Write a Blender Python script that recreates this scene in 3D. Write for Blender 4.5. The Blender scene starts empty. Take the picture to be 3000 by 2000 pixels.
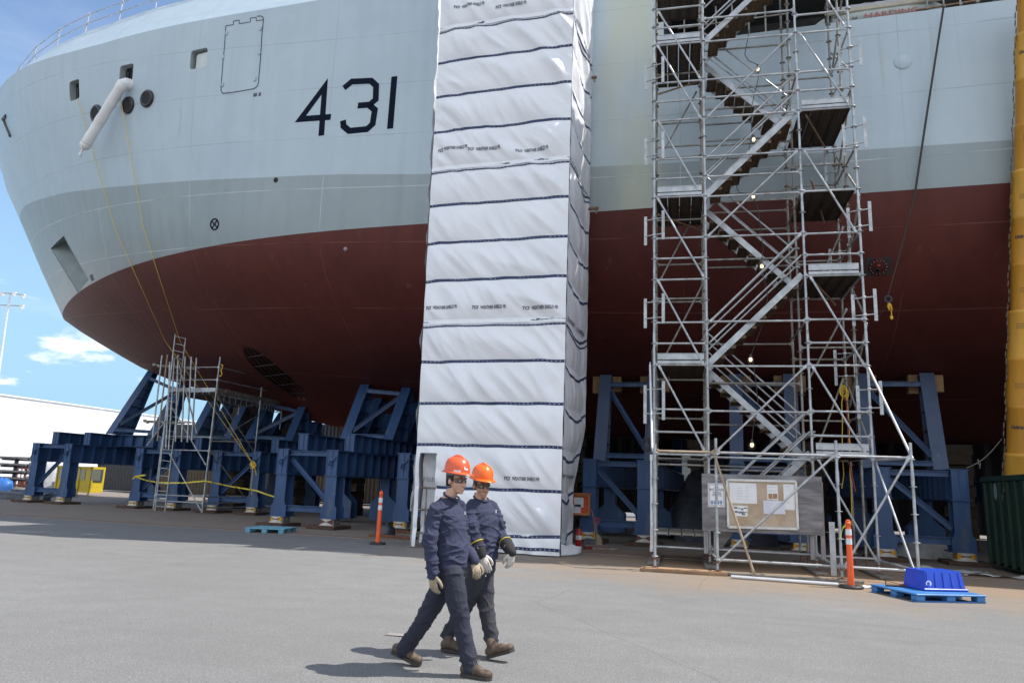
import bpy, math, random
import numpy as np
from mathutils import Vector, Matrix, noise
from mathutils.bvhtree import BVHTree
random.seed(7)
R = math.radians
sc = bpy.context.scene
col = sc.collection
# ------------------------------------------------------------------ camera solved from the photograph's vanishing points
FPX, CAMH = 2140.0, 1.62
_up = Vector((425, -10750, FPX)).normalized()
_xl = Vector((-7213, 141, FPX)); AX = -(_xl - _up*_xl.dot(_up)).normalized()
AY = _up.cross(AX)
if AY.z < 0: AY = -AY
CAM = Vector((0, 0, CAMH))
def ray(px, py):
    d = Vector(((px-1500)/FPX, (py-1000)/FPX, 1.0))
    return Vector((AX.dot(d), AY.dot(d), _up.dot(d)))
def PY(px, py, Y): d = ray(px, py); return CAM + d*(Y/d.y)
def PX(px, py, X): d = ray(px, py); return CAM + d*(X/d.x)
def PZ(px, py, z=0.0): d = ray(px, py); return CAM + d*((z-CAMH)/d.z)
def PP(px, py, p, n): d = ray(px, py); return CAM + d*((p-CAM).dot(n)/d.dot(n))
cam = bpy.data.objects.new('camera', bpy.data.cameras.new('camera')); col.objects.link(cam)
cam.data.sensor_width = 36; cam.data.lens = FPX/3000*36; cam.data.clip_end = 6000; cam.data.clip_start = .1
# cv camera axes in world space
ex = Vector((AX[0], AY[0], _up[0])); ey = Vector((AX[1], AY[1], _up[1])); ez = Vector((AX[2], AY[2], _up[2]))
cam.matrix_world = Matrix.Translation(CAM) @ Matrix((ex, -ey, -ez)).transposed().to_4x4()
sc.camera = cam
sc.view_settings.view_transform = 'Standard'; sc.view_settings.look = 'None'
sc.view_settings.exposure = 0.80; sc.view_settings.gamma = 1
# ------------------------------------------------------------------ light
SUN = Vector((.60, .175, 1.0)).normalized()
W = bpy.data.worlds.new('World'); sc.world = W; W.use_nodes = True
nt = W.node_tree; N = nt.nodes; L = nt.links; N.clear()
wo = N.new('ShaderNodeOutputWorld'); bg = N.new('ShaderNodeBackground'); sky = N.new('ShaderNodeTexSky')
sky.sky_type = 'NISHITA'; sky.sun_disc = False; sky.sun_elevation = math.asin(SUN.z)
sky.sun_rotation = math.atan2(SUN.x, SUN.y); sky.air_density = 1.0; sky.dust_density = .25; sky.ozone_density = 1.6
tc = N.new('ShaderNodeTexCoord'); mp = N.new('ShaderNodeMapping'); mp.inputs['Scale'].default_value = (1.0, 1.0, 3.2)
def wn(scale, det, lo, hi):
    n = N.new('ShaderNodeTexNoise'); n.inputs['Scale'].default_value = scale; n.inputs['Detail'].default_value = det
    n.inputs['Roughness'].default_value = .58
    L.new(mp.outputs[0], n.inputs['Vector']); r = N.new('ShaderNodeMapRange'); r.inputs[1].default_value = lo; r.inputs[2].default_value = hi
    r.interpolation_type = 'SMOOTHSTEP'
    L.new(n.outputs[0], r.inputs[0]); return r
L.new(tc.outputs['Generated'], mp.inputs[0])
n1 = wn(2.3, 8, .45, .80); n2 = wn(5.5, 9, .615, .70); n3 = wn(1.5, 8, .36, .58)
sx = N.new('ShaderNodeSeparateXYZ'); L.new(tc.outputs['Generated'], sx.inputs[0])
def mrg(src, f0, f1, smooth=True):
    q = N.new('ShaderNodeMapRange'); q.inputs[1].default_value = f0; q.inputs[2].default_value = f1
    if smooth: q.interpolation_type = 'SMOOTHSTEP'
    L.new(src, q.inputs[0]); return q.outputs[0]
def mth(op, a, b):
    q = N.new('ShaderNodeMath'); q.operation = op
    for i, v in enumerate((a, b)):
        if isinstance(v, (int, float)): q.inputs[i].default_value = v
        else: L.new(v, q.inputs[i])
    return q.outputs[0]
# small cumulus low over the horizon, thin veil above, and added unseen bright cloud behind the camera as fill light
cum = mth('MULTIPLY', n2.outputs[0], mrg(sx.outputs[2], .30, .05)); veil = mth('MULTIPLY', n1.outputs[0], .20)
fill_cloud = mth('MULTIPLY', mth('MULTIPLY', n3.outputs[0], mrg(sx.outputs[1], .15, -.35)), .92)
mxo = mth('MAXIMUM', mth('MAXIMUM', cum, veil), fill_cloud)
hm = mth('MULTIPLY', mrg(sx.outputs[2], .50, 0.0), .95)
hx = N.new('ShaderNodeMixRGB'); L.new(hm, hx.inputs[0]); L.new(sky.outputs[0], hx.inputs[1]); hx.inputs[2].default_value = (1.75, 3.1, 4.25, 1)
mix = N.new('ShaderNodeMixRGB'); L.new(mxo, mix.inputs[0]); L.new(hx.outputs[0], mix.inputs[1]); mix.inputs[2].default_value = (6.6, 6.7, 6.8, 1)
L.new(mix.outputs[0], bg.inputs[0]); bg.inputs[1].default_value = .125; L.new(bg.outputs[0], wo.inputs[0])
sl = bpy.data.lights.new('sun', 'SUN'); sl.energy = 3.6; sl.angle = R(.53); sl.color = (1.0, .95, .88)
so = bpy.data.objects.new('sun', sl); col.objects.link(so); so.rotation_euler = SUN.to_track_quat('Z', 'Y').to_euler(); so.location = (30, 10, 60)
# ------------------------------------------------------------------ materials
MATS = {}
def pm(name, c, c2=None, scale=3.0, rough=.5, metal=0.0, bump=0.0, bscale=60.0, stretch=(1,1,1), lo=.35, hi=.65, spec=.5, emit=None, chips=None):
    """painted / raw surface: two tones mixed by noise, a fine bump"""
    if name in MATS: return MATS[name]
    m = bpy.data.materials.new(name); m.use_nodes = True; t = m.node_tree; n = t.nodes; l = t.links
    p = n['Principled BSDF']; p.inputs['Roughness'].default_value = rough; p.inputs['Metallic'].default_value = metal
    p.inputs['Specular IOR Level'].default_value = spec
    c = tuple(c)+(1,); c2 = tuple(c2)+(1,) if c2 else tuple(x*.8 for x in c[:3])+(1,)
    co = n.new('ShaderNodeTexCoord'); ma = n.new('ShaderNodeMapping'); ma.inputs['Scale'].default_value = stretch
    l.new(co.outputs['Object'], ma.inputs[0])
    no = n.new('ShaderNodeTexNoise'); no.inputs['Scale'].default_value = scale; no.inputs['Detail'].default_value = 6; no.inputs['Roughness'].default_value = .6
    l.new(ma.outputs[0], no.inputs['Vector'])
    mr = n.new('ShaderNodeMapRange'); mr.inputs[1].default_value = lo; mr.inputs[2].default_value = hi; l.new(no.outputs[0], mr.inputs[0])
    mi = n.new('ShaderNodeMixRGB'); mi.inputs[1].default_value = c; mi.inputs[2].default_value = c2; l.new(mr.outputs[0], mi.inputs[0])
    out_ = mi.outputs[0]
    if chips:   # worn spots and runs: (colour, noise scale, threshold, strength)
        for cc_, sc2, th, k_, zs in chips:
            m3 = n.new('ShaderNodeMapping'); m3.inputs['Scale'].default_value = (1, 1, zs); l.new(co.outputs['Object'], m3.inputs[0])
            n3 = n.new('ShaderNodeTexNoise'); n3.inputs['Scale'].default_value = sc2; n3.inputs['Detail'].default_value = 7; n3.inputs['Roughness'].default_value = .65; l.new(m3.outputs[0], n3.inputs['Vector'])
            r3 = n.new('ShaderNodeMapRange'); r3.inputs[1].default_value = th; r3.inputs[2].default_value = th+.05; r3.inputs[4].default_value = k_; l.new(n3.outputs[0], r3.inputs[0])
            x3 = n.new('ShaderNodeMixRGB'); l.new(r3.outputs[0], x3.inputs[0]); l.new(out_, x3.inputs[1]); x3.inputs[2].default_value = tuple(cc_)+(1,); out_ = x3.outputs[0]
    l.new(out_, p.inputs['Base Color'])
    rr = n.new('ShaderNodeMapRange'); rr.inputs[3].default_value = max(.05, rough-.1); rr.inputs[4].default_value = min(1, rough+.12)
    l.new(no.outputs[0], rr.inputs[0]); l.new(rr.outputs[0], p.inputs['Roughness'])
    if bump:
        nb = n.new('ShaderNodeTexNoise'); nb.inputs['Scale'].default_value = bscale; nb.inputs['Detail'].default_value = 4
        l.new(ma.outputs[0], nb.inputs['Vector'])
        bu = n.new('ShaderNodeBump'); bu.inputs['Strength'].default_value = bump; bu.inputs['Distance'].default_value = .02
        l.new(nb.outputs[0], bu.inputs['Height']); l.new(bu.outputs[0], p.inputs['Normal'])
    if emit: p.inputs['Emission Color'].default_value = c; p.inputs['Emission Strength'].default_value = emit
    MATS[name] = m; return m
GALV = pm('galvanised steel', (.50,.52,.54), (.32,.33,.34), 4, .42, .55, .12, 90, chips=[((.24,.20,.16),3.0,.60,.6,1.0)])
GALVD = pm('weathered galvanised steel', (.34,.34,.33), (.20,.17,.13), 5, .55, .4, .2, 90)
RUSTP = pm('rusty tube', (.30,.21,.13), (.20,.11,.06), 6, .7, .2, .2, 90)
RUST = pm('rust', (.22,.09,.045), (.12,.05,.03), 9, .85, 0, .4, 60)
DECKU = pm('stained perforated decking', (.085,.058,.04), (.035,.027,.022), 2.5, .75, .1, .5, 120, (6,6,1))
TREAD = pm('stained stair treads', (.20,.135,.08), (.09,.06,.04), 3, .7, .15, .5, 120, (8,1,1))
ALU = pm('aluminium toe board', (.47,.49,.51), (.33,.35,.37), 4, .42, .6, .08, 60)
BLUE = pm('blue cradle paint', (.036,.090,.215), (.026,.060,.145), 2.2, .45, 0, .12, 30, (1,1,.35), .38, .70, chips=[((.11,.13,.17),1.6,.60,.5,.25),((.10,.05,.03),5.0,.655,.8,.6)])
BLUED = pm('dusty blue cradle paint', (.085,.12,.20), (.06,.09,.165), 1.1, .55, 0, .06, 30, chips=[((.17,.19,.23),1.8,.58,.45,.25),((.10,.05,.03),5.0,.66,.8,.6)])
WOODP = pm('packing timber', (.36,.22,.11), (.24,.14,.07), 2, .75, 0, .3, 40, (1,8,1))
BLACK = pm('black rubber', (.018,.018,.02), (.03,.03,.032), 6, .5, 0, .1)
DARK = pm('dark interior', (.012,.013,.015), (.02,.02,.022), 2, .8)
WHITE = pm('white paint', (.78,.78,.76), (.66,.65,.62), 3, .45)
YEL = pm('yellow paint', (.72,.43,.03), (.60,.34,.03), 4, .5, 0, .1)
YELR = pm('yellow rope', (.80,.58,.08), (.62,.42,.05), 40, .8)
PAPER = pm('paper', (.80,.81,.83), (.72,.73,.76), 2, .8)
INK = pm('print ink', (.03,.035,.05), (.05,.05,.07), 6, .7)
NAVY = pm('navy lettering', (.004,.008,.020), (.006,.011,.026), 2, .85, spec=.12)
# ------------------------------------------------------------------ mesh builder
class MB:
    def __init__(s): s.v = []; s.f = []; s.sm = []
    def add(s, vs, fs, smooth=False):
        o = len(s.v); s.v += [Vector(v) for v in vs]; s.f += [tuple(i+o for i in f) for f in fs]; s.sm += [smooth]*len(fs); return s
    def box(s, c, d, M=None):
        c = Vector(c); h = Vector(d)/2; vs = []
        for i in (-1,1):
            for j in (-1,1):
                for k in (-1,1):
                    v = Vector((i*h.x, j*h.y, k*h.z)); vs.append(c + (M @ v if M else v))
        return s.add(vs, [(0,1,3,2),(4,6,7,5),(0,4,5,1),(2,3,7,6),(0,2,6,4),(1,5,7,3)])
    def bbox(s, c, d, b, M=None):
        """box with chamfered edges"""
        c = Vector(c); h = Vector(d)/2; n = []; fs = []
        for i in (-1,1):
            for j in (-1,1):
                for k in (-1,1):
                    for a in range(3):
                        v = [i*(h.x-b), j*(h.y-b), k*(h.z-b)]; v[a] = (i,j,k)[a]*h[a]
                        v = Vector(v); n.append(c + (M @ v if M else v))
        import itertools
        key = {}
        q = 0
        for i in (-1,1):
            for j in (-1,1):
                for k in (-1,1):
                    for a in range(3): key[(i,j,k,a)] = q; q += 1
        for a in range(3):
            o = [x for x in range(3) if x != a]
            for sg in (-1,1):
                f = []
                for (p, r) in ((-1,-1),(1,-1),(1,1),(-1,1)):
                    t = [0,0,0]; t[a] = sg; t[o[0]] = p; t[o[1]] = r; f.append(key[(*t, a)])
                fs.append(tuple(f))
        for a in range(3):
            o = [x for x in range(3) if x != a]
            for p in (-1,1):
                for r in (-1,1):
                    t = [0,0,0]; t[o[0]] = p; t[o[1]] = r
                    t[a] = -1; A = tuple(t); t[a] = 1; B = tuple(t)
                    fs.append((key[(*A,o[0])], key[(*A,o[1])], key[(*B,o[1])], key[(*B,o[0])]))
        for i in (-1,1):
            for j in (-1,1):
                for k in (-1,1): fs.append(tuple(key[(i,j,k,a)] for a in range(3)))
        return s.add(n, fs)
    def frame(s, p0, p1, up=(0,0,1)):
        p0 = Vector(p0); p1 = Vector(p1); z = (p1-p0).normalized(); u = Vector(up)
        if abs(z.dot(u)) > .98: u = Vector((1,0,0)) if abs(z.x) < .9 else Vector((0,1,0))
        x = u.cross(z).normalized(); y = z.cross(x); return p0, p1, x, y, z
    def beam(s, p0, p1, w, h, up=(0,0,1)):
        """box between two points; w across, h along 'up'"""
        p0, p1, x, y, z = s.frame(p0, p1, up)
        vs = [p + x*(a*w/2) + y*(b*h/2) for p in (p0, p1) for a, b in ((-1,-1),(1,-1),(1,1),(-1,1))]
        return s.add(vs, [(3,2,1,0),(4,5,6,7),(0,1,5,4),(1,2,6,5),(2,3,7,6),(3,0,4,7)])
    def ibeam(s, p0, p1, w, h, t=.03, up=(0,0,1), st=0):
        p0, p1, x, y, z = s.frame(p0, p1, up)
        s.beam(p0+y*(h/2-t/2), p1+y*(h/2-t/2), w, t, up); s.beam(p0-y*(h/2-t/2), p1-y*(h/2-t/2), w, t, up)
        s.beam(p0, p1, t, h-2*t-.002, up)
        if st:
            n = max(1, int((p1-p0).length/st)); Ln = (p1-p0).length
            for i in range(n+1):
                c = p0 + z*(min(Ln-.02, max(.02, i*Ln/n)))
                s.beam(c-z*.008, c+z*.008, w-.03, h-2*t-.004, up)
        return s
    def tube(s, p0, p1, r, n=8, r1=None, cap=True):
        p0, p1, x, y, z = s.frame(p0, p1); r1 = r if r1 is None else r1; vs = []
        for p, q in ((p0, r), (p1, r1)):
            for i in range(n):
                a = 2*math.pi*i/n; vs.append(p + x*(q*math.cos(a)) + y*(q*math.sin(a)))
        s.add(vs, [(i, (i+1)%n, n+(i+1)%n, n+i) for i in range(n)], True)
        if cap: s.add(vs, [tuple(range(n-1,-1,-1)), tuple(range(n, 2*n))])
        return s
    def path(s, pts, r, n=6, rad=None):
        pts = [Vector(p) for p in pts]; vs = []; m = len(pts); X = None
        for i, p in enumerate(pts):
            z = (pts[min(i+1,m-1)]-pts[max(i-1,0)]).normalized()
            if X is None:
                u = Vector((0,0,1)) if abs(z.z) < .9 else Vector((0,1,0)); X = u.cross(z).normalized()
            X = (X - z*X.dot(z)).normalized(); y = z.cross(X); q = rad[i] if rad else r
            for k in range(n):
                a = 2*math.pi*k/n; vs.append(p + X*(q*math.cos(a)) + y*(q*math.sin(a)))
        fs = [(i*n+k, i*n+(k+1)%n, (i+1)*n+(k+1)%n, (i+1)*n+k) for i in range(m-1) for k in range(n)]
        s.add(vs, fs, True); s.add(vs[:n], [tuple(range(n-1,-1,-1))]); s.add(vs[-n:], [tuple(range(n))]); return s
    def lathe(s, prof, c=(0,0,0), n=16, M=None, sx=1, sy=1):
        c = Vector(c); vs = []
        for r, z in prof:
            for i in range(n):
                a = 2*math.pi*i/n; v = Vector((r*sx*math.cos(a), r*sy*math.sin(a), z)); vs.append(c + (M @ v if M else v))
        m = len(prof)
        fs = [(j*n+i, j*n+(i+1)%n, (j+1)*n+(i+1)%n, (j+1)*n+i) for j in range(m-1) for i in range(n)]
        s.add(vs, fs, True); s.add(vs[:n], [tuple(range(n-1,-1,-1))]); s.add(vs[-n:], [tuple(range(n))]); return s
    def ball(s, c, r, n=12, M=None):
        r = Vector((r,r,r)) if not hasattr(r, '__len__') else Vector(r); c = Vector(c); vs = []; m = n//2
        for j in range(m+1):
            t = math.pi*j/m
            for i in range(n):
                a = 2*math.pi*i/n; v = Vector((r.x*math.sin(t)*math.cos(a), r.y*math.sin(t)*math.sin(a), -r.z*math.cos(t))); vs.append(c + (M @ v if M else v))
        return s.add(vs, [(j*n+i, j*n+(i+1)%n, (j+1)*n+(i+1)%n, (j+1)*n+i) for j in range(m) for i in range(n)], True)
    def torus(s, c, M, R0, r, n=20, k=8, sx=1, sy=1):
        c = Vector(c); vs = []
        for i in range(n):
            a = 2*math.pi*i/n
            for j in range(k):
                b = 2*math.pi*j/k; q = R0 + r*math.cos(b); vs.append(c + M @ Vector((q*math.cos(a)*sx, q*math.sin(a)*sy, r*math.sin(b))))
        return s.add(vs, [(i*k+j, ((i+1)%n)*k+j, ((i+1)%n)*k+(j+1)%k, i*k+(j+1)%k) for i in range(n) for j in range(k)], True)
    def prism(s, poly, o, ux, uy, t):
        """2d polygon in plane (o,ux,uy), thickness t along the normal (both ways half)"""
        o = Vector(o); ux = Vector(ux); uy = Vector(uy); nn = ux.cross(uy).normalized(); m = len(poly)
        vs = [o + ux*a + uy*b + nn*(t/2) for a, b in poly] + [o + ux*a + uy*b - nn*(t/2) for a, b in poly]
        return s.add(vs, [tuple(range(m)), tuple(range(2*m-1, m-1, -1))] + [(i, m+i, m+(i+1)%m, (i+1)%m) for i in range(m)])
    def build(s, name, mat, parent=None, base=None):
        me = bpy.data.meshes.new(name)
        off = parent_loc(parent) if parent is not None else (Vector(base) if base is not None else Vector((0,0,0)))
        me.from_pydata([tuple(v-off) for v in s.v], [], s.f)
        me.polygons.foreach_set('use_smooth', s.sm); me.validate(); me.update()
        o = bpy.data.objects.new(name, me); col.objects.link(o)
        for mm in (mat if isinstance(mat, (list, tuple)) else [mat]): me.materials.append(mm)
        if parent is not None: o.parent = parent; WLOC[o.name] = off
        else: o.location = off; WLOC[o.name] = off
        return o
WLOC = {}
def parent_loc(p): return WLOC.get(p.name, Vector((0,0,0)))
def tag(o, label, cat, group=None, kind=None):
    o['label'] = label; o['category'] = cat
    if group: o['group'] = group
    if kind: o['kind'] = kind
    return o
def thing(name, label, cat, loc=(0,0,0), group=None):
    o = bpy.data.objects.new(name, None); col.objects.link(o); o.location = Vector(loc); o.empty_display_size = .2
    WLOC[o.name] = Vector(loc); return tag(o, label, cat, group)
def struct(o): o['kind'] = 'structure'; return o
def remesh(o, vox, smooth=4, fac=.5):
    a = o.modifiers.new('r', 'REMESH'); a.mode = 'VOXEL'; a.voxel_size = vox; a.use_smooth_shade = True
    b = o.modifiers.new('s', 'SMOOTH'); b.factor = fac; b.iterations = smooth
    dg = bpy.context.evaluated_depsgraph_get(); me = bpy.data.meshes.new_from_object(o.evaluated_get(dg))
    mm = list(o.data.materials); o.modifiers.clear(); o.data = me
    me.materials.clear()
    for m in mm: me.materials.append(m)
    me.polygons.foreach_set('use_smooth', [True]*len(me.polygons)); return o
def text2d(body, size, shear=0.0, bold=0.0, w=1.0):
    cu = bpy.data.curves.new('t', 'FONT'); cu.body = body; cu.size = size; cu.shear = shear; cu.offset = bold; cu.resolution_u = 2
    ob = bpy.data.objects.new('t', cu); col.objects.link(ob)
    dg = bpy.context.evaluated_depsgraph_get(); dg.update()
    me = bpy.data.meshes.new_from_object(ob.evaluated_get(dg))
    vs = [(v.co.x*w, v.co.y) for v in me.vertices]; fs = [tuple(p.vertices) for p in me.polygons]
    bpy.data.objects.remove(ob); bpy.data.curves.remove(cu); bpy.data.meshes.remove(me); return vs, fs
def text_on(mb, body, size, o, ux, uy, off=.0, **k):
    vs, fs = text2d(body, size, **k); o = Vector(o); ux = Vector(ux); uy = Vector(uy)
    mb.add([o + ux*a + uy*b for a, b in vs], fs)
    return max([v[0] for v in vs] or [0])
# ------------------------------------------------------------------ ground
def ground_mat(name, c1, c2, stain, brown=0.0, cracks=True):
    m = bpy.data.materials.new(name); m.use_nodes = True; t = m.node_tree; n = t.nodes; l = t.links; p = n['Principled BSDF']
    co = n.new('ShaderNodeTexCoord')
    def nz(sc_, det, lo, hi, rough=.6):
        a = n.new('ShaderNodeTexNoise'); a.inputs['Scale'].default_value = sc_; a.inputs['Detail'].default_value = det; a.inputs['Roughness'].default_value = rough
        l.new(co.outputs['Object'], a.inputs['Vector']); b = n.new('ShaderNodeMapRange'); b.inputs[1].default_value = lo; b.inputs[2].default_value = hi
        l.new(a.outputs[0], b.inputs[0]); return a, b
    def mixc(f, a, b, k=None):
        x = n.new('ShaderNodeMixRGB')
        if k is not None:
            q = n.new('ShaderNodeMath'); q.operation = 'MULTIPLY'; q.inputs[1].default_value = k; l.new(f, q.inputs[0]); f = q.outputs[0]
        l.new(f, x.inputs[0])
        for i, s in ((1, a), (2, b)):
            if isinstance(s, tuple): x.inputs[i].default_value = s+(1,)
            else: l.new(s, x.inputs[i])
        return x.outputs[0]
    _, big = nz(.22, 5, .38, .62); _, mid = nz(1.7, 6, .4, .62); gn, gr = nz(55, 4, .38, .62, .75)
    _, sp = nz(70, 2, .60, .68); _, sd_ = nz(38, 3, .58, .70)
    cc = mixc(big.outputs[0], c1, c2); cc = mixc(mid.outputs[0], cc, stain, .38); _, g14 = nz(13, 4, .30, .70, .7); cc = mixc(g14.outputs[0], cc, tuple(x*.62 for x in c1), .55); _, oil = nz(.55, 7, .60, .70); cc = mixc(oil.outputs[0], cc, tuple(x*.55 for x in c1), .42)
    # aggregate speckle
    cc = mixc(gr.outputs[0], cc, tuple(x*.42 for x in c1), .85); cc = mixc(sd_.outputs[0], cc, tuple(x*.45 for x in c1), .5); cc = mixc(sp.outputs[0], cc, (.42,.41,.40), .6)
    if brown:
        sx = n.new('ShaderNodeSeparateXYZ'); l.new(co.outputs['Object'], sx.inputs[0])
        # brown dust trodden out from under the ship, between the tarp and the big scaffold
        dx = n.new('ShaderNodeMath'); dx.operation = 'MULTIPLY_ADD'; dx.inputs[1].default_value = .105; dx.inputs[2].default_value = -.15; l.new(sx.outputs[0], dx.inputs[0])
        dy = n.new('ShaderNodeMath'); dy.operation = 'MULTIPLY_ADD'; dy.inputs[1].default_value = .22; dy.inputs[2].default_value = -3.95; l.new(sx.outputs[1], dy.inputs[0])
        vx = n.new('ShaderNodeCombineXYZ'); l.new(dx.outputs[0], vx.inputs[0]); l.new(dy.outputs[0], vx.inputs[1])
        le = n.new('ShaderNodeVectorMath'); le.operation = 'LENGTH'; l.new(vx.outputs[0], le.inputs[0])
        wa, wb = nz(.6, 6, .2, .8); ad = n.new('ShaderNodeMath'); ad.operation = 'MULTIPLY_ADD'; ad.inputs[1].default_value = 1.1; l.new(wa.outputs[0], ad.inputs[0]); l.new(le.outputs[1] if len(le.outputs) > 1 else le.outputs[0], ad.inputs[2])
        mr = n.new('ShaderNodeMapRange'); mr.inputs[1].default_value = 1.7; mr.inputs[2].default_value = .75; l.new(ad.outputs[0], mr.inputs[0])
        cc = mixc(mr.outputs[0], cc, (.27,.18,.105), brown)
    # tyre marks / drag streaks along the quay
    ms = n.new('ShaderNodeMapping'); ms.inputs['Scale'].default_value = (.12, 2.2, 1); ms.inputs['Rotation'].default_value = (0,0,R(6)); l.new(co.outputs['Object'], ms.inputs[0])
    st = n.new('ShaderNodeTexNoise'); st.inputs['Scale'].default_value = 1.4; st.inputs['Detail'].default_value = 4; l.new(ms.outputs[0], st.inputs['Vector'])
    sr = n.new('ShaderNodeMapRange'); sr.inputs[1].default_value = .56; sr.inputs[2].default_value = .72; l.new(st.outputs[0], sr.inputs[0])
    cc = mixc(sr.outputs[0], cc, tuple(x*.62 for x in c1), .5)
    if cracks:
        vo = n.new('ShaderNodeTexVoronoi'); vo.feature = 'DISTANCE_TO_EDGE'; vo.inputs['Scale'].default_value = .16
        wv = n.new('ShaderNodeTexNoise'); wv.inputs['Scale'].default_value = 1.1; wv.inputs['Detail'].default_value = 5; l.new(co.outputs['Object'], wv.inputs['Vector'])
        av = n.new('ShaderNodeMixRGB'); av.inputs[0].default_value = .22; l.new(co.outputs['Object'], av.inputs[1]); l.new(wv.outputs['Color'], av.inputs[2]); l.new(av.outputs[0], vo.inputs['Vector'])
        vr = n.new('ShaderNodeMapRange'); vr.inputs[1].default_value = .0010; vr.inputs[2].default_value = .0004; l.new(vo.outputs[0], vr.inputs[0])
        cc = mixc(vr.outputs[0], cc, (.06,.058,.055), .5)
    l.new(cc, p.inputs['Base Color']); p.inputs['Roughness'].default_value = .86; p.inputs['Specular IOR Level'].default_value = .3
    bu = n.new('ShaderNodeBump'); bu.inputs['Strength'].default_value = .55; bu.inputs['Distance'].default_value = .012; l.new(gn.outputs[0], bu.inputs['Height']); l.new(bu.outputs[0], p.inputs['Normal'])
    return m
g = MB(); S = 2500
g.add([(-S,-S,0),(S,-S,0),(S,S,0),(-S,S,0)], [(0,1,2,3)])
struct(g.build('ground', ground_mat('asphalt', (.255,.253,.249), (.31,.308,.303), (.19,.186,.180), .9)))
g = MB(); g.add([(-95,19.95,.004),(60,19.95,.004),(60,48,.004),(-95,48,.004)], [(0,1,2,3)])
struct(g.build('yard_pavement', ground_mat('worn concrete apron', (.34,.29,.25), (.27,.225,.19), (.20,.155,.12), .8, False)))
# crane rail let into the ground
t = thing('crane_rail', 'long rusty steel rail let into the ground between the asphalt and the ship apron', 'rail', (-10,19.8,0))
g = MB(); g.box((-15,19.82,.006),(150,.055,.02)); g.build('railhead', RUST, t)
g = MB(); g.box((-15,19.755,.003),(150,.05,.006)); g.box((-15,19.9,.003),(150,.06,.006)); g.build('flange_groove', pm('groove dirt', (.035,.028,.022)), t)
g = MB(); g.box((-15,19.68,.004),(150,.08,.012)); g.build('edge_strip', pm('rail concrete edge', (.30,.27,.24), (.22,.19,.16), 2, .8, 0, .2), t)
# ------------------------------------------------------------------ ship
YC, BEAM = 32.0, 11.0
ship = thing('ship', 'large grey naval ship numbered 431 with dark red bottom, propped on blue cradles', 'ship', (0, YC, 0))
def it(tab, z):
    if z <= tab[0][0]: return tab[0][1]
    for (a, b), (c, d) in zip(tab, tab[1:]):
        if z <= c: return b + (d-b)*(z-a)/(c-a)
    return tab[-1][1]
XS = [(3.9,-17.0),(4.3,-19.3),(4.8,-21.5),(5.3,-23.4),(5.8,-25.6),(6.3,-28),(7.1,-30.5),(8.2,-33.0),(9.3,-35.3),(10,-36.6),(11,-37.5),(12.5,-38.5),(14,-39.5),(17.5,-42),(20.4,-43.4)]
BT = [(3.9,.25),(4.2,1.0),(4.6,2.0),(5.0,3.0),(5.4,4.1),(5.7,5.1),(5.95,6.3),(6.3,7.4),(6.7,8.3),(7.2,9.1),(7.8,9.85),(8.6,10.5),(9.3,10.85),(10,11.0),(25,11.0)]
LT = [(3.9,12),(5.1,15),(6.3,20),(8,24),(10,25.5),(25,25.5)]
PT = [(5.1,1.6),(7,1.85),(10,2.16),(13,2.32),(16,2.5),(19,2.7),(25,2.75)]
XEND = 34.0
def halfb(X, z):
    xs = it(XS, z); t = (X-xs)/it(LT, z)
    if t <= 0: return 0.0
    t = min(1, t); p = it(PT, z); b = it(BT, z)
    g_ = 1-(1-t)**p
    nose = .55*math.sqrt(max(0, min(1, t/.06)))*max(0, 1-t/.35) if z > 6.2 else 0
    return min(b, b*g_ + nose*.5)
def zgrey(X): return it([(-42,16.1),(-35.3,15.06),(-31.4,14.33),(-28.5,13.85),(-26.4,13.48),(-23.4,13.03),(-20.5,12.68),(-18.2,12.44),(-16.1,12.24),(-12.8,12.03),(-9.5,11.74),(-2,11.4),(3.6,11.29),(7.5,11.2),(60,11.0)], X)
def zkn(X): return it([(-42,20.7),(-34,20.2),(-31,19.85),(-29.2,19.58),(-27,19.3),(-25,19.15),(-13,19.1),(60,19.1)], X)
ZB = 15.35; XB = -1.75
low = [3.9,4.2,4.6,5.0,5.4,5.7,5.95,6.3,6.7,7.2,7.8,8.6,9.3,10.0]
def rows(X):
    zg, zk = zgrey(X), zkn(X); r = list(low)
    r += [10+(zg-10)*i/2 for i in (1,2)]
    r += [zg+(ZB-zg)*i/3 for i in (1,2,3)]
    r += [ZB+(zk-ZB)*i/5 for i in (1,2,3,4,5)]
    return r
NC = 120
Ss = [ (i/NC)**1.7 for i in range(NC+1)]
verts = []; faces = []; fm = []
NR = len(rows(0))
cols_ = []
for s_ in Ss:
    c = []
    for j in range(NR):
        X = -35 + s_*(XEND+35); 
        for _ in range(6):
            z = rows(X)[j]; X = it(XS, z) + s_*(XEND-it(XS, z))
        c.append((X, z, halfb(X, z)))
    cols_.append(c)
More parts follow.
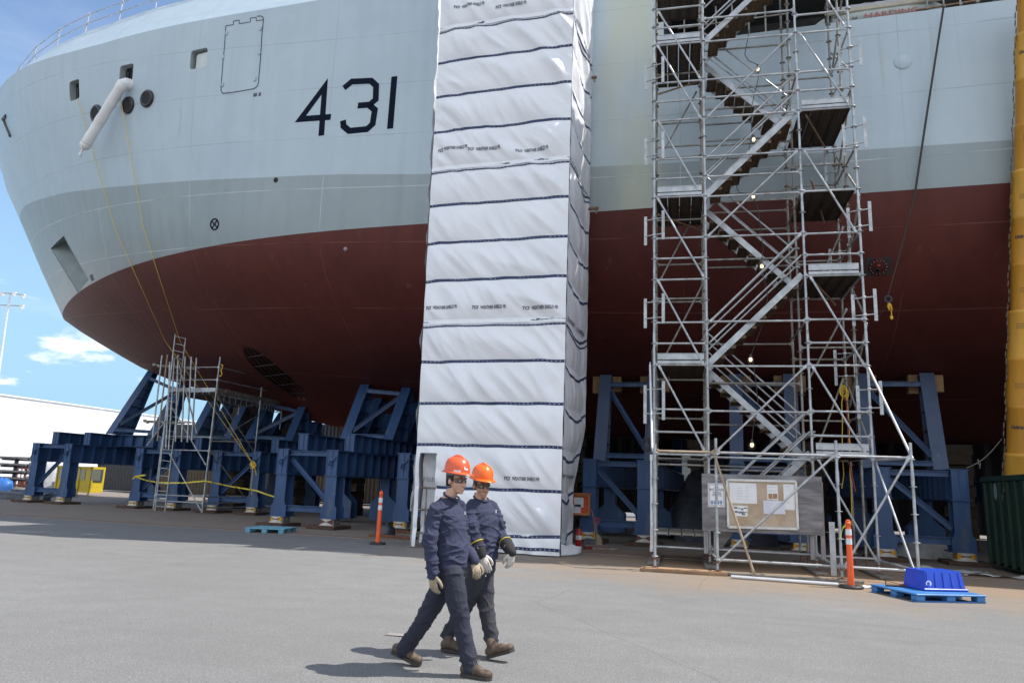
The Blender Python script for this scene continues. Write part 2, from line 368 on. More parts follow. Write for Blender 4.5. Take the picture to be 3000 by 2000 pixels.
# snap one column to the edge of the boat bay
kb = min(range(NC+1), key=lambda i: abs(cols_[i][-1][0]-XB)); XB = cols_[kb][NR-6][0]
for side in (-1, 1):
    base = len(verts)
    for c in cols_:
        for X, z, b in c: verts.append((X, YC+side*b, z))
    for i in range(NC):
        for j in range(NR-1):
            a, b_, c_, d = base+i*NR+j, base+(i+1)*NR+j, base+(i+1)*NR+j+1, base+i*NR+j+1
            faces.append((a,b_,c_,d) if side < 0 else (d,c_,b_,a)); fm.append(0 if j < len(low)-1 else (1 if j < len(low)+1 else 2))
def strip_close(j, flip):
    n_ = (NC+1)*NR
    for i in range(NC):
        a, b_ = i*NR+j, (i+1)*NR+j; f = (a, n_+a, n_+b_, b_)
        faces.append(f if flip else f[::-1]); fm.append(0 if j == 0 else 2)
strip_close(0, True); strip_close(NR-1, False)
n_ = (NC+1)*NR
for j in range(NR-1):
    a = NC*NR+j; faces.append((a, n_+a, n_+a+1, a+1)); fm.append(0 if j < len(low)-1 else (1 if j < len(low)+1 else 2))
def hull_mat(name, c, c2, ws=.5, rough=.42, streak=.5, line=(.62,.66,.68)):
    m = bpy.data.materials.new(name); m.use_nodes = True; t = m.node_tree; n = t.nodes; l = t.links; p = n['Principled BSDF']
    co = n.new('ShaderNodeTexCoord'); sx = n.new('ShaderNodeSeparateXYZ'); l.new(co.outputs['Object'], sx.inputs[0])
    def nz(s, scale, det, lo, hi):
        a = n.new('ShaderNodeMapping'); a.inputs['Scale'].default_value = scale; l.new(co.outputs['Object'], a.inputs[0])
        b = n.new('ShaderNodeTexNoise'); b.inputs['Scale'].default_value = s; b.inputs['Detail'].default_value = det; l.new(a.outputs[0], b.inputs['Vector'])
        q = n.new('ShaderNodeMapRange'); q.inputs[1].default_value = lo; q.inputs[2].default_value = hi; l.new(b.outputs[0], q.inputs[0]); return b, q
    _, a1 = nz(.35, (1,1,1), 6, .35, .65); _, a2 = nz(1.0, (2.4,2.4,.10), 5, .45, .75); _, a3 = nz(.9, (1,1,1), 3, .56, .60)
    def mx(f, A, B, k):
        q = n.new('ShaderNodeMath'); q.operation = 'MULTIPLY'; q.inputs[1].default_value = k; l.new(f, q.inputs[0]); x = n.new('ShaderNodeMixRGB'); l.new(q.outputs[0], x.inputs[0])
        for i, s in ((1,A),(2,B)):
            if isinstance(s, tuple): x.inputs[i].default_value = s+(1,)
            else: l.new(s, x.inputs[i])
        return x.outputs[0]
    cc = mx(a1.outputs[0], c, c2, .8); cc = mx(a2.outputs[0], cc, tuple(x*.80 for x in c2), streak); cc = mx(a3.outputs[0], cc, tuple(x*1.08 for x in c), .25)
    # weld seams: a plate edge every 1.95 m up and every 6.1 m along
    def seam(o, per, ofs, wd):
        ad = n.new('ShaderNodeMath'); ad.operation = 'ADD'; ad.inputs[1].default_value = ofs; l.new(o, ad.inputs[0])
        pp = n.new('ShaderNodeMath'); pp.operation = 'PINGPONG'; pp.inputs[1].default_value = per/2; l.new(ad.outputs[0], pp.inputs[0])
        mr = n.new('ShaderNodeMapRange'); mr.inputs[1].default_value = wd; mr.inputs[2].default_value = wd*.35; l.new(pp.outputs[0], mr.inputs[0]); return mr.outputs[0]
    # the horizontal seams follow the sheer: z - .0024 (x-8)^2
    xa = n.new('ShaderNodeMath'); xa.operation = 'ADD'; xa.inputs[1].default_value = -6; l.new(sx.outputs[0], xa.inputs[0])
    xm = n.new('ShaderNodeMath'); xm.operation = 'MINIMUM'; xm.inputs[1].default_value = 0; l.new(xa.outputs[0], xm.inputs[0])
    xq = n.new('ShaderNodeMath'); xq.operation = 'POWER'; xq.inputs[1].default_value = 2; l.new(xm.outputs[0], xq.inputs[0])
    zz = n.new('ShaderNodeMath'); zz.operation = 'MULTIPLY_ADD'; zz.inputs[1].default_value = -.0016; l.new(xq.outputs[0], zz.inputs[0]); l.new(sx.outputs[2], zz.inputs[2])
    s1 = seam(zz.outputs[0], 1.93, .62, .022); s2 = seam(sx.outputs[0], 6.1, 1.3, .020)
    mxm = n.new('ShaderNodeMath'); mxm.operation = 'MAXIMUM'; l.new(s1, mxm.inputs[0]); l.new(s2, mxm.inputs[1])
    _, br = nz(.5, (1,1,1), 3, .38, .52); mm = n.new('ShaderNodeMath'); mm.operation = 'MULTIPLY'; l.new(mxm.outputs[0], mm.inputs[0]); l.new(br.outputs[0], mm.inputs[1])
    cc = mx(mm.outputs[0], cc, line, ws)
    if name.startswith('light') or name.startswith('mid'):
        # yellowish wash-down stains on the plating between the sheeted tower and the stair tower
        xr = n.new('ShaderNodeMath'); xr.operation = 'MULTIPLY_ADD'; xr.inputs[1].default_value = .62; xr.inputs[2].default_value = 1.75; l.new(sx.outputs[0], xr.inputs[0])
        xa2 = n.new('ShaderNodeMath'); xa2.operation = 'ABSOLUTE'; l.new(xr.outputs[0], xa2.inputs[0])
        xm2 = n.new('ShaderNodeMapRange'); xm2.interpolation_type = 'SMOOTHSTEP'; xm2.inputs[1].default_value = 1.0; xm2.inputs[2].default_value = .2; l.new(xa2.outputs[0], xm2.inputs[0])
        _, a5 = nz(.7, (1.6,1.6,.35), 5, .30, .62); q5 = n.new('ShaderNodeMath'); q5.operation = 'MULTIPLY'; l.new(xm2.outputs[0], q5.inputs[0]); l.new(a5.outputs[0], q5.inputs[1])
        cc = mx(q5.outputs[0], cc, (.47,.49,.38), .75)
    _, a6 = nz(1.0, (3.5,3.5,.16), 6, .66, .76); cc = mx(a6.outputs[0], cc, (.34,.30,.24) if not name.startswith('red') else (.20,.12,.10), .30)
    l.new(cc, p.inputs['Base Color']); p.inputs['Roughness'].default_value = rough
    # plating: shallow buckles between frames (about .7 m apart) plus weld beads
    bn, _ = nz(1.0, (1.4,1.4,.35), 2, 0, 1); fb = n.new('ShaderNodeMath'); fb.operation = 'SINE'; fm_ = n.new('ShaderNodeMath'); fm_.operation = 'MULTIPLY'; fm_.inputs[1].default_value = 9.0
    l.new(sx.outputs[0], fm_.inputs[0]); l.new(fm_.outputs[0], fb.inputs[0])
    f2 = n.new('ShaderNodeMath'); f2.operation = 'MULTIPLY_ADD'; f2.inputs[1].default_value = .22; l.new(fb.outputs[0], f2.inputs[0]); l.new(bn.outputs[0], f2.inputs[2])
    f3 = n.new('ShaderNodeMath'); f3.operation = 'MULTIPLY_ADD'; f3.inputs[1].default_value = .8; l.new(mxm.outputs[0], f3.inputs[0]); l.new(f2.outputs[0], f3.inputs[2])
    p.inputs['Specular IOR Level'].default_value = .28 if name.startswith('red') else .45
    bu = n.new('ShaderNodeBump'); bu.inputs['Strength'].default_value = .35; bu.inputs['Distance'].default_value = .02; l.new(f3.outputs[0], bu.inputs['Height']); l.new(bu.outputs[0], p.inputs['Normal'])
    return m
HRED = hull_mat('red antifouling paint', (.112,.027,.021), (.086,.021,.017), .35, .62, .55, (.26,.12,.10))
HMID = hull_mat('mid grey hull paint', (.295,.345,.36), (.265,.315,.33), .55, .40, .40)
HLIG = hull_mat('light grey hull paint', (.435,.52,.575), (.405,.49,.55), .5, .38, .30, (.30,.34,.36))
me = bpy.data.meshes.new('hull'); off = Vector((0,YC,0))
me.from_pydata([tuple(Vector(v)-off) for v in verts], [], faces)
for mm in (HRED, HMID, HLIG): me.materials.append(mm)
me.polygons.foreach_set('material_index', fm); me.polygons.foreach_set('use_smooth', [True]*len(fm)); me.validate(); me.update()
hull = bpy.data.objects.new('hull', me); col.objects.link(hull); hull.parent = ship
# sharp edge where the top closes
BV = BVHTree.FromPolygons([Vector(v) for v in verts], faces)
def onhull(px, py):
    h = BV.ray_cast(CAM, ray(px, py).normalized()); nrm = h[1]
    if nrm.dot(ray(px,py)) > 0: nrm = -nrm
    return h[0], nrm
def hullY(X, z):
    h = BV.ray_cast(Vector((X, 0, z)), Vector((0,1,0))); return h[0].y if h[0] else YC
def tang(nrm):
    ux = Vector((0,0,1)).cross(nrm); ux.normalize()
    if ux.x < 0: ux = -ux
    uy = nrm.cross(ux); 
    if uy.z < 0: uy = -uy
    return ux, uy
def drape(mb, poly2d_vs, fs, off, fn):
    vs = []
    for a, b in poly2d_vs:
        X, z = fn(a, b); vs.append(Vector((X, hullY(X, z)-off, z)))
    mb.add(vs, fs)
def stroke(pts, w, closed=False, n=10):
    """thick polyline with mitred corners -> verts, faces (subdivided along)"""
    m = len(pts); vs = []; fs = []; L_ = []
    for i in range(m):
        a = Vector(pts[i-1] if (i > 0 or closed) else pts[i]); b = Vector(pts[i]); c = Vector(pts[(i+1) % m] if (i < m-1 or closed) else pts[i])
        d1 = (b-a).normalized() if (b-a).length > 1e-6 else (c-b).normalized(); d2 = (c-b).normalized() if (c-b).length > 1e-6 else d1
        n1 = Vector((-d1.y, d1.x)); n2 = Vector((-d2.y, d2.x)); q = (n1+n2).normalized(); k = w/2/max(.35, q.dot(n1)); L_.append((b+q*k, b-q*k))
    segs = m if closed else m-1
    for i in range(segs):
        A, B = L_[i], L_[(i+1) % m]
        for k in range(n):
            f0, f1 = k/n, (k+1)/n; o = len(vs)
            vs += [A[0].lerp(B[0], f0), A[1].lerp(B[1], f0), A[1].lerp(B[1], f1), A[0].lerp(B[0], f1)]; fs.append((o,o+1,o+2,o+3))
    return vs, fs
# hull number: corners read from the photo, laid on the plating
def digit(name, strokes, w):
    mb = MB()
    for pts, cl in strokes:
        vs, fs = stroke(pts, w, cl); drape(mb, [(v.x, v.y) for v in vs], fs, .006, lambda a, b: (a, b))
    return mb
def hp(u, v): 
    h, _ = onhull(u, v); return Vector((h.x, h.z))
def hq(L_): return [hp(u*1.27551, v*1.27551) for u, v in L_]
hn = bpy.data.objects.new('hull_number', None); col.objects.link(hn); hn.parent = ship; WLOC[hn.name] = off
sw = .23
digit('d', [(hq([(760,269),(690,274),(746,199),(738,312)]), False)], sw).build('number_four', NAVY, hn)
digit('d', [(hq([(790,203),(808,188),(852,186),(864,197),(863,229),(849,241),(822,243)]), False), (hq([(848,242),(861,253),(856,285),(843,297),(802,301),(789,290),(788,277)]), False)], sw).build('number_three', NAVY, hn)
digit('d', [(hq([(906,176),(896,296)]), False)], sw).build('number_one', NAVY, hn)
# bulwark: leans inboard above the knuckle, forward of the superstructure
mb = MB(); bl = [c[-1] for c in cols_ if c[-1][0] < -9]
tops = []
NB = len(bl)
bv = []; 
for X, z, b in bl:
    h = it([(-42,.4),(-34.5,.95),(-32.6,1.45),(-28.3,2.2),(-25,2.5),(-14,2.6),(-9,2.6)], X); inn = it([(-42,.3),(-34,.8),(-31.5,1.1),(-27,1.5),(-20,1.6),(-9,1.6)], X)
    bv.append([(X, b, z-.002), (X+.12, max(0,b-inn), z+h), (X+.14, max(0,b-inn-.12), z+h), (X+.14, max(0,b-inn-.1), z)])
    tops.append(Vector((X+.13, YC-max(0,b-inn-.06), z+h)))
for side in (-1,1):
    vs = [Vector((X, YC+side*b, z)) for r in bv for X, b, z in r]
    mb.add(vs, [((i*4+k, (i+1)*4+k, (i+1)*4+k+1, i*4+k+1) if side < 0 else (i*4+k+1, (i+1)*4+k+1, (i+1)*4+k, i*4+k)) for i in range(NB-1) for k in range(3)], False)
mb.build('bulwark', HLIG, ship)
# superstructure (above the picture; it throws the ship's shadow on the quay)
mb = MB(); mb.box((12.5, YC, 21.2),(41, 20.6, 4.16)); mb.box((2, YC, 25.2),(15, 18.5, 3.8)); mb.box((8, YC, 29.5),(4, 5, 5)); mb.build('superstructure', HLIG, ship)
# guard rail along the foredeck
mb = MB(); rp = [t_ for t_ in tops if t_.x < -15]
def along(pts, d0, step):
    out = []; acc = 0; last = pts[0]; nxt = d0
    for p_ in pts[1:]:
        L_ = (p_-last).length
        while acc+L_ >= nxt: out.append(last.lerp(p_, (nxt-acc)/L_)); nxt += step
        acc += L_; last = p_
    return out
posts = along(rp, 3.2, 2.35)
for k, p_ in enumerate(posts):
    mb.tube(p_, p_+Vector((0,.05,1.12)), .03); 
    for h_ in (.55, 1.0): mb.bbox(p_+Vector((0,.05,h_)), (.1,.1,.1), .02)
for h_ in (.0, .52, 1.0):
    for a, b in zip(posts, posts[1:]): mb.tube(a+Vector((0,.03,h_+.02)), b+Vector((0,.03,h_+.02)), .024)
a = posts[1]
for k in range(2): 
    q = a+Vector((-.25-.3*k,.12,0)); mb.tube(q, q+Vector((0,.05,1.25)), .03)
mb.build('guard_rail', GALV, ship)
# ---- mooring ports: recessed, rounded openings in the bow plating
def rrect(w, h, r, n=5):
    o = []
    for cx, cy, a0 in ((w/2-r,h/2-r,0),(-w/2+r,h/2-r,90),(-w/2+r,-h/2+r,180),(w/2-r,-h/2+r,270)):
        for i in range(n+1): a = R(a0+90*i/n); o.append((cx+r*math.cos(a), cy+r*math.sin(a)))
    return o
def ringface(mb, A, B):
    m = len(A); o = A+B; mb.add(o, [(i, (i+1)%m, m+(i+1)%m, m+i) for i in range(m)])
def port(corners, inner, depth=.35, name='mooring_port'):
    """corners: photo pixels of the opening (tl,tr,br,bl)"""
    P4 = [onhull(*p)[0] for p in corners]; c = sum(P4, Vector())/4; nrm = sum((onhull(*p)[1] for p in corners), Vector()).normalized()
    ux = ((P4[1]-P4[0])+(P4[2]-P4[3])).normalized(); uy = nrm.cross(ux).normalized()
    if uy.z < 0: uy = -uy
    w = ((P4[1]-P4[0]).length+(P4[2]-P4[3]).length)/2; h = ((P4[0]-P4[3]).length+(P4[1]-P4[2]).length)/2
    out = rrect(w, h, min(w,h)*.16); 
    return c, nrm, ux, uy, w, h, out
RECESS = pm('recess paint', (.36,.41,.42), (.31,.35,.36), 2, .5)
CUTS = []; CV = []; CF = []; CM = []
def CUT(poly, c, ux, uy, nrm, d, mi, outw=.6):
    m = len(poly); o = len(CV)
    CV.extend([c+ux*a+uy*b+nrm*outw for a, b in poly] + [c+ux*a+uy*b-nrm*d for a, b in poly])
    fs = [tuple(range(m)), tuple(range(2*m-1, m-1, -1))] + [(i, m+i, m+(i+1)%m, (i+1)%m) for i in range(m)]
    if ux.cross(uy).dot(nrm) < 0: fs = [f[::-1] for f in fs]
    CF.extend([tuple(i+o for i in f) for f in fs]); CM.extend([mi]*len(fs))
def make_port(u0, v0, u1, v1, u2, v2, u3, v3, kind):
    k = 2.351; c, nrm, ux, uy, w, h, out = port([(u0/k,v0/k),(u1/k,v1/k),(u2/k,v2/k),(u3/k,v3/k)], 0)
    CUTS.append((c, nrm, ux, uy, out))
    d = .30
    B = [c+ux*a*.985+uy*b*.985-nrm*(d-.004) for a, b in out]
    CUT(out, c, ux, uy, nrm, d, 0)
    mb = MB(); mb.add(B, [tuple(range(len(B)))]); po = mb.build('mooring_port', DARK, ship); mb = MB()
    if kind == 'open':
        I = [c+ux*a*.93+uy*b*.93-nrm*(d-.02) for a, b in out]; mb = MB(); ringface(mb, [c+ux*a*.985+uy*b*.985-nrm*(d-.03) for a, b in out], I); 
        mb.tube(c-ux*w*.28-uy*h*.3-nrm*(d-.05), c-ux*w*.28+uy*h*.25-nrm*(d-.05), .03); mb.build('frame', pm('port frame', (.05,.055,.06)), po)
        mb = MB(); mb.prism([(-.05*w,.42*h),(.44*w,.42*h),(.44*w,-.1*h)], c-nrm*(d-.06), ux, uy, .02); mb.build('flap', pm('port flap', (.11,.12,.12)), po)
    else:
        mb = MB(); lid = rrect(w*.78, h*.86, w*.10); M_ = [(a+w*.06, b-h*.05) for a, b in lid]; mb.prism(M_, c-nrm*.16, (ux*.98+nrm*.06), uy, .03); mb.build('shutter', pm('pale shutter', (.60,.65,.63), (.54,.59,.57), 2, .45), po)
make_port(470,570,540,545,552,675,490,697,'open')
make_port(822,458,915,438,918,552,826,572,'open')
make_port(1315,350,1428,330,1424,455,1308,484,'shut')
# slot at the far left of the bow
mb = MB(); 
hs = [onhull(u/2.09, 150+v/2.09) for u, v in ((20,420),(38,398),(30,420),(66,520))]
mb.path([hs[1][0]+hs[1][1]*.0, hs[0][0], hs[2][0].lerp(hs[0][0],.5), hs[3][0]], .10, 6); mb.build('mooring_slot', pm('port frame', (.05,.055,.06)), ship)
# ---- round fairleads (black)
def fairlead(u, v, ru, rv):
    k = 2.351; p_, nr = onhull(u/k, v/k); ux, uy = tang(nr); e = (onhull((u+ru)/k, v/k)[0]-p_).length; f = (onhull(u/k, (v+rv)/k)[0]-p_).length; r_ = (e+f)/2
    M = Matrix((ux, uy, nr)).transposed(); mb = MB()
    mb.torus(p_+nr*.02, M, r_*.80, r_*.22, 28, 10); fo = mb.build('fairlead', pm('black fairlead', (.012,.012,.014), (.02,.02,.022), 4, .25), ship)
    mb = MB(); mb.lathe([(r_*.72,.03),(r_*.5,-.04),(r_*.3,-.05),(.001,-.05)], p_+nr*.05, 24, M); mb.build('dark_hole_disc', DARK, fo)  # shallow dark dish standing in for the shade inside the hole
    mb = MB(); q = p_+nr*.05-uy*r_*.35+ux*r_*.2; mb.bbox(q, (r_*.3,r_*.3,.05), .015, M); mb.build('roller', pm('port flap', (.11,.12,.12)), fo)
fairlead(885,727,42,56); fairlead(1016,682,45,56); fairlead(668,787,42,56)
# ---- side hatch with hinges
k = 2.351
hc = [onhull(u/k, v/k)[0] for u, v in ((1560,150),(1815,112),(1775,605),(1522,645))]
mb = MB()
def hl(pts, r_=.013):
    q = []
    for (u0, v0), (u1, v1) in zip(pts, pts[1:]):
        for i in range(6):
            a = i/6; p_, nr = onhull((u0+(u1-u0)*a)/k, (v0+(v1-v0)*a)/k); q.append(p_+nr*.006)
    p_, nr = onhull(pts[-1][0]/k, pts[-1][1]/k); q.append(p_+nr*.006); mb.path(q, r_, 5)
hl([(1556,180),(1608,172),(1608,148),(1648,140),(1648,166),(1725,153),(1725,127),(1765,121),(1765,146),(1813,138)])
hl([(1556,180),(1546,330),(1537,420),(1523,600),(1523,628),(1535,645),(1600,638),(1700,622),(1752,612),(1772,596),(1780,575),(1795,400),(1804,250),(1815,140),(1812,120),(1795,112),(1770,114)], .016)
ht = mb.build('side_hatch', pm('hatch gap', (.05,.06,.07)), ship)
for u, v in ((1562,232),(1797,200),(1790,365),(1538,395),(1535,585),(1757,548)):
    p_, nr = onhull(u/k, v/k); ux, uy = tang(nr); M = Matrix((ux,uy,nr)).transposed(); mb = MB(); mb.bbox(p_+nr*.02, (.09,.16,.05), .015, M); mb.build('hinge', HLIG, ht)
# small markings
mb = MB(); p_, nr = onhull(1478/k, 1545/k); ux, uy = tang(nr); M = Matrix((ux,uy,nr)).transposed()
mb.torus(p_+nr*.002, M, .20, .028, 24, 6); 
for s_ in (-1,1): mb.beam(p_-ux*.13*s_-uy*.13+nr*.008, p_+ux*.13*s_+uy*.13+nr*.008, .045, .012, nr)
mb.build('draught_mark', NAVY, ship)
mb = MB(); p_, nr = onhull(1900/k, 1240/k); ux, uy = tang(nr); M = Matrix((ux,uy,nr)).transposed(); mb.lathe([(.09,0),(.09,.02),(.05,.022)], p_, 16, M); mb.build('drain', DARK, ship)
mb = MB(); p_, nr = onhull(1758/k, 655/k); ux, uy = tang(nr); M = Matrix((ux,uy,nr)).transposed(); mb.bbox(p_, (.16,.13,.03), .01, M); mb.bbox(p_+ux*.2, (.1,.13,.03), .01, M); mb.build('vent_plate', pm('vent plate', (.07,.08,.09)), ship)
mb = MB(); p_, nr = onhull(1013, 730); mb.ball(p_, .08); mb.build('bottom_plug', pm('sensor', (.35,.30,.30)), ship)
# letters at the bow marks
mb = MB(); p_, nr = onhull(272, 820); ux, uy = tang(nr)
for s_, t_ in (((-.16,0),(-.16,.22)),((-.16,.22),(.16,.22)),((.16,.22),(.16,0)),((-.16,0),(.16,0)),((-.05,.05),(.05,.16)),((.05,.05),(-.05,.16))):
    mb.beam(p_+ux*s_[0]+uy*s_[1]+nr*.01, p_+ux*t_[0]+uy*t_[1]+nr*.01, .03, .006, nr)
mb.build('bow_mark', NAVY, ship)
# round flush plate on the right
mb = MB(); p_, nr = onhull(2400+640/2.613, 475/2.613); ux, uy = tang(nr); M = Matrix((ux,uy,nr)).transposed(); mb.lathe([(.225,-.01),(.225,.02),(.215,.028),(.001,.028)], p_, 36, M); mb.build('round_plate', HLIG, ship)
# bolted sea chest blank on a black square
mb = MB(); p_, nr = onhull(2450+350/2.85, 600+515/2.85); ux, uy = tang(nr); M = Matrix((ux,uy,nr)).transposed()
mb.bbox(p_+nr*.006, (.66,.54,.02), .006, M); sq = mb.build('sea_chest_surround', pm('bitumen patch', (.016,.02,.022), (.03,.032,.036), 6, .6), ship)
mb = MB(); mb.lathe([(.25,.0),(.25,.04),(.24,.05),(.001,.05)], p_, 30, M); sc_ = mb.build('blank_flange', pm('dark red flange', (.075,.018,.014), (.05,.014,.012), 5, .65, spec=.25), sq)
mb = MB()
for i in range(14): a = 2*math.pi*i/14; mb.ball(p_+nr*.055+ux*.21*math.cos(a)+uy*.21*math.sin(a), .016, 8)
mb.build('bolts', pm('bolts', (.35,.22,.17)), sc_)
mb = MB(); mb.lathe([(.07,.0),(.07,.05),(.045,.055),(.045,.0)], p_+nr*.05-uy*.09-ux*.03, 14, M); mb.build('valve', DARK, sc_); mb = MB(); mb.beam(p_+nr*.07-ux*.04+uy*.06, p_+nr*.07+ux*.04+uy*.06, .03,.03); mb.build('red_tag', pm('red tag', (.5,.05,.04)), sc_)

# anchor pocket near the stem: a wedge cut into the plating, flush at its forward edge
ak = 3.36
ac = [onhull(u/ak, 667+v/ak) for u, v in ((500,205),(628,80),(872,512),(775,645))]
A4 = [a for a, _ in ac]; an = sum((b for _, b in ac), Vector()).normalized()
o = len(CV); dp = 2.3; sh = (A4[0]-A4[1])*.12
CV.extend([A4[0]+an*.5, A4[1]+an*.5, A4[2]+an*.5, A4[3]+an*.5, A4[0]-an*.03, A4[1]-an*dp, A4[2]-an*dp, A4[3]-an*.03])
fs = [(0,1,2,3),(7,6,5,4),(4,5,1,0),(5,6,2,1),(6,7,3,2),(7,4,0,3)]
if (A4[1]-A4[0]).cross(A4[2]-A4[1]).dot(an) < 0: fs = [f[::-1] for f in fs]
CF.extend([tuple(i+o for i in f) for f in fs]); CM.extend([1]*6)
# bow thruster tunnel with its grid
tcn, tn = onhull(803, 1097); te, _ = onhull(738, 1040); tr_ = .84
circ = [(tr_*math.cos(2*math.pi*i/32), tr_*math.sin(2*math.pi*i/32)) for i in range(32)]
VX, VY_, VZ = Vector((1,0,0)), Vector((0,1,0)), Vector((0,0,1))
CUT(circ, tcn, VX, VZ, -VY_, 2.6, 2, 3.0)
mb = MB(); yg = []
def hull_at(X, z):
    h = BV.ray_cast(Vector((X, 5, z)), VY_); return h[0] if h[0] else Vector((X, YC-.6, z))
for q in np.linspace(-.8, .8, 6):
    hh = math.sqrt(max(.01, tr_*tr_-q*q)); 
    mb.path([hull_at(tcn.x+q, tcn.z+hh*f)+Vector((0,.12,0)) for f in np.linspace(-.97,.97,8)], .028, 5)
for q in np.linspace(-.85, .85, 7):
    hh = math.sqrt(max(.01, tr_*tr_-q*q)); 
    mb.path([hull_at(tcn.x+hh*f, tcn.z+q)+Vector((0,.10,0)) for f in np.linspace(-.97,.97,8)], .026, 5)
mb.build('thruster_grid', pm('grid steel', (.035,.024,.024), (.06,.05,.047), 8, .6), ship)
# boat bay: the side is open above the sheer strake
XB = -1.78
CUT([(XB-15,-1.5+.5),(XB-15,-1),(XB-14.5,-1.5),(26,-1.5),(26,1.55),(XB-15,1.55)] if False else [(XB+.0,-1.1),(XB+.10,-1.32),(XB+.32,-1.5),(31,-1.5),(31,1.55),(XB,1.55)], Vector((0, 21.0, 16.87)), VX, VZ, -VY_, 4.2, 3, 2.0)
cme = bpy.data.meshes.new('cut'); cme.from_pydata([tuple(v) for v in CV], [], CF)
CMATS = [RECESS, pm('shade darkened pocket paint', (.25,.30,.30), (.20,.24,.245), 1.5, .5), HRED, pm('bay paint', (.10,.11,.11), (.07,.075,.075), 2, .6)]  # greener grey pocket paint, darkened to stand in for recess shade
for mm in CMATS: cme.materials.append(mm)
cme.polygons.foreach_set('material_index', CM); cme.update()
cob = bpy.data.objects.new('cut', cme); col.objects.link(cob)
bo = hull.modifiers.new('b', 'BOOLEAN'); bo.operation = 'DIFFERENCE'; bo.solver = 'EXACT'; bo.object = cob; bo.material_mode = 'TRANSFER'
dg = bpy.context.evaluated_depsgraph_get(); dg.update(); nm = bpy.data.meshes.new_from_object(hull.evaluated_get(dg))
hull.modifiers.clear(); hull.data = nm; nm.name = 'hull'; bpy.data.objects.remove(cob)
try: nm.set_sharp_from_angle(angle=R(28))
except Exception as e_: print('sharp', e_)
print('hull faces', len(nm.polygons), [m.name for m in nm.materials], 'thruster', tcn, te, 'anchor', A4)
# ------------------------------------------------------------------ blue cradles under the ship
def under(X, Y):
    h = BV.ray_cast(Vector((X, Y, -1)), VZ); return h[0].z if h[0] else 6.5
JYEL = pm('jack yellow', (.68,.36,.03), (.55,.27,.02), 5, .5); JWH = pm('jack white', (.66,.64,.58), (.50,.47,.42), 4, .6, 0, .1); JRED = pm('jack oxide red', (.17,.05,.04)); JGREY = pm('jack grey', (.22,.23,.22))
PADM = pm('rusty pad', (.10,.055,.035), (.06,.035,.025), 3, .85, 0, .3, 30)
def leg(X, Y, zt, parent, inner=False):
    """outer face at Y; H section with a flared foot"""
    f = .36; mb = MB(); w = .21
    pol = [(-w,zt),(w,zt),(w,f+.52),(w+.03,f+.40),(w+.09,f+.33),(w+.09,f),(-w-.09,f),(-w-.09,f+.33),(-w-.03,f+.40),(-w,f+.52)]
    if inner: pol = [(-w,zt),(w,zt),(w,f+.75),(w+.35,f+.45),(w+.35,f-.2),(-w-.35,f-.2),(-w-.35,f+.45),(-w,f+.75)]
    mb.prism(pol, (X, Y+.02, 0), VX, VZ, .035); mb.prism(pol, (X, Y+.50, 0), VX, VZ, .035); mb.box((X, Y+.26, (zt+f)/2), (.06, .44, zt-f))
    mb.box((X, Y+.26, f-.015 if not inner else f-.215), (.74, .72, .03))
    return mb.build('leg', BLUE, parent)
def lug(X, Y, z, parent):
    mb = MB(); M = Matrix((VX, VZ, -VY_)).transposed()
    mb.torus((X-.02, Y-.06, z-.05), M @ Matrix.Rotation(R(80), 3, 'Y'), .07, .022, 16, 6)
    mb.beam((X-.02, Y-.06, z), (X+.17, Y-.05, z+.17), .03, .05); mb.beam((X-.02, Y-.04, z-.18), (X-.02, Y-.04, z+.03), .03, .1)
    return mb.build('lifting_lug', BLUE, parent)
def girder(X, Y0, Y1, z0, z1, parent, name='girder', w=.46):
    mb = MB(); zc = (z0+z1)/2; h = z1-z0
    mb.ibeam((X, Y0, zc), (X, Y1, zc), w, h, .035, (0,0,1), .62)
    mb.box((X, Y0-.012, zc), (w-.04, .024, h-.002)); mb.box((X, Y0-.035, zc), (.03, .022, h-.06)); 
    for s_ in (-1,1): mb.box((X+s_*(w/2-.035), Y0-.033, zc), (.028, .018, h-.02))
    for s_ in (-1,1): mb.box((X, Y0-.02, zc+s_*(h/2-.012)), (w+.05, .05, .024))
    return mb.build(name, BLUE, parent)
def channel(p0, p1, parent, w=.16, name='brace'):
    mb = MB(); p0 = Vector(p0); p1 = Vector(p1); mb.beam(p0, p1, .02, w, (0,0,1)); q = MB().frame(p0, p1)
    for s_ in (-1,1): mb.beam(p0+q[3]*(s_*(w/2-.01))+VY_*-.04, p1+q[3]*(s_*(w/2-.01))+VY_*-.04, .085, .02, q[3])
    return mb.build(name, BLUE, parent)
def jack(X, Y, where, red=False):
    o = thing('jack', 'white and yellow jack block '+where, 'jack', (X, Y+.26, 0), 'jacks under the outer cradle legs')
    y = Y+.16; mb = MB(); mb.prism([(-.23,.345),(.23,.345),(.23,.325),(.035,.245),(-.035,.245),(-.23,.325)], (X, y, 0), VX, VZ, .50); mb.build('upper_wedge', JWH, o)
    mb = MB(); mb.prism([(-.27,.115),(.27,.115),(.24,.135),(.035,.228),(-.035,.228),(-.24,.135)], (X, y, 0), VX, VZ, .52); mb.build('lower_wedge', JWH, o)
    mb = MB(); mb.box((X, y, .232), (.43, .46, .215)); mb.build('body', JRED if red else JYEL, o)
    mb = MB(); mb.box((X, y-.215, .237), (.20, .1, .022)); mb.build('slot', BLACK, o)
    mb = MB(); mb.bbox((X+.245, y, .235), (.06,.42,.20), .01); mb.tube((X+.26,y,.235),(X+.33,y,.235),.06,12); mb.build('side_housing', JGREY, o)
    mb = MB(); mb.bbox((X, y-.05, .06), (1.06, 1.15, .11), .012); mb.build('base_pad', PADM, o)
    return o
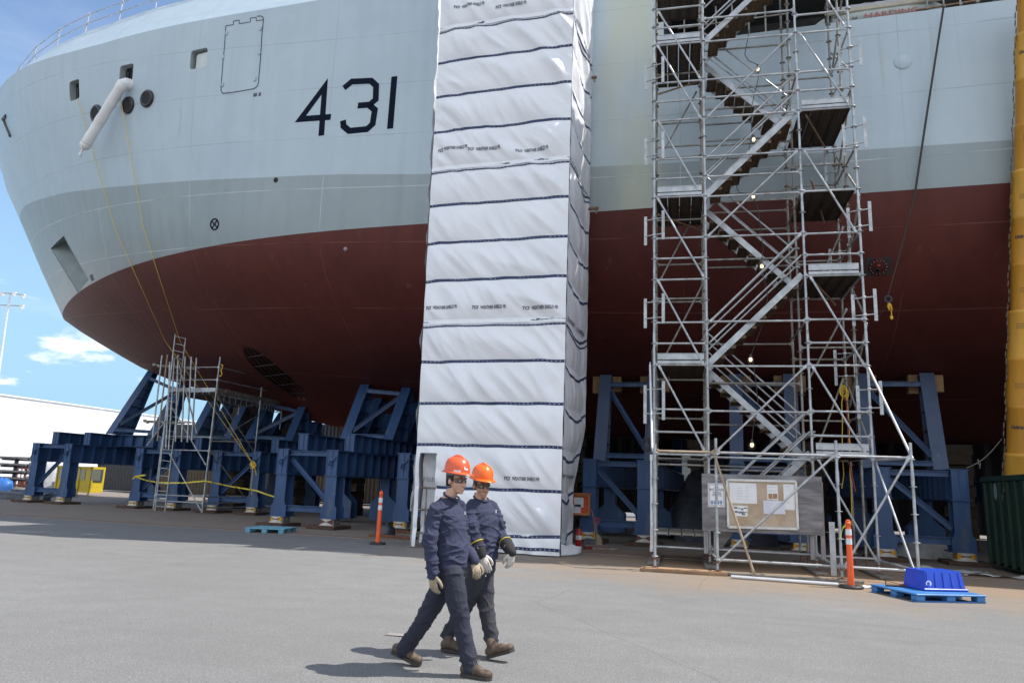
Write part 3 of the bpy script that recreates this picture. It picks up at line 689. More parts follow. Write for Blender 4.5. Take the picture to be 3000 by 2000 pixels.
def shore(X, b, t_, parent, wood=False, w=.43, D0=1.35):
    b = Vector(b); t_ = Vector(t_); mb = MB(); d = (t_-b).normalized(); nrm = Vector((0,-d.z,d.y))
    if nrm.y > 0: nrm = -nrm
    if wood: D0 = .8
    mb.beam(b, t_, w, .05, nrm); D1 = .36; dep = lambda f: D0*(1-f)+D1*f
    p0 = b+VY_*.03; p1 = t_+VY_*.03
    mb.prism([(0,0),(D0,0),((p1-p0).y+D1,(p1-p0).z),((p1-p0).y,(p1-p0).z)], p0, VY_, VZ, .04)
    n = max(2, int((t_-b).length/.60))
    for i in range(n+1):
        c = b.lerp(t_, i/n); mb.box(c+VY_*(.03+dep(i/n)/2)+VZ*(.012 if i == 0 else (-.012 if i == n else 0)), (w-.03, dep(i/n), .022))
    mb.beam(b+VY_*D0, t_+VY_*D1, w-.04, .03, nrm)
    o = mb.build('shore', BLUED if wood else BLUE, parent)
    if wood:
        k = MB(); k.bbox(t_-nrm*.36+Vector((-.36,.0,-.22)), (.30,.34,.62), .01); k.build('packing_timber', WOODP, o)
        k = MB(); k.bbox(t_-nrm*.36+Vector((.37,.0,-.20)), (.30,.34,.56), .01); k.build('packing_timber', WOODP, o)
    return o
def cradle(lab, Xs, Y0, zt, Yup, jl, sh, inner_dy=5.0, dia=1, sdia=1, lugs=True, wood=False, red=(), back=0):
    o = thing('ship_cradle', lab, 'cradle', (sum(Xs)/2, Y0, 0), 'blue cradles carrying the ship')
    zc = zt-.88; ends = []
    for i, X in enumerate(Xs):
        leg(X, Y0, zc-.002, o); leg(X, 2*YC-Y0-.52, zc-.002, o, True); 
        if Y0 < 26: leg(X, Y0+4.1, zc-.002, o, True)
        girder(X, Y0, 2*YC-Y0, zc, zt, o)
        if lugs: lug(X, Y0-.04, zt-.40, o)
        if Yup: girder(X, Yup[i], YC+(YC-Yup[i]), zt+.004, zt+.62, o, 'upper_beam', .42)
        b, t_ = sh[i]; shore(X, b, t_, o, wood); ends.append((Vector(b), Vector(t_)))
        if wood:
            bb = Vector((b[0], 2*YC-b[1], b[2])); tt = Vector((t_[0], 2*YC-t_[1], t_[2])); m2_ = MB(); m2_.beam(bb, tt, .43, .3, VY_); m2_.build('shore', BLUE, o)
        for q in range(back):
            dy = Vector((0, 1.3*(q+1), 0)); bb = Vector(b)+dy; tt = Vector(t_)+dy; tt.z = min(under(X, min(tt.y, YC))-.04, tt.z+.6); shore(X, bb, tt, o)
        jack(X, Y0, jl[i], i in red)
    Y = Y0+.12; a, b = Xs; z = zc
    g_ = .24
    channel((a+g_, Y, zt-.14), (b-g_, Y, zt-.14), o); channel((a+g_, Y, .62), (b-g_, Y, .62), o, .2)
    if dia > 0: channel((a+g_, Y+.1, zt-.32), (b-.22, Y+.1, .95), o)
    else: channel((a+.22, Y+.1, .85), (b-g_, Y+.1, zt-.45), o)
    (b0, t0), (b1, t1) = ends
    for f in (.06, .88): channel(b0.lerp(t0, f)+VX*.2, b1.lerp(t1, f)-VX*.2, o)
    if sdia > 0: channel(b0.lerp(t0, .14)+VX*.18+VY_*.08, b1.lerp(t1, .82)-VX*.18+VY_*.08, o)
    else: channel(b0.lerp(t0, .82)+VX*.18+VY_*.08, b1.lerp(t1, .14)-VX*.18+VY_*.08, o)
    return o
def shp(X, p0, p1, zb):
    b = PX(*p0, X); t_ = PX(*p1, X); d = (t_-b)/max(.1, (t_-b).z); b = b + d*(zb-b.z)
    for _ in range(8): t_ = b + d*(min(under(X, min((b+d*2).y, YC-.05)), 8)-.04-b.z) if _ == 0 else b + d*(min(under(X, min(t_.y, YC-.05)), 8)-.04-b.z)
    return tuple(b), tuple(t_)
A = (-32.55,-30.55); zA = 2.84
sa = [shp(-30.55,(324,1264),(440,1090),3.5), shp(-28.4,(442,1274),(545,1105),3.5)]
ca = cradle('blue steel cradle under the tip of the bow, farthest left of all', A, 28.0, zA, (29.0,29.0), ('under the leftmost blue leg of all','under the second blue leg from the left'), sa, dia=-1, sdia=1, back=0)
for dy in (-.25,.9): mb = MB(); y_ = (sa[0][0][1]+sa[1][0][1])/2+dy+.5; mb.ibeam((-32.7,y_,3.18),(-28.0,y_,3.18),.4,.60,.035,(0,0,1),.6); mb.build('spreader_beam', BLUE, ca)
B = (-26.3,-24.2)
cradle('blue steel cradle behind the small scaffold and its ladder', B, 28.0, 2.72, (29.3,29.3), ('under the blue leg just left of the ladder','under the blue leg right of the ladder'),
       [shp(B[0],(570,1268),(617,1178),3.35), shp(B[1],(675,1266),(713,1188),3.35)], dia=-1, sdia=-1, back=1)
C = (-22.0,-20.0)
cradle('blue steel cradle with the knotted yellow rope on its right leg', C, 28.0, 2.72, (29.3,29.3), ('right of the small scaffold post','under the blue leg with the knotted yellow rope'),
       [shp(C[0],(735,1270),(775,1195),3.35), shp(C[1],(845,1288),(885,1192),3.35)], dia=-1, sdia=1, red=(), back=1)
D = (-15.0,-13.05)
cradle('blue steel cradle with a Z braced shore frame, fully visible left of the white tarp', D, 22.5, 2.63, (23.7,23.6), ('behind the pale blue pallet','under the blue leg right of the pale blue pallet'),
       [shp(D[0],(1010,1286),(1068,1130),3.26), shp(D[1],(1136,1290),(1190,1139),3.26)], dia=1, sdia=1, red=(1,), back=2)
E_ = (-10.8,-8.8)
cradle('blue steel cradle mostly hidden behind the white tarp tower', E_, 23.4, 2.63, (25,25), ('just left of the white tarp tower','hidden behind the white tarp tower'),
       [((E_[0],26.6,3.26),(E_[0],27.6,5.42)), ((E_[1],26.6,3.26),(E_[1],27.6,5.42))], dia=1)
def mid(Xs, tp, bt): return [((X, 25.3, 2.63), (X+.02, 26.3, under(X, 26.3)-.06)) for X in Xs]
F = (-4.35,-2.62)
cradle('blue steel cradle beside the white tarp, with orange notice case on its leg', F, 23.5, 2.61, None, ('behind the red fire extinguisher','with oxide red cheeks, left of the stair tower'), mid(F,0,0), dia=1, sdia=-1, lugs=False, wood=True, red=(1,))
G = (.18, 1.95)
cradle('blue steel cradle behind the stair tower and notice board', G, 24.0, 2.61, None, ('behind the notice board, left of two','behind the notice board, right of two'), mid(G,0,0), dia=1, sdia=-1, lugs=False, wood=True)
H = (4.15, 6.12)
cradle('blue steel cradle between the stair tower and the green dumpster', H, 23.5, 2.6, None, ('behind the right foot of the stair tower','left of the green dumpster'), mid(H,0,0), dia=1, sdia=-1, lugs=False, wood=True)
I_ = (10.2,12.2)
cradle('blue steel cradle behind the green dumpster, beyond the right edge', I_, 23.5, 2.6, None, ('behind the green dumpster, left of two','behind the green dumpster, right of two'), mid(I_,0,0), dia=1, sdia=-1, lugs=False, wood=True)
# ------------------------------------------------------------------ scaffold tower wrapped in white sheeting
TY = 18.0; YB = 20.85
def tarpmat():
    m = pm('white woven sheeting', (.80,.81,.85), (.75,.76,.80), .7, .48, 0, 0)
    t = m.node_tree; n = t.nodes; l = t.links; p = n['Principled BSDF']; co = n['Texture Coordinate']
    wv = n.new('ShaderNodeTexNoise'); wv.inputs['Scale'].default_value = 170; wv.inputs['Detail'].default_value = 2; l.new(co.outputs['Object'], wv.inputs['Vector'])
    w2 = n.new('ShaderNodeTexNoise'); w2.inputs['Scale'].default_value = 3.2; w2.inputs['Detail'].default_value = 5; w2.inputs['Distortion'].default_value = .6
    ma = n.new('ShaderNodeMapping'); ma.inputs['Rotation'].default_value = (0,R(-42),0); m2_ = n.new('ShaderNodeMapping'); m2_.inputs['Scale'].default_value = (.28,1,1.6); l.new(co.outputs['Object'], ma.inputs[0]); l.new(ma.outputs[0], m2_.inputs[0]); l.new(m2_.outputs[0], w2.inputs['Vector'])
    ad = n.new('ShaderNodeMath'); ad.operation = 'MULTIPLY_ADD'; ad.inputs[1].default_value = .10; l.new(wv.outputs[0], ad.inputs[0]); l.new(w2.outputs[0], ad.inputs[2])
    bu = n.new('ShaderNodeBump'); bu.inputs['Strength'].default_value = .4; bu.inputs['Distance'].default_value = .05; l.new(ad.outputs[0], bu.inputs['Height']); l.new(bu.outputs[0], p.inputs['Normal'])
    return m
SHEET = tarpmat()
def tapemat(ax):
    m = pm('navy tape dots '+'xy'[ax], (.02,.04,.14)); t = m.node_tree; n = t.nodes; l = t.links; p = n['Principled BSDF']; co = n['Texture Coordinate']
    sx = n.new('ShaderNodeSeparateXYZ'); l.new(co.outputs['Object'], sx.inputs[0]); pp = n.new('ShaderNodeMath'); pp.operation = 'PINGPONG'; pp.inputs[1].default_value = .0575; l.new(sx.outputs[ax], pp.inputs[0])
    mr = n.new('ShaderNodeMath'); mr.operation = 'LESS_THAN'; mr.inputs[1].default_value = .0095; l.new(pp.outputs[0], mr.inputs[0])
    x = n.new('ShaderNodeMixRGB'); l.new(mr.outputs[0], x.inputs[0]); x.inputs[1].default_value = (.014,.032,.115,1); x.inputs[2].default_value = (.7,.72,.78,1); l.new(x.outputs[0], p.inputs['Base Color']); return m
TAPE = pm('navy tape', (.014,.032,.115), (.010,.022,.08), 3, .45); TDX = tapemat(0); TDY = tapemat(1)
tt_ = PY(1295,0,TY); tb_ = PY(1207,1600,TY)
def xl(z): return tb_.x + (tt_.x-tb_.x)*(z-tb_.z)/(tt_.z-tb_.z)
XR = -4.02
zst = [PP(1665+ (7 if y < 300 else 0)-(22 if y > 1200 else 0), y, Vector((XR,TY,0)), Vector((0,1,0))).z for y in (136,241.5,350,577,692.6,808.7,1056,1183.6,1311,1441)]
zdb = [PY(1668,y,TY).z for y in (33,463,934)]
bands = sorted(zst+zdb+[PY(1642,1572,TY).z])
def ridge(a, b, s=0):
    v = noise.noise(Vector((a, b, s))); return (1-abs(v)*2.2)
def fold(a, z, s=0.0):
    # hangs from the taped seams: slanting tension folds that fade at each seam, plus broad billows
    lo = max([q for q in bands if q <= z] or [z-.6]); hi = min([q for q in bands if q > z] or [z+.8])
    f = (z-lo)/max(.1, hi-lo); env = .18+.82*math.sin(math.pi*min(1,max(0,f)))**.7
    q = a*.75+z*.66; r = -a*.66+z*.75
    w = noise.noise(Vector((a*.45,z*.45,3+s)))
    d = .14*max(-.3,ridge(q*.95+.9*w, r*.22, s))*env
    x = q*1.7+1.2*w; tri = abs((x%1)-.5)*2; d += .10*(tri**1.5)*env*(.25+.75*max(0,noise.noise(Vector((q*.7,r*.5,s+13)))+.35))
    d += .055*ridge(q*3.1+w, r*.45, s+9)*env + .040*noise.noise(Vector((a*.8, z*.35, s+4)))
    d += .012*math.sin(math.pi*min(1,max(0,f)))
    return d
def fr(a, z): # front sheet; pulls in towards both corner posts
    e = min(1, max(0, min(a-xl(z), XR-a))/.35); return Vector((a, TY-.02-fold(a, z)*(.25+.75*e), z))
def sd(b, z): # right-hand side sheet
    e = min(1, max(0, min(b-TY, YB-b))/.3)
    return Vector((XR+.01-.10*e*max(0,1-z/9)-.30*((b-TY)/(YB-TY))*max(0,min(1,(3.4-z)/1.7))+(fold(b*1.0, z, 20)-.09)*(.12+.50*e), b, z))
tw = thing('wrapped_scaffold', 'tall scaffold tower wrapped in white sheeting with navy taped seams, against the hull', 'wrapped scaffold', ((xl(0)+XR)/2, (TY+YB)/2, 0))
ZT = 19.2; zo = PY(1240,1322,TY).z; xo = PY(1285,1400,TY).x
def sheet(name, fn, us, zs, skip=None):
    mb = MB(); nu = len(us(0)); vs = [fn(u, z) for z in zs for u in us(z)]
    fs = []
    for j in range(len(zs)-1):
        for i in range(nu-1):
            if skip and skip(us(zs[j])[i+1], zs[j+1], us(zs[j])[i]): continue
            fs.append((j*nu+i, j*nu+i+1, (j+1)*nu+i+1, (j+1)*nu+i))
    mb.add(vs, fs, True); return mb
zz_ = list(np.linspace(.03, ZT, 420))
def us_f(z): return list(np.linspace(xl(z), XR, 96))
sheet('f', fr, us_f, zz_, lambda x1, z1, x0: z1 <= zo and x1 <= xo and x0 > xl(z1)+.10).build('front_sheet', SHEET, tw)
sheet('s', sd, lambda z: list(np.linspace(TY-.02, YB, 50)), zz_).build('side_sheet', SHEET, tw)
mb = MB()
sheet('l', lambda b, z: Vector((xl(z)-.01-fold(b, z, 40)*.5, b, z)), lambda z: list(np.linspace(TY-.02, YB, 20)), list(np.linspace(.9, ZT, 120))).build('side_sheet', SHEET, tw)
def band(z0, fn, us, n, dots, sag=.0, hgt=.075):
    mb = MB(); md = MB()
    for M_, h0, h1, o in ((mb, -hgt/2, hgt/2, .007), (md, -.011, .011, .022)):
        vs = []
        for u in np.linspace(us[0], us[1], n):
            zz = z0 + sag*math.sin(math.pi*(u-us[0])/(us[1]-us[0])) + .022*noise.noise(Vector((u*1.7, z0*3, 5)))
            for h_ in (h0, h1):
                p_ = fn(u, zz+h_); vs.append(p_ + (Vector((0,-o,0)) if dots is TDX else Vector((o,0,0))))
        M_.add(vs, [(2*i, 2*i+2, 2*i+3, 2*i+1) for i in range(n-1)], True)
    b_ = mb.build('tape_band', TAPE, tw); md.build('eyelet_row', dots, b_)
for z in bands:
    if z < zo and z > .9: band(z, fr, (xo, XR), 60, TDX)
    elif z < .9: band(z, fr, (xo, XR), 60, TDX, -.05)
    else: band(z, fr, (xl(z), XR), 90, TDX)
    band(z, sd, (TY, YB), 60, TDY, -.30)
for z in zdb:
    band(z-.13, fr, (xl(z), XR), 90, TDX, -.01, .05)
    # the upper sheet laps over the lower one here
    mb = MB(); vs = []
    for u in np.linspace(xl(z), XR, 90):
        for h_, o in ((-.075,.05),(-.03,.045),(.06,.004)): q = fr(u, z+h_); vs.append(q+Vector((0,-o*(.5+.5*noise.noise(Vector((u*2,z,8)))),0)))
    mb.add(vs, [(3*i+k, 3*i+3+k, 3*i+4+k, 3*i+1+k) for i in range(89) for k in (0,1)], True); mb.build('lap_flap', SHEET, tw)
    band(z-.15, sd, (TY, YB), 60, TDY, -.30, .05)
band(.16, fr, (xo+.6, XR), 50, TDX)
# printing on the sheet
T1 = text2d('TCI', .118, .25, .004, 1.0); T2 = text2d('WEATHER SHIELD FR', .125, .08, .003, .60)
def print_on(z, x0, fn, side=False):
    w1 = max(a for a, b in T1[0])+.05
    for (vs, fs), o, nm in ((T1, 0, 'logo_lettering'), (T2, w1, 'lettering')):
        mb = MB(); q = []
        for a, b in vs:
            p_ = fn(x0+a+o, z+b); q.append(p_ + (Vector((.016,0,0)) if side else Vector((0,-.016,0))))
        mb.add(q, fs); mb.build(nm, pm('sheet print', (.05,.06,.09), (.07,.08,.11), 4, .6), tw)
for y, xs_ in ((38,(1335,1455,1585)), (452,(1285,1376,1512)), (910,(1250,1388,1533)), (1405,(1478,))):
    for x in xs_:
        p_ = PY(x, y, TY)
        if xl(p_.z)-.02 < p_.x and p_.x+1.0 < XR+.02: print_on(p_.z, p_.x, fr)
for y in (40, 480, 940, 1410):
    z = PY(1668, y, TY).z+.1; print_on(z, TY+.25, sd, True); print_on(z, TY+1.55, sd, True)
# doorway at the lower left corner
mb = MB(); pz = lambda x, y, Y=TY+.12: PY(x, y, Y)
a = pz(1219,1335); b = pz(1203,1606); b.z = .02; mb.tube(b, a, .03, 10)
for y in (1366,1425,1487,1552): q = a.lerp(b, (y-1335)/271); mb.tube(q-VZ*.012, q+VZ*.012, .06, 10)
mb.box(b, (.2,.2,.015)); mb.build('post', GALVD, tw)
for (x0, y0, x1, y1) in ((1208,1427,1290,1430),(1203,1493,1280,1489),(1205,1558,1270,1562)):
    mb = MB(); mb.tube(pz(x0,y0), pz(x1,y1)+VX*.3, .028, 8); mb.build('ledger', GALVD, tw)
mb = MB(); mb.tube(pz(1250,1432), pz(1243,1555), .02, 8); mb.build('hanger', GALVD, tw)
sheet('b', lambda a_, z: Vector((a_, TY+.42-fold(a_,z,60)*.6, z)), lambda z: list(np.linspace(xl(z)+.05, xo+.5, 20)), list(np.linspace(.1, zo+.3, 40))).build('back_sheet', SHEET, tw)
mb = MB(); q = PY(1233,1408,TY+.30); text_on(mb, 'RF DLEIHS', .15, q, VX, VZ, shear=-.1, w=.8); mb.build('lettering', pm('show-through print', (.22,.23,.26)), tw)
# loose skirt on the ground at the right corner
mb = MB(); nI, nJ = 26, 14; vs = []
for j in range(nJ):
    for i in range(nI):
        u = i/(nI-1); v = j/(nJ-1); c = Vector((XR-.30+u*.50, TY+.15+u*1.5, 0)); 
        vs.append(c + Vector((v*.20*math.sin(u*3), -v*.26, max(.015, .32*(1-v)**2*(1-u*.5)+.07*noise.noise(Vector((u*5,v*4,2)))))))
mb.add(vs, [(j*nI+i, j*nI+i+1, (j+1)*nI+i+1, (j+1)*nI+i) for j in range(nJ-1) for i in range(nI-1)], True); mb.build('loose_skirt', SHEET, tw)
# ------------------------------------------------------------------ stair tower of system scaffold
T0 = Vector((-1.6, 18.0, 0)); yaw = R(4.0); TU = Vector((math.cos(yaw), math.sin(yaw), 0)); TV = Vector((-math.sin(yaw), math.cos(yaw), 0))
def TP(px, py, v=0.0):
    """point of the tower's plane at depth v seen at that pixel -> (u, z)"""
    p_ = PP(px, py, T0+TV*v, TV); d = p_-T0; return d.dot(TU), p_.z
def W_(u, v, z): return T0 + TU*u + TV*v + Vector((0,0,z))
us = [TP(x, 600)[0] for x in (1917, 2066, 2350, 2515)]
vs_ = [0.0, 1.12, 2.25]
U0, U1, U2, U3 = us
st = thing('stair_tower', 'tall galvanised scaffold stair tower standing in front of the red and grey hull', 'scaffold', W_((U0+U3)/2, 1.1, 0))
def tpz(px, py): return TP(px, py)[1]
zl = {'L': [tpz(1930, y) for y in (29,84,134,245,300,355,468,525,579,699,758,820,945,1006,1068,1198,1264,1329,1600)],
      'M': [tpz(2070, y) for y in (55,123,234,287,345,459,518,576,694,942,1072,1203,1338,1607)],
      'R': [tpz(2362, y) for y in (43,96,211,266,323,441,561,685,747,808,936,1004,1070,1204,1275,1332,1625)]}
ZTOP = 16.2; DR = .545
def post(u, v, z0, z1, parent=st, m=GALV, ros=True, zr0=.33):
    mb = MB(); mb.tube(W_(u,v,z0), W_(u,v,z1), .030, 10)
    if ros:
        z = zr0
        while z < z1-.05:
            if z > z0+.02: mb.lathe([(.03,-.006),(.075,-.005),(.075,.005),(.03,.006)], W_(u,v,z), 12)
            z += DR
        z = z0+2.0
        while z < z1: mb.tube(W_(u,v,z-.12), W_(u,v,z+.12), .036, 10); z += 3.27
    return mb.build('post', m, parent)
def ledger(p0, p1, m=GALV, name='ledger', r=.027, parent=st):
    mb = MB(); p0 = Vector(p0); p1 = Vector(p1); d = (p1-p0).normalized(); a = p0+d*.05; b = p1-d*.05; mb.tube(a, b, r, 8)
    for q, s_ in ((a, 1), (b, -1)): mb.bbox(q+d*(.01*s_), (.05,.05,.085), .012); mb.box(q-d*(.015*s_)+VZ*.0, (.014,.03,.15))
    return mb.build(name, m, parent)
def brace(p0, p1, m=GALV, r=.026, parent=st, name='diagonal_brace'):
    mb = MB(); p0 = Vector(p0); p1 = Vector(p1); d = (p1-p0).normalized(); mb.tube(p0+d*.06, p1-d*.06, r, 8)
    mb.beam(p0-d*.02, p0+d*.10, .02, .06); mb.beam(p1+d*.02, p1-d*.10, .02, .06)
    return mb.build(name, m, parent)
for v in vs_:
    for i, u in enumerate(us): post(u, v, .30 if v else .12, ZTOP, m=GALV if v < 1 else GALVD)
off_ = -.035
for key, a, b in (('L',U0,U1),('M',U1,U2),('R',U2,U3)):
    for z in zl[key]: ledger(W_(a,0,z), W_(b,0,z))
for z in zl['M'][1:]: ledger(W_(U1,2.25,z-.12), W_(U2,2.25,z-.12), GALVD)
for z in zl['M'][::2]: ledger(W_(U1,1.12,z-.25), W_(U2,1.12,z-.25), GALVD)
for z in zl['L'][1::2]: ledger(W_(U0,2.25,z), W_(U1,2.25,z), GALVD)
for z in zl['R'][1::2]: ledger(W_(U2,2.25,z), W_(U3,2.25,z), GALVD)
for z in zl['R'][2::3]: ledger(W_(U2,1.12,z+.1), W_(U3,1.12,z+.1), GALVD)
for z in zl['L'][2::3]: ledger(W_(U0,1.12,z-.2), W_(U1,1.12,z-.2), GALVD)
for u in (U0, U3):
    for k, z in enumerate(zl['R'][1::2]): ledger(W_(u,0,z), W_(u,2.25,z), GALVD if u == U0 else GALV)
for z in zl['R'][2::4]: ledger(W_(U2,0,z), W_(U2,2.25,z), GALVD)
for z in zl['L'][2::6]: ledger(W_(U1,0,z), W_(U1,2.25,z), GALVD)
# front diagonals, read off the photograph
def dg2(x0, y0, x1, y1, m=GALV, v=-.04): a = TP(x0,y0,v); b = TP(x1,y1,v); brace(W_(a[0],v,a[1]), W_(b[0],v,b[1]), m)
for q in ((1930,36,2050,228),(1927,135,2050,342),(1930,357,2045,555),(1928,583,2060,808),(1928,822,2060,1066),(1931,1072,2062,1316),
          (2320,100,2075,340),(2335,443,2076,690),(2345,686,2082,940),(2361,1072,2105,1316),(2345,100,2487,308),(2357,443,2507,678),(2375,812,2530,1066),(2381,1074,2535,1326),(2418,-10,2475,78)): dg2(*q)
for q in ((1935,820,2050,600),(1940,1060,2060,830),(1945,440,2040,270)): dg2(*q, GALVD, 2.2)
for q in ((2470,665,2380,870),(2480,905,2370,1110),(2455,250,2375,430),(2470,1110,2400,1300)): dg2(*q, GALVD, 2.2)
for k in range(4):   # end frames
    z = 2.6+k*3.2; brace(W_(U3+.04,.05,z), W_(U3+.04,2.2,z+1.9), GALVD); brace(W_(U3+.05,2.2,z+1.4), W_(U3+.05,.05,z+3.1), GALVD)
for k in range(3): z = 3.4+k*3.6; brace(W_(U0-.04,2.2,z), W_(U0-.04,.05,z+1.7), GALVD)
brace(W_(U0+.1,.3,zl['L'][8]-.35), W_(U1,2.2,zl['L'][8]-.15), RUSTP); brace(W_(U0+.1,.4,zl['L'][2]-1.2), W_(U1,2.1,zl['L'][2]+.1), RUSTP)
brace(W_(U2+.2,.1,zl['R'][4]-.1), W_(U3-.2,2.1,zl['R'][4]-.2), RUSTP); brace(W_(U2+.2,.1,zl['R'][9]-.1), W_(U3-.2,2.1,zl['R'][9]-.2), RUSTP); brace(W_(U2+.25,.1,zl['R'][6]+.35), W_(U3-.4,2.0,zl['R'][6]-.1), RUSTP)
# platforms
def platform(u0, u1, v0, v1, z, board=True, m=DECKU):
    mb = MB(); n = max(2, round((u1-u0)/.31)); w = (u1-u0)/n
    for i in range(n):
        a = u0+i*w; c = W_(a+w/2, (v0+v1)/2, z+.045); M = Matrix((TU,TV,VZ)).transposed()
        mb.box(c, (w-.02, v1-v0-.06, .012), M)
        for s_ in (-1,1): mb.box(c+TU*(s_*(w/2-.022))-VZ*.033, (.012, v1-v0-.06, .055), M)
        for q in (-.07,.07): mb.box(c+TU*q-VZ*.012, (.03, v1-v0-.1, .012), M)
        for e in (v0+.05, v1-.05): mb.box(W_(a+w/2, e, z+.035), (w-.05,.03,.05), M)
    o = mb.build('platform', m, st)
    if board:
        M = Matrix((TU,TV,VZ)).transposed(); t = MB(); c = W_((u0+u1)/2, v0-.055, z+.20); t.box(c, (u1-u0-.10, .03, .125), M); t.box(c+VZ*.072, (u1-u0-.10, .045, .014), M); t.box(c-VZ*.068, (u1-u0-.10, .045, .014), M)
        t.box(c-VZ*.14, (u1-u0-.10,.035,.07), M)
        t.build('toe_board', ALU, st)
    return o
ZL = [zl['L'][14], zl['L'][8], zl['L'][2]]; ZR = [zl['R'][15], zl['R'][9], zl['R'][4]]
for z in ZL: platform(U0+.03, U1-.03, .03, 2.2, z)
for z in ZR: platform(U2+.03, U3-.03, .03, 2.2, z)
platform(U2+.03, U3-.03, .03, 2.2, zl['R'][6], False)
platform(U0+.03, U1-.03, .03, 2.2, .66, False, GALVD)
ztopd = zl['L'][0]+1.1
platform(U0+.03, U1-.03, .03, 2.2, ztopd, False); platform(U1+.4, U3-.03, 1.15, 2.2, ztopd+.35, False); platform(U2+.03, U3-.03, .03, 2.2, ztopd+.25, False)
# stairs
def flight(ua, za, ub, zb, v0, v1):
    o = None; s0 = W_(ua, v0, za); s1 = W_(ub, v0, zb); e0 = W_(ua, v1, za); e1 = W_(ub, v1, zb)
    fl = MB(); 
    for p_, q in ((s0,s1),(e0,e1)): fl.beam(p_+VZ*.06, q+VZ*.06, .035, .15, VZ)
    o = fl.build('stair_flight', ALU, st); n = 9; M = Matrix((TU,TV,VZ)).transposed()
    for i in range(1, n):
        f = i/n; c = W_(ua+(ub-ua)*f, (v0+v1)/2, za+(zb-za)*f); t = MB(); dd = .25 if ub > ua else -.25
        t.box(c, (.27, v1-v0-.04, .012), M)
        for q in (-.125,.125): t.box(c+TU*q-VZ*.028, (.012, v1-v0-.04, .05), M)
        for q in (-.06,0,.06): t.box(c+TU*q-VZ*.012, (.025, v1-v0-.06, .014), M)
        for e in (v0, v1): t.box(W_(ua+(ub-ua)*f, e, za+(zb-za)*f-.005)+TV*(.022 if e == v0 else -.022), (.24,.008,.09), M)
        t.build('tread', TREAD, o)
    for vv in (v0-.03, v1+.03):
        for h in (.55, 1.05):
            t = MB(); a = W_(ua, vv, za+h); b = W_(ub, vv, zb+h); t.tube(a, b, .024, 8); t.tube(b, b+TU*(.12 if ub > ua else -.12), .024, 6); t.build('handrail', GALV, o)
    return o
flight(U1+.05, ZL[0], U2-.05, ZR[1], .10, 1.05)
flight(U1+.05, ZL[1], U2-.05, ZR[2], .10, 1.05)
flight(U1+.05, ZL[2], U2-.05, ZR[2]+2*(ZR[2]-ZL[1]), .10, 1.05)
flight(U2-.05, ZR[0], U1+.05, ZL[0], 1.20, 2.12)
flight(U2-.05, ZR[1], U1+.05, ZL[1], 1.20, 2.12)
flight(U2-.05, ZR[2], U1+.05, ZL[2], 1.20, 2.12)
flight(U1+.2, .55, U2+.0, ZR[0], .25, 1.05)
# flat side brackets clipped to the outer posts
def bracket(u, v, za, zb, dirv):
    mb = MB(); M = Matrix((TU,TV,VZ)).transposed(); zc = (za+zb)/2; 
    for s_ in (-1,1):
        c = W_(u, v, zc) + dirv*(.24*s_); mb.box(c+VZ*(.04*s_), (.075,.012,zb-za), M)
    for z in (za+.2, zb-.15): mb.tube(W_(u,v,z)-dirv*.24, W_(u,v,z)+dirv*.24, .016, 6); mb.bbox(W_(u,v,z), (.09,.09,.07), .015)
    return mb.build('side_bracket', GALV, st)
dL = (TU*.75+TV*-.3).normalized()
for y0, y1 in ((178,252),(396,475),(626,710),(867,954),(1122,1235)): bracket(U0, 0, tpz(1917,y1), tpz(1917,y0), dL)
for y0, y1 in ((120,202),(352,443),(599,686),(854,947),(1122,1220)): bracket(U3, 0, tpz(2530,y1), tpz(2530,y0), dL)
for z in (4.6, 7.4, 10.3): bracket(U3, 2.25, z, z+.95, dL)
# low outrigger bay in front
OV = -1.62
ou = [TP(x, 1500, OV)[0] for x in (1919, 2100, 2458)]; ou.append(ou[2]+1.42)
ozt = TP(2100, 1325, OV)[1]; ozb = TP(2100, 1638, OV)[1]
otop = [TP(1919,1300,OV)[1], TP(2097,1283,OV)[1], TP(2455,1290,OV)[1], TP(2652,1296,OV)[1]]
for u, zt_ in zip(ou, otop): post(u, OV, .10, zt_, zr0=ozb)
oz = [TP(x, y, OV)[1] for x, y in ((1930,1314),(2110,1320),(2460,1330))]
for i in range(3):
    if i == 0: ledger(W_(ou[0],OV,ozt), W_(ou[1],OV,ozt), pm('tan tube', (.42,.33,.24), (.30,.22,.15), 4, .6, .2))
    else: ledger(W_(ou[i],OV,ozt), W_(ou[i+1],OV,ozt)); ledger(W_(ou[i],OV,ozb), W_(ou[i+1],OV,ozb))
for i, u in enumerate(ou):
    if i: ledger(W_(u,OV,ozt), W_([U0,U1,U2,U3][i],0,ozt)); ledger(W_(u,OV,ozb), W_([U0,U1,U2,U3][i],0,ozb+.05))
brace(W_(ou[1]+.05,OV-.03,ozb), W_(ou[2]-.05,OV-.03,ozt)); brace(W_(ou[2]+.05,OV-.03,ozb), W_(ou[3]-.05,OV-.03,ozt))
brace(W_(U3,0,TP(2560,1072)[1]), W_(ou[3]+.02,OV,ozt), pm('white tube', (.66,.66,.66), (.52,.52,.52), 6, .45, .2))
brace(W_(U2+.1,0,TP(2390,1340)[1]), W_(U3-.05,0,TP(2560,1640)[1])); brace(W_(U3+.05,0,TP(2565,1350)[1]), W_(ou[3]-.03,OV+.2,ozb))
tanb = pm('tan tube', (.42,.33,.24)); a = W_(ou[1]-.06, OV-.02, ozt+.03); b = PZ(2210, 1682, .06); brace(a, b, tanb, .026)
t = MB(); a = W_(ou[0]-.09, OV-.03, otop[0]+3.0); 
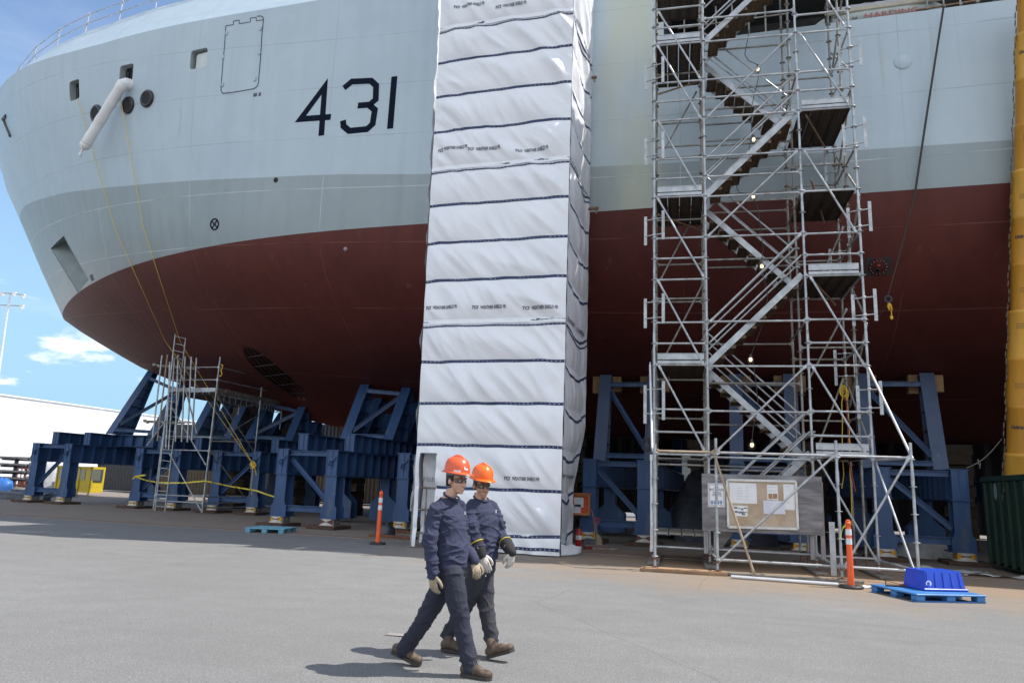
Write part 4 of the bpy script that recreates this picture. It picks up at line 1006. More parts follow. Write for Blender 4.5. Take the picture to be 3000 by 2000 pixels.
brace(W_(U0-.10,-.03,TP(1910,1065)[1]), W_(ou[0]-.06,OV,ozt), pm('white tube', (.66,.66,.66), (.52,.52,.52), 6, .45, .2)); brace(W_(ou[0]-.08,OV+.01,ozt-.1), W_(ou[0]-.08,OV+.1,.4), pm('white tube', (.66,.66,.66)))
mb = MB(); M = Matrix((TU,TV,VZ)).transposed(); mb.box(W_(ou[2]-.16,OV-.05,.65), (.11,.015,1.05), M); mb.build('side_bracket', GALV, st)
# screw jacks on sole boards
def sole(px, py, L_, name='sole_board'):
    pass
for u, v in [(u, v) for v in vs_ for u in us] + [(u, OV) for u in ou]:
    mb = MB(); mb.tube(W_(u,v,.07), W_(u,v,.36), .019, 8); mb.box(W_(u,v,.068), (.15,.15,.012), M); mb.tube(W_(u-.09,v,.24), W_(u+.09,v,.24), .012, 6); mb.lathe([(.035,-.02),(.035,.02)], W_(u,v,.25), 10); mb.build('screw_jack', RUST, st)
SOLE = pm('weathered sole board', (.26,.24,.21), (.15,.13,.11), 2.5, .85, 0, .4, 30, (1,8,1))
for u in us:
    o = MB(); o.bbox(W_(u, 1.0, .038), (.26, 3.2, .05), .006, M); ob = o.build('sole_board', SOLE, None, W_(u,1.0,.0)); 
    tag(ob, 'weathered timber sole board under the stair tower posts, '+['leftmost of four','second from the left','third from the left','rightmost of four'][us.index(u)], 'board', 'sole boards under the stair tower')
o = MB(); o.bbox(W_((ou[0]+ou[1])/2-.05, OV-.02, .035), (1.75,.42,.062), .006, M); tag(o.build('sole_board', pm('orange stained timber', (.40,.25,.14), (.28,.17,.10), 2, .85, 0, .3, 30), None, W_(ou[0],OV,0)), 'wide orange stained plank under the front left scaffold foot', 'board', 'sole boards under the stair tower')
o = MB(); o.bbox(W_(ou[1]+1.45, OV-.02, .033), (2.7,.24,.058), .006, M); tag(o.build('sole_board', SOLE, None, W_(ou[1]+1.2,OV,0)), 'long grey timber beam under the front feet, beside the loose tube', 'board', 'sole boards under the stair tower')
tb = MB(); a = PZ(2142,1688,.04); b = PZ(2456,1711,.04); tb.tube(a, b, .035, 10); tag(tb.build('loose_tube', pm('bright tube', (.74,.75,.77), (.62,.63,.65), 4, .3, .5), None, a), 'bright loose scaffold tube lying on the asphalt below the notice board', 'tube')
# festoon lamps
ld = thing('festoon_light', 'black festoon cable with small lit bulbs hanging inside the stair tower', 'lights', W_((U1+U2)/2, .6, 3))
pts = [(2195,90),(2182,160),(2192,178),(2220,190),(2222,230),(2200,320),(2203,400),(2190,460),(2155,540),(2165,565),(2205,570),(2222,620),(2236,730),(2230,775),(2250,870),(2230,960),(2202,1035),(2212,1100),(2222,1190),(2207,1250),(2203,1290)]
def LW(x, y): a = TP(x, y, .62); return W_(a[0], .62, a[1])
mb = MB(); cp = [LW(x,y) for x,y in pts]; mb.path(cp, .011, 5); mb.build('cable', BLACK, ld)
BULB = pm('lit bulb', (1.0,.80,.52), (1.0,.78,.5), 1, .3, 0, 0, emit=.9); CAGE = pm('lamp cage', (.10,.09,.08), (.06,.05,.05), 3, .5)
for x, y in ((2220,203),(2208,409),(2207,576),(2232,780),(2199,1053),(2203,1303)):
    c = LW(x, y); mb = MB(); mb.ball(c, (.045,.045,.06), 10); bo_ = mb.build('bulb', BULB, ld); mb = MB(); mb.tube(c+VZ*.05, c+VZ*.13, .028, 8); mb.build('socket', CAGE, bo_)
    mb = MB()
    for i in range(4):
        a = math.pi*i/4; d = Vector((math.cos(a),math.sin(a),0)); mb.path([c+d*(.075*math.sin(t))+VZ*(-.02-.10*math.cos(t)) for t in np.linspace(.2, math.pi-.2, 7)], .004, 4); mb.path([c-d*(.075*math.sin(t))+VZ*(-.02-.10*math.cos(t)) for t in np.linspace(.2, math.pi-.2, 7)], .004, 4)
    mb.build('cage', CAGE, bo_)
# cords hanging at the right rear post
rp_ = thing('cord_coil', 'yellow and red cords looped over the right rear post of the stair tower', 'cords', W_(U3,2.2,3))
def LB(x, y, v=2.1): a = TP(x, y, v); return W_(a[0], v, a[1])
mb = MB(); mb.path([LB(2465,1125),(LB(2470,1150)),LB(2466,1180),LB(2468,1240),LB(2467,1320),LB(2472,1390),LB(2466,1430)], .012, 5); mb.path([LB(2478,1140),LB(2482,1180),LB(2488,1260),LB(2490,1380),LB(2494,1440),LB(2496,1540)], .012, 5)
for q in range(4): mb.path([LB(2470+10*math.sin(t)+q*2, 1145+16*math.cos(t)+q*3, 2.08+.03*q) for t in np.linspace(0, 6.28, 14)], .012, 5)
mb.build('yellow_cord', YELR, rp_)
mb = MB(); mb.path([LB(2470,1160),LB(2480,1175),LB(2482,1210),LB(2486,1250),LB(2485,1300),LB(2490,1360),LB(2497,1400),LB(2506,1440)], .02, 6); mb.build('red_cord', pm('red cord', (.32,.06,.05), (.2,.04,.04), 9, .8), rp_)
cb = thing('cable_bundle', 'black cables coiled beside the left post of the stair tower', 'cable', W_(U0-.3,.4,2.6))
mb = MB(); mb.path([LB(1912,1200,.5),LB(1898,1240,.5),LB(1893,1280,.5),LB(1905,1310,.5),LB(1915,1340,.5)], .018, 6)
for q in range(3): mb.path([LB(1895+12*math.sin(t), 1295+q*6+16*math.cos(t), .5+.03*q) for t in np.linspace(0,6.28,14)], .016, 5)
mb.path([LB(1915,1345,.5),LB(1970,1350,.6),LB(2040,1352,.8),LB(2095,1340,1)], .014, 5); mb.build('cable', BLACK, cb)
# ------------------------------------------------------------------ notice board on the tower
NV = -.42
nb = thing('notice_board', 'weathered grey plywood notice board with a framed pin board, fixed to the stair tower', 'notice board', W_((U1+U2)/2,NV,0))
def NP(x, y, v=NV): a = TP(x, y, v); return W_(a[0], v, a[1])
def sheetp(px, name, m, parent, th=.018, dv=0):
    P4 = [NP(*q) for q in px]; mb = MB(); n_ = -TV; vs = [p_+n_*(dv+th) for p_ in P4]+[p_+n_*dv for p_ in P4]
    mb.add(vs, [(3,2,1,0),(4,5,6,7),(0,1,5,4),(1,2,6,5),(2,3,7,6),(3,0,4,7)]); return mb.build(name, m, parent)
z61 = lambda u, v: (2040+u/4.611, 1380+v/4.611)
PLY = pm('weathered grey plywood', (.26,.255,.265), (.14,.135,.14), 2.2, .85, 0, .35, 22, (.6,1,3.0), .38, .60)
ply = sheetp([z61(72,28),z61(1690,72),z61(1722,868),z61(82,800)], 'plywood', PLY, nb, .02)
CORK = pm('stained pin board', (.50,.41,.31), (.33,.23,.14), 1.6, .8, 0, .1, 30, (1,1,1), .42, .72)
ck = sheetp([z61(415,118),z61(1340,138),z61(1370,776),z61(432,748)], 'pin_board', CORK, nb, .012, .022)
fr_ = MB(); q = [NP(*z61(*a)) for a in ((412,116),(1338,136),(1368,776),(432,750))]
for i in range(4): fr_.beam(q[i]-TV*.05, q[(i+1)%4]-TV*.05, .05, .03, TV)
fr_.build('frame', pm('aluminium frame', (.68,.68,.66), (.55,.55,.54), 5, .4, .5), nb)
BL_ = pm('print blue', (.02,.16,.42)); GRT = pm('faint print', (.42,.43,.46), (.55,.56,.58), 30, .8); REDP = pm('photo print', (.25,.09,.05), (.45,.30,.15), 60, .6)
def paper(a, b, c, d, name='paper', m=PAPER, dv=.036): return sheetp([z61(*a),z61(*b),z61(*c),z61(*d)], name, m, nb, .003, dv)
def lines(par, rows, x0, x1, m=GRT, h=5, dv=.0402):
    mb = MB(); rnd = random.Random(len(rows)*7+int(x0))
    for y in rows:
        x = x0
        while x < x1-8:
            w = rnd.uniform(8, 34); e = min(x+w, x1); P4 = [NP(*z61(*t)) for t in ((x,y),(e,y+.3),(e,y+h),(x,y+h))]; mb.add([p_-TV*dv for p_ in P4], [(3,2,1,0)]); x = e+rnd.uniform(5, 9)
    mb.build('printing', m, par)
p1_ = paper((440,150),(808,164),(818,437),(455,428)); lines(p1_, (218,256,292,328,368), 545, 622, GRT, 9); lines(p1_, (200,214,248,262,298,330,344,380), 668, 712, GRT, 5)
p2_ = paper((152,156),(384,162),(392,488),(156,480), 'laminated_sheet', pm('laminate', (.55,.56,.56), (.48,.49,.5), 3, .25), .022); sg = paper((184,186),(360,190),(362,452),(188,446), 'safety_sign', PAPER, .027)
mb = MB(); 
for ln, y in (('PPE',228),('MUST BE WORN',262),('WHEN',300),('ON SITE',334)):
    vs, fs = text2d(ln, .072, 0, .001, .80 if len(ln) < 9 else .58); wd = max(a for a, b in vs); c = NP(*z61(274,y)); mb.add([c-TV*.032+TU*(a-wd/2)+VZ*b for a, b in vs], fs)
mb.build('lettering', pm('sign print', (.09,.10,.13)), sg)
mb = MB(); 
for x in (210,250,292,333):
    c = NP(*z61(x,410))-TV*.031; mb.add([c+TU*(.029*math.cos(6.283*i/16))+VZ*(.031*math.sin(6.283*i/16)) for i in range(16)], [tuple(range(16))]); P4 = [NP(*z61(x+dx,y))-TV*.031 for dx,y in ((-15,428),(15,428),(15,440),(-15,440))]; mb.add(P4, [(3,2,1,0)])
mb.build('pictogram', BL_, sg)
mb = MB()
for x in (210,250,292,333): c = NP(*z61(x,408))-TV*.0335; mb.add([c+TU*(.010*math.cos(6.283*i/10))+VZ*(.017*math.sin(6.283*i/10)) for i in range(10)], [tuple(range(10))])
mb.build('pictogram_figure', PAPER, sg)
p3_ = paper((502,460),(690,466),(691,607),(506,600)); mb = MB()
for a in ((508,476,552,503),(558,490,592,503),(600,496,634,522),(640,486,682,503),(508,532,560,560),(566,540,640,566),(640,546,684,560),(612,566,660,588)):
    P4 = [NP(*z61(*t))-TV*.0405 for t in ((a[0],a[1]),(a[2],a[1]+1),(a[2],a[3]),(a[0],a[3]))]; mb.add(P4, [(3,2,1,0)])
mb.build('printing', pm('dark print', (.06,.08,.09), (.25,.27,.28), 40, .7), p3_)
p4_ = paper((950,182),(1094,186),(1104,390),(958,382)); lines(p4_, (206,216,260,270), 962, 1080, GRT, 4)
for x0 in (970, 1033): paper((x0,300),(x0+56,302),(x0+58,372),(x0+2,370), 'photo', REDP, .0395)
p5_ = paper((1170,172),(1320,178),(1330,524),(1182,516)); lines(p5_, (198,212,236,268,400,416,432), 1188, 1270, GRT, 4)
p6_ = paper((900,390),(1192,402),(1198,580),(906,570), 'paper', pm('bluish paper', (.70,.71,.80), (.62,.63,.72), 3, .8), .042); lines(p6_, tuple(range(420,560,16)), 925, 1170, pm('very faint print', (.60,.60,.68)), 3, .0465)
for dx in (0, 2.2): 
    a = TP(2068+ (0 if dx == 0 else 312), 1560, NV); 
    for o_ in (0,.22): mb = MB(); mb.beam(W_(a[0]+o_, NV+.06, .32), W_(a[0]+o_, NV+.06, 2.0), .09, .05, TV); mb.build('support_stud', pm('grey timber stud', (.30,.29,.30), (.2,.19,.2), 3, .85, 0, .2, 30, (8,8,1)), nb)
mb = MB(); mb.beam(W_(TP(2092,1600)[0],.1,.35), W_(TP(2150,1560)[0],.1,.95), .2, .05, TV); mb.build('timber_prop', PLY, nb)
# ------------------------------------------------------------------ small scaffold, ladder and tube rack under the bow
sf = thing('access_scaffold', 'small galvanised working platform scaffold beside the thruster opening, under the bow', 'scaffold', PZ(640,1500))
c0 = PZ(591,1505); SX1, SY0 = c0.x, c0.y; SX0 = SX1-2.5; SY1 = PX(764,1160,SX1).y; SY2 = min(31.6, PX(872,1186,SX1).y)
def at(px, py, Y): return PY(px, py, Y)
zdk = PY(640,1148,SY0).z; zr1 = PY(640,1075,SY0).z; zr2 = PY(640,1112,SY0).z
def spost(x, y, z0, z1):
    z1 = min(z1, under(x, min(y, YC-.1))-.04)
    mb = MB(); mb.tube((x,y,z0),(x,y,z1),.032,8); z = z0+.3
    while z < z1-.05: mb.lathe([(.03,-.006),(.07,-.005),(.07,.005),(.03,.006)], (x,y,z), 10); z += .55
    mb.tube((x,y,z0+2),(x,y,z0+2.25),.038,8); return mb.build('post', GALV, sf)
spost(SX1,SY0,.05,zr1+.45); spost(SX1,SY1,.05,zr1+.4); spost(SX1,SY2,zdk-1.2,zr1+.25); spost(SX0,SY0,.05,zr1+.3); spost(SX0,SY1,.05,zr1+.2); spost(SX0,SY2,zdk-.5,zr1+.15)
for z in (zr1,zr2):
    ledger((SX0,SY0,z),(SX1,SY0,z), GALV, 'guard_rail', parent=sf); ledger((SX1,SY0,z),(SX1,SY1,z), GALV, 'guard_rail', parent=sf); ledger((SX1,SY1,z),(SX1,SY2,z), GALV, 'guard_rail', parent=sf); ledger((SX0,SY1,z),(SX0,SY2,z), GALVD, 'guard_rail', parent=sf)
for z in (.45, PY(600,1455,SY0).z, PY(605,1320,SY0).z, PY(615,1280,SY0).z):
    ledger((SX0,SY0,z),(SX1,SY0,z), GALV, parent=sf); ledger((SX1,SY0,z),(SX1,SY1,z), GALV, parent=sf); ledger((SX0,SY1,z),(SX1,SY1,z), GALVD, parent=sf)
ledger((SX1,SY0,.25),(SX1,SY1,.25), GALV, parent=sf)
brace((SX1,SY0,zdk-.1),(SX1,SY1+.1,PY(752,1330,SY1).z), GALV, parent=sf); brace((SX1,SY1,PY(755,1215,SY1).z),(SX1-.0,SY0+.9,PY(700,1275,SY0+.9).z), GALV, parent=sf)
brace((SX0+.5,SY0-.02,PY(505,1330,SY0).z),(SX1-.05,SY0-.02,.15), GALV, parent=sf); brace((SX0+.3,SY0,PY(520,1195,SY0).z),(SX1-.1,SY0,PY(600,1360,SY0).z), GALV, parent=sf)
brace((SX1,SY0+.1,PY(616,1320,SY0).z),(SX1,SY1,.4), GALV, parent=sf)
mb = MB()
n = 7
for i in range(n):
    x = SX0+(i+.5)*(SX1-SX0)/n; mb.box((x,(SY0+SY2)/2,zdk),( (SX1-SX0)/n-.03, SY2-SY0, .03)); 
    for s_ in (-1,1): mb.box((x+s_*.16,(SY0+SY2)/2,zdk-.05),(.015,SY2-SY0,.09))
mb.build('platform', GALVD, sf)
mb = MB(); 
for y0, y1 in ((SY0,SY1),(SY1,SY2)):
    mb.tube((SX1-.02,y0,zdk-.1),(SX1-.02,y1,zdk-.1),.022,6); mb.tube((SX1-.02,y0,zdk-.12),(SX1-.02,(y0+y1)/2-.6,zdk-.38),.02,6); mb.tube((SX1-.02,(y0+y1)/2-.6,zdk-.38),(SX1-.02,(y0+y1)/2+.6,zdk-.38),.02,6); mb.tube((SX1-.02,(y0+y1)/2+.6,zdk-.38),(SX1-.02,y1,zdk-.12),.02,6)
    for i in range(8): y = y0+(i+.5)*(y1-y0)/8; mb.box((SX1-.02,y,zdk-.22),(.012,.02,.26))
mb.build('truss_ledger', GALV, sf)
mb = MB(); mb.box(((SX0+SX1)/2,SY0-.05,zdk+.10),(SX1-SX0,.03,.16)); mb.build('toe_board', ALU, sf); mb = MB(); mb.box((SX1+.05,(SY0+SY2)/2,zdk+.10),(.03,SY2-SY0,.16)); mb.build('toe_board', GALVD, sf)
mb = MB(); mb.bbox((SX1-.3,SY0+.9,zdk+.13),(.5,.3,.2),.03); tag(mb.build('toolbag', pm('orange canvas', (.55,.10,.04), (.25,.06,.03), 6, .8), None, (SX1-.3,SY0+.9,zdk)), 'orange bag lying on the small scaffold platform under the bow', 'bag')
mb = MB(); q = PY(648,1068,SY0-.06); mb.path([q, q+VZ*-.02+VX*.08, q+VZ*-.15+VX*.09, q+VZ*-.25+VX*.02, q+VZ*-.38+VX*.10, q+VZ*-.50+VX*.06, q+VZ*-.5-VX*.03], .028, 8); tag(mb.build('crane_hook', YEL, None, q), 'yellow S hook hanging on the small scaffold rail under the bow', 'hook')
ldr = thing('ladder', 'long steel ladder standing up through the tube rack at the bow', 'ladder', PZ(458,1490))
LY = SY0-.15; mb0 = MB(); a0 = PY(455,1490,LY); a1 = PY(514,976,LY); b0 = PY(484,1488,LY); b1 = PY(545,984,LY); a0.z = .03; b0.z = .03
for a, b in ((a0,a1),(b0,b1)): mb = MB(); mb.tube(a, b, .026, 8); mb.build('stile', GALV, ldr)
for i in range(24): f = (i+.6)/24; mb = MB(); mb.tube(a0.lerp(a1,f), b0.lerp(b1,f), .017, 6); mb.build('rung', GALV, ldr)
rk = thing('tube_rack', 'upright bundle of spare scaffold tubes clamped around the ladder at the bow', 'tube rack', PZ(450,1470))
for i, (x0, y0, x1, y1) in enumerate(((475,1041,446,1290),(491,1039,461,1291),(507,1040,475,1316),(511,1050,494,1316),(522,1039,514,1293),(543,1043,532,1294),(561,1045,549,1295),(576,1048,562,1290),(498,1060,486,1312))):
    Y = SY0-.35+.09*(i % 2); mb = MB(); mb.tube(PY(x1,y1,Y), PY(x0,y0,Y), .034, 8); mb.build('tube', GALV if i != 1 else pm('tan tube', (.42,.33,.24)), rk)
for y0, x0, x1, y1 in ((1068,448,585,1078),(1232,420,560,1238),(1236,428,540,1240),(1072,462,578,1082)):
    mb = MB(); mb.tube(PY(x0,y0,SY0-.22), PY(x1,y1,SY0-.22), .03, 8); mb.bbox(PY(x0+4,y0,SY0-.22), (.12,.12,.12), .02); mb.build('clamp_rail', GALVD, rk)
mb = MB(); mb.tube(PY(519,1045,SY0-.4), PY(577,1270,SY0-.4), .03, 8); mb.build('leaning_tube', GALVD, rk)
mb = MB(); mb.tube(PY(485,1232,SY0-.4), PY(430,1305,SY0-.4), .026, 8); mb.build('leaning_tube', GALV, rk)
# ------------------------------------------------------------------ ropes and tape
KN = Vector((-20.03, 27.9, PY(737,1362,27.9).z))
rp = thing('bow_rope', 'two yellow ropes from the bow ports down to a knot on a blue cradle leg', 'rope', KN)
def sagl(a, b, s, n=24): return [a.lerp(b, i/n) - VZ*(s*math.sin(math.pi*i/n)) for i in range(n+1)]
for px in (((236,292),(344,667),(506,1033)),((361,290),(428,667),(545,1033))):
    pts = []; cur = []
    for (x0,y0),(x1,y1) in zip(px, px[1:]):
        for k_ in range(10):
            q_ = (x0+(x1-x0)*k_/10, y0+(y1-y0)*k_/10); h_ = onhull(*q_)
            pts.append(h_[0]+h_[1]*.08-VY_*.05)
    pts += [pts[-1].lerp(KN, f) for f in np.linspace(.08,1,10)]
    mb = MB(); mb.path(pts, .013, 5); mb.build('rope_strand', YELR, rp)
mb = MB(); rnd = random.Random(3)
for q in range(7): a = rnd.uniform(0,6.28); mb.path([KN+Vector((.13*math.cos(t+a),-.06-.04*math.sin(2*t),.10*math.sin(t)+.05*math.cos(a))) for t in np.linspace(0,5.2,12)], .024, 5)
mb.path([KN+VY_*-.07, KN+Vector((.05,-.09,-.4)), KN+Vector((.02,-.08,-.9)), KN+Vector((.11,-.08,-1.25))], .018, 5); mb.path([KN, KN+Vector((.15,-.1,-.15)), KN+Vector((.25,-.1,-.42))], .018, 5)
mb.build('knot', YELR, rp)
ct = thing('caution_tape', 'sagging yellow caution tape strung between the blue cradle legs and the scaffold', 'tape', PZ(600,1480))
pts = [PY(u/2.613, 1000+v/2.613, Y) for u, v, Y in ((1040,1035,27.85),(1120,1062,27.3),(1200,1076,26.6),(1300,1082,26.5),(1420,1080,26.5),(1570,1066,26.55),(1660,1085,26.9),(1760,1107,27.3),(1960,1140,27.8),(2030,1165,26.5),(2100,1188,25))]
def ribbon(pts, w, name, m, parent):
    mb = MB(); vs = []
    for i, p_ in enumerate(pts): t_ = .5*math.sin(i*1.3); vs += [p_+Vector((0,-math.sin(t_)*w/2,math.cos(t_)*w/2)), p_-Vector((0,-math.sin(t_)*w/2,math.cos(t_)*w/2))]
    mb.add(vs, [(2*i,2*i+1,2*i+3,2*i+2) for i in range(len(pts)-1)], True); return mb.build(name, m, parent)
TAPEY = pm('caution tape print', (.72,.58,.03), (.10,.09,.03), 9, .5, 0, 0, 60, (1,1,1), .56, .60)
ribbon(pts, .06, 'tape', TAPEY, ct); ribbon([PY(u/2.613, 1000+v/2.613, 27.8) for u, v in ((1012,1052),(1035,1032),(1075,1026),(1115,1022))], .08, 'tape_end', TAPEY, ct)
hr = thing('hull_rope', 'thick dark rope hanging over the grey and red hull, with a block and yellow hook', 'rope', PY(2600,880,20.7))
a = PY(2765,18,20.75); b = PY(2681,565,20.85); c = PY(2601,868,20.7)
mb = MB(); mb.path(sagl(a, b, -.04)+sagl(b, c, .05)[1:], .03, 6, [ (.028 if i < 25 else .015) for i in range(49)]); mb.build('rope', pm('dark rope', (.06,.058,.055), (.035,.033,.03), 30, .85), hr)
mb = MB(); M = Matrix((VX,VZ,-VY_)).transposed(); mb.torus(c-VZ*.08, M, .08, .035, 16, 8); mb.build('block', BLACK, hr)
mb = MB(); q = PY(2604,888,20.65); mb.path([q, PY(2602,898,20.65), PY(2606,908,20.65), PY(2613,908,20.65), PY(2609,895,20.65), q], .03, 6); mb.path([PY(2611,908,20.65),PY(2612,925,20.65)], .014, 5); mb.ball(PY(2612,930,20.65), (.045,.03,.06), 8); mb.build('hook', YEL, hr)
mb = MB(); mb.path(sagl(PY(2599,884,20.75), PY(2562,945,20.9), .03, 6), .008, 4); mb.build('tag_line', BLACK, hr)
# ------------------------------------------------------------------ pallets, bin, posts
def pallet(B_, R_, L_, m, lab, h=.14):
    B_ = PZ(*B_); R_ = PZ(*R_); L_ = PZ(*L_); ux = (R_-B_).normalized(); uy = (L_-B_); uy = (uy-ux*uy.dot(ux)).normalized(); w = (R_-B_).length; d = (L_-B_).dot(uy); w = min(max(w,1.0),1.3); d = min(max(d,.95),1.25)
    o = thing('pallet', lab, 'pallet', B_+ux*w/2+uy*d/2); M = Matrix((ux,uy,VZ)).transposed()
    P_ = lambda x, y, z: B_+ux*x+uy*y+VZ*z
    mb = MB(); mb.bbox(P_(w/2,d/2,h-.018),(w,d,.03),.008,M); mb.build('deck', m, o)
    for i in range(3):
        for j in range(3): mb = MB(); mb.bbox(P_(.09+i*(w-.18)/2, .09+j*(d-.18)/2, h/2-.005),(.16,.16,h-.05),.012,M); mb.build('foot', m, o)
    for i in range(3): mb = MB(); mb.box(P_(w/2, .09+i*(d-.18)/2, .012),(w,.13,.02),M); mb.build('runner', m, o)
    return o, P_, M, w, d, ux, uy
PB1 = pm('pale blue pallet paint', (.10,.33,.47), (.20,.40,.50), 4, .7, 0, .3, 30, (1,6,1)); PB2 = pm('blue plastic pallet', (.045,.20,.48), (.035,.15,.38), 5, .45, 0, .2, 60)
pallet((830,1563),(892,1551),(729,1556), PB1, 'faded pale blue pallet in front of the left blue cradle legs')
p2 = pallet((2687,1764),(2896,1768),(2603,1733), PB2, 'bright blue plastic pallet with an upturned bin on it, at the right'); P_ = p2[1]; M = p2[2]; pw, pd = p2[3], p2[4]; ux, uy = p2[5], p2[6]
bi = thing('storage_bin', 'bright blue plastic bin turned upside down on the blue pallet', 'bin', P_(pw*.48, pd*.55, .14)); BINM = pm('bright blue plastic', (.015,.075,.55), (.012,.06,.45), 6, .32)
mb = MB(); c = P_(pw*.66, pd*.55, .142); bw, bd, bh = .78, .56, .30
vs = [c+ux*(sx*bw/2*(1-.12*k))+uy*(sy*bd/2*(1-.12*k))+VZ*(k*bh+.03) for k in (0,1) for sx, sy in ((-1,-1),(1,-1),(1,1),(-1,1))]
mb.add(vs, [(0,1,5,4),(1,2,6,5),(2,3,7,6),(3,0,4,7),(4,5,6,7)])
for i in range(5): x = (i-2)*.15; mb.beam(c+ux*x*1.08-uy*(bd/2+.004)+VZ*.05, c+ux*x-uy*(bd/2*.885+.004)+VZ*(bh), .05, .016, uy)
mb.bbox(c+VZ*.02,(bw+.07,bd+.07,.04),.01,M); mb.build('shell', BINM, bi)
mb = MB(); q = c-ux*(bw/2*.96)+VZ*.13; q = c-ux*(bw*.40)-uy*(bd/2*.955+.012)+VZ*.12; mb.add([q+ux*(.055*math.cos(t))+VZ*(.05*math.sin(t)) for t in np.linspace(0,6.1,14)], [tuple(range(14))]); mb.build('sticker', PAPER, bi)
mb = MB(); q = P_(.10, pd*.75, .16); mb.tube(q, q+ux*.3-uy*.05, .02, 8); mb.tube(q+ux*.3-uy*.05, q+ux*.36-uy*.06, .03, 8); mb.path([q, q+VZ*.06, q+VZ*.1+ux*.02], .01, 5); tag(mb.build('hand_tool', pm('brown tool', (.12,.06,.03), (.05,.03,.02), 9, .6), None, q), 'brown handled tool lying on the left corner of the blue plastic pallet', 'tool')
ORG = pm('orange plastic', (.86,.12,.02), (.72,.10,.025), 5, .42); REFL = pm('reflective band', (.74,.74,.74), (.62,.62,.63), 14, .35)
def delineator(px, top, lab, tag_=True):
    b = PZ(*px); h = PY(top[0], top[1], b.y).z; o = thing('delineator_post', lab, 'traffic post', b, 'orange delineator posts')
    mb = MB(); mb.lathe([(.22,.0),(.23,.035),(.20,.055),(.09,.06)], b, 8); mb.build('rubber_base', BLACK, o)
    mb = MB(); mb.lathe([(.062,.05),(.056,h*.35),(.051,h*.88),(.045,h*.90),(.045,h*.945),(.052,h*.95),(.052,h*.985),(.03,h)], b, 16); mb.torus(b+VZ*(h-.01), Matrix((VX,VZ,VY_)).transposed(), .035, .014, 12, 6); mb.build('post', ORG, o)
    for f in (.70,.84): mb = MB(); mb.lathe([(.0565,h*(f-.045)),(.0545,h*(f+.045))], b, 16); mb.build('reflective_band', REFL, o)
    return o, b, h
delineator((1106,1594),(1111,1440),'orange traffic post with white bands on the asphalt, left of the white tarp tower')
d2 = delineator((2494,1722),(2485,1527),'orange traffic post with white bands in front of the stair tower')
ribbon([d2[1]+Vector((-.05,-.03,d2[2]-.07)), d2[1]+Vector((-.1,-.03,d2[2]-.12)), d2[1]+Vector((-.13,-.04,d2[2]-.22)), d2[1]+Vector((-.17,-.04,d2[2]-.34))], .05, 'tape_scrap', TAPEY, d2[0])
# heap behind the left post
def heap(name, lab, cat, c, sx, sy, h, m, seed, parent=None, amp=.35):
    mb = MB(); n, k = 22, 9; vs = []
    for j in range(k):
        for i in range(n):
            a = 2*math.pi*i/n; f = j/(k-1); r_ = math.sin(min(1,f)*math.pi/2); q = 1+amp*noise.noise(Vector((math.cos(a)*1.6, math.sin(a)*1.6, f*2+seed)))
            vs.append(Vector(c)+Vector((sx*r_*q*math.cos(a), sy*r_*q*math.sin(a), max(0, h*(1-f**2.2)*(1+amp*noise.noise(Vector((a*2,f*3,seed))))))))
    mb.add(vs, [(j*n+i, (j+1)*n+i, (j+1)*n+(i+1)%n, j*n+(i+1)%n) for j in range(k-1) for i in range(n)], True)
    return tag(mb.build(name, m, None, c), lab, cat)
BAGM = pm('black polythene', (.022,.026,.035), (.045,.05,.065), 5, .35, 0, .6, 14)
heap('rubbish_heap', 'crumpled dark polythene heap behind the left orange traffic post', 'rubbish', PZ(1125,1570), .35, .3, .38, BAGM, 3)
for q, (x, y, l, lab) in enumerate(((1150,1575,1.6,'dark brown timber plank on the ground, behind the left orange traffic post'),(1165,1560,1.3,'dark timber plank just left of the white tarp tower'),(1765,1610,.9,'short pale board on the ground beside the push broom'))):
    mb = MB(); p_ = PZ(x, y); mb.bbox(p_+VZ*.04,(l,.25,.07),.01, Matrix.Rotation(R(8*(q-1)),3,'Z')); tag(mb.build('plank', [RUST,RUST,SOLE][q], None, p_), lab, 'plank')
# fire extinguisher
fe = thing('fire_extinguisher', 'red fire extinguisher standing at the right foot of the white tarp', 'extinguisher', PZ(1695,1604)); b = PZ(1695,1604); h = PY(1694,1543,b.y).z
REDE = pm('extinguisher red', (.42,.02,.025), (.34,.02,.02), 6, .28)
mb = MB(); mb.lathe([(.075,0),(.088,.02),(.088,h*.78),(.07,h*.88),(.025,h*.93)], b, 20); mb.build('cylinder', REDE, fe)
mb = MB(); mb.tube(b+VZ*h*.93, b+VZ*h, .022, 8); mb.beam(b+VZ*h*.97-VX*.02, b+VZ*h*1.05+VX*.12, .02, .018); mb.beam(b+VZ*h*.95-VX*.02, b+VZ*h*.97+VX*.11, .02, .018); mb.build('valve', BLACK, fe)
mb = MB(); mb.path([b+VZ*h*.97-VX*.02, b+VZ*h*.9-VX*.09-VY_*.03, b+VZ*h*.6-VX*.105-VY_*.03, b+VZ*h*.2-VX*.1], .012, 6); mb.build('hose', BLACK, fe)
mb = MB(); mb.lathe([(.0885,h*.40),(.0885,h*.60)], b, 20); lb = mb.build('label', PAPER, fe); mb = MB()
for i in range(4): mb.box(b+Vector((0,-.0895,h*(.44+.04*i))),(.07,.002,.008))
mb.build('printing', INK, lb)
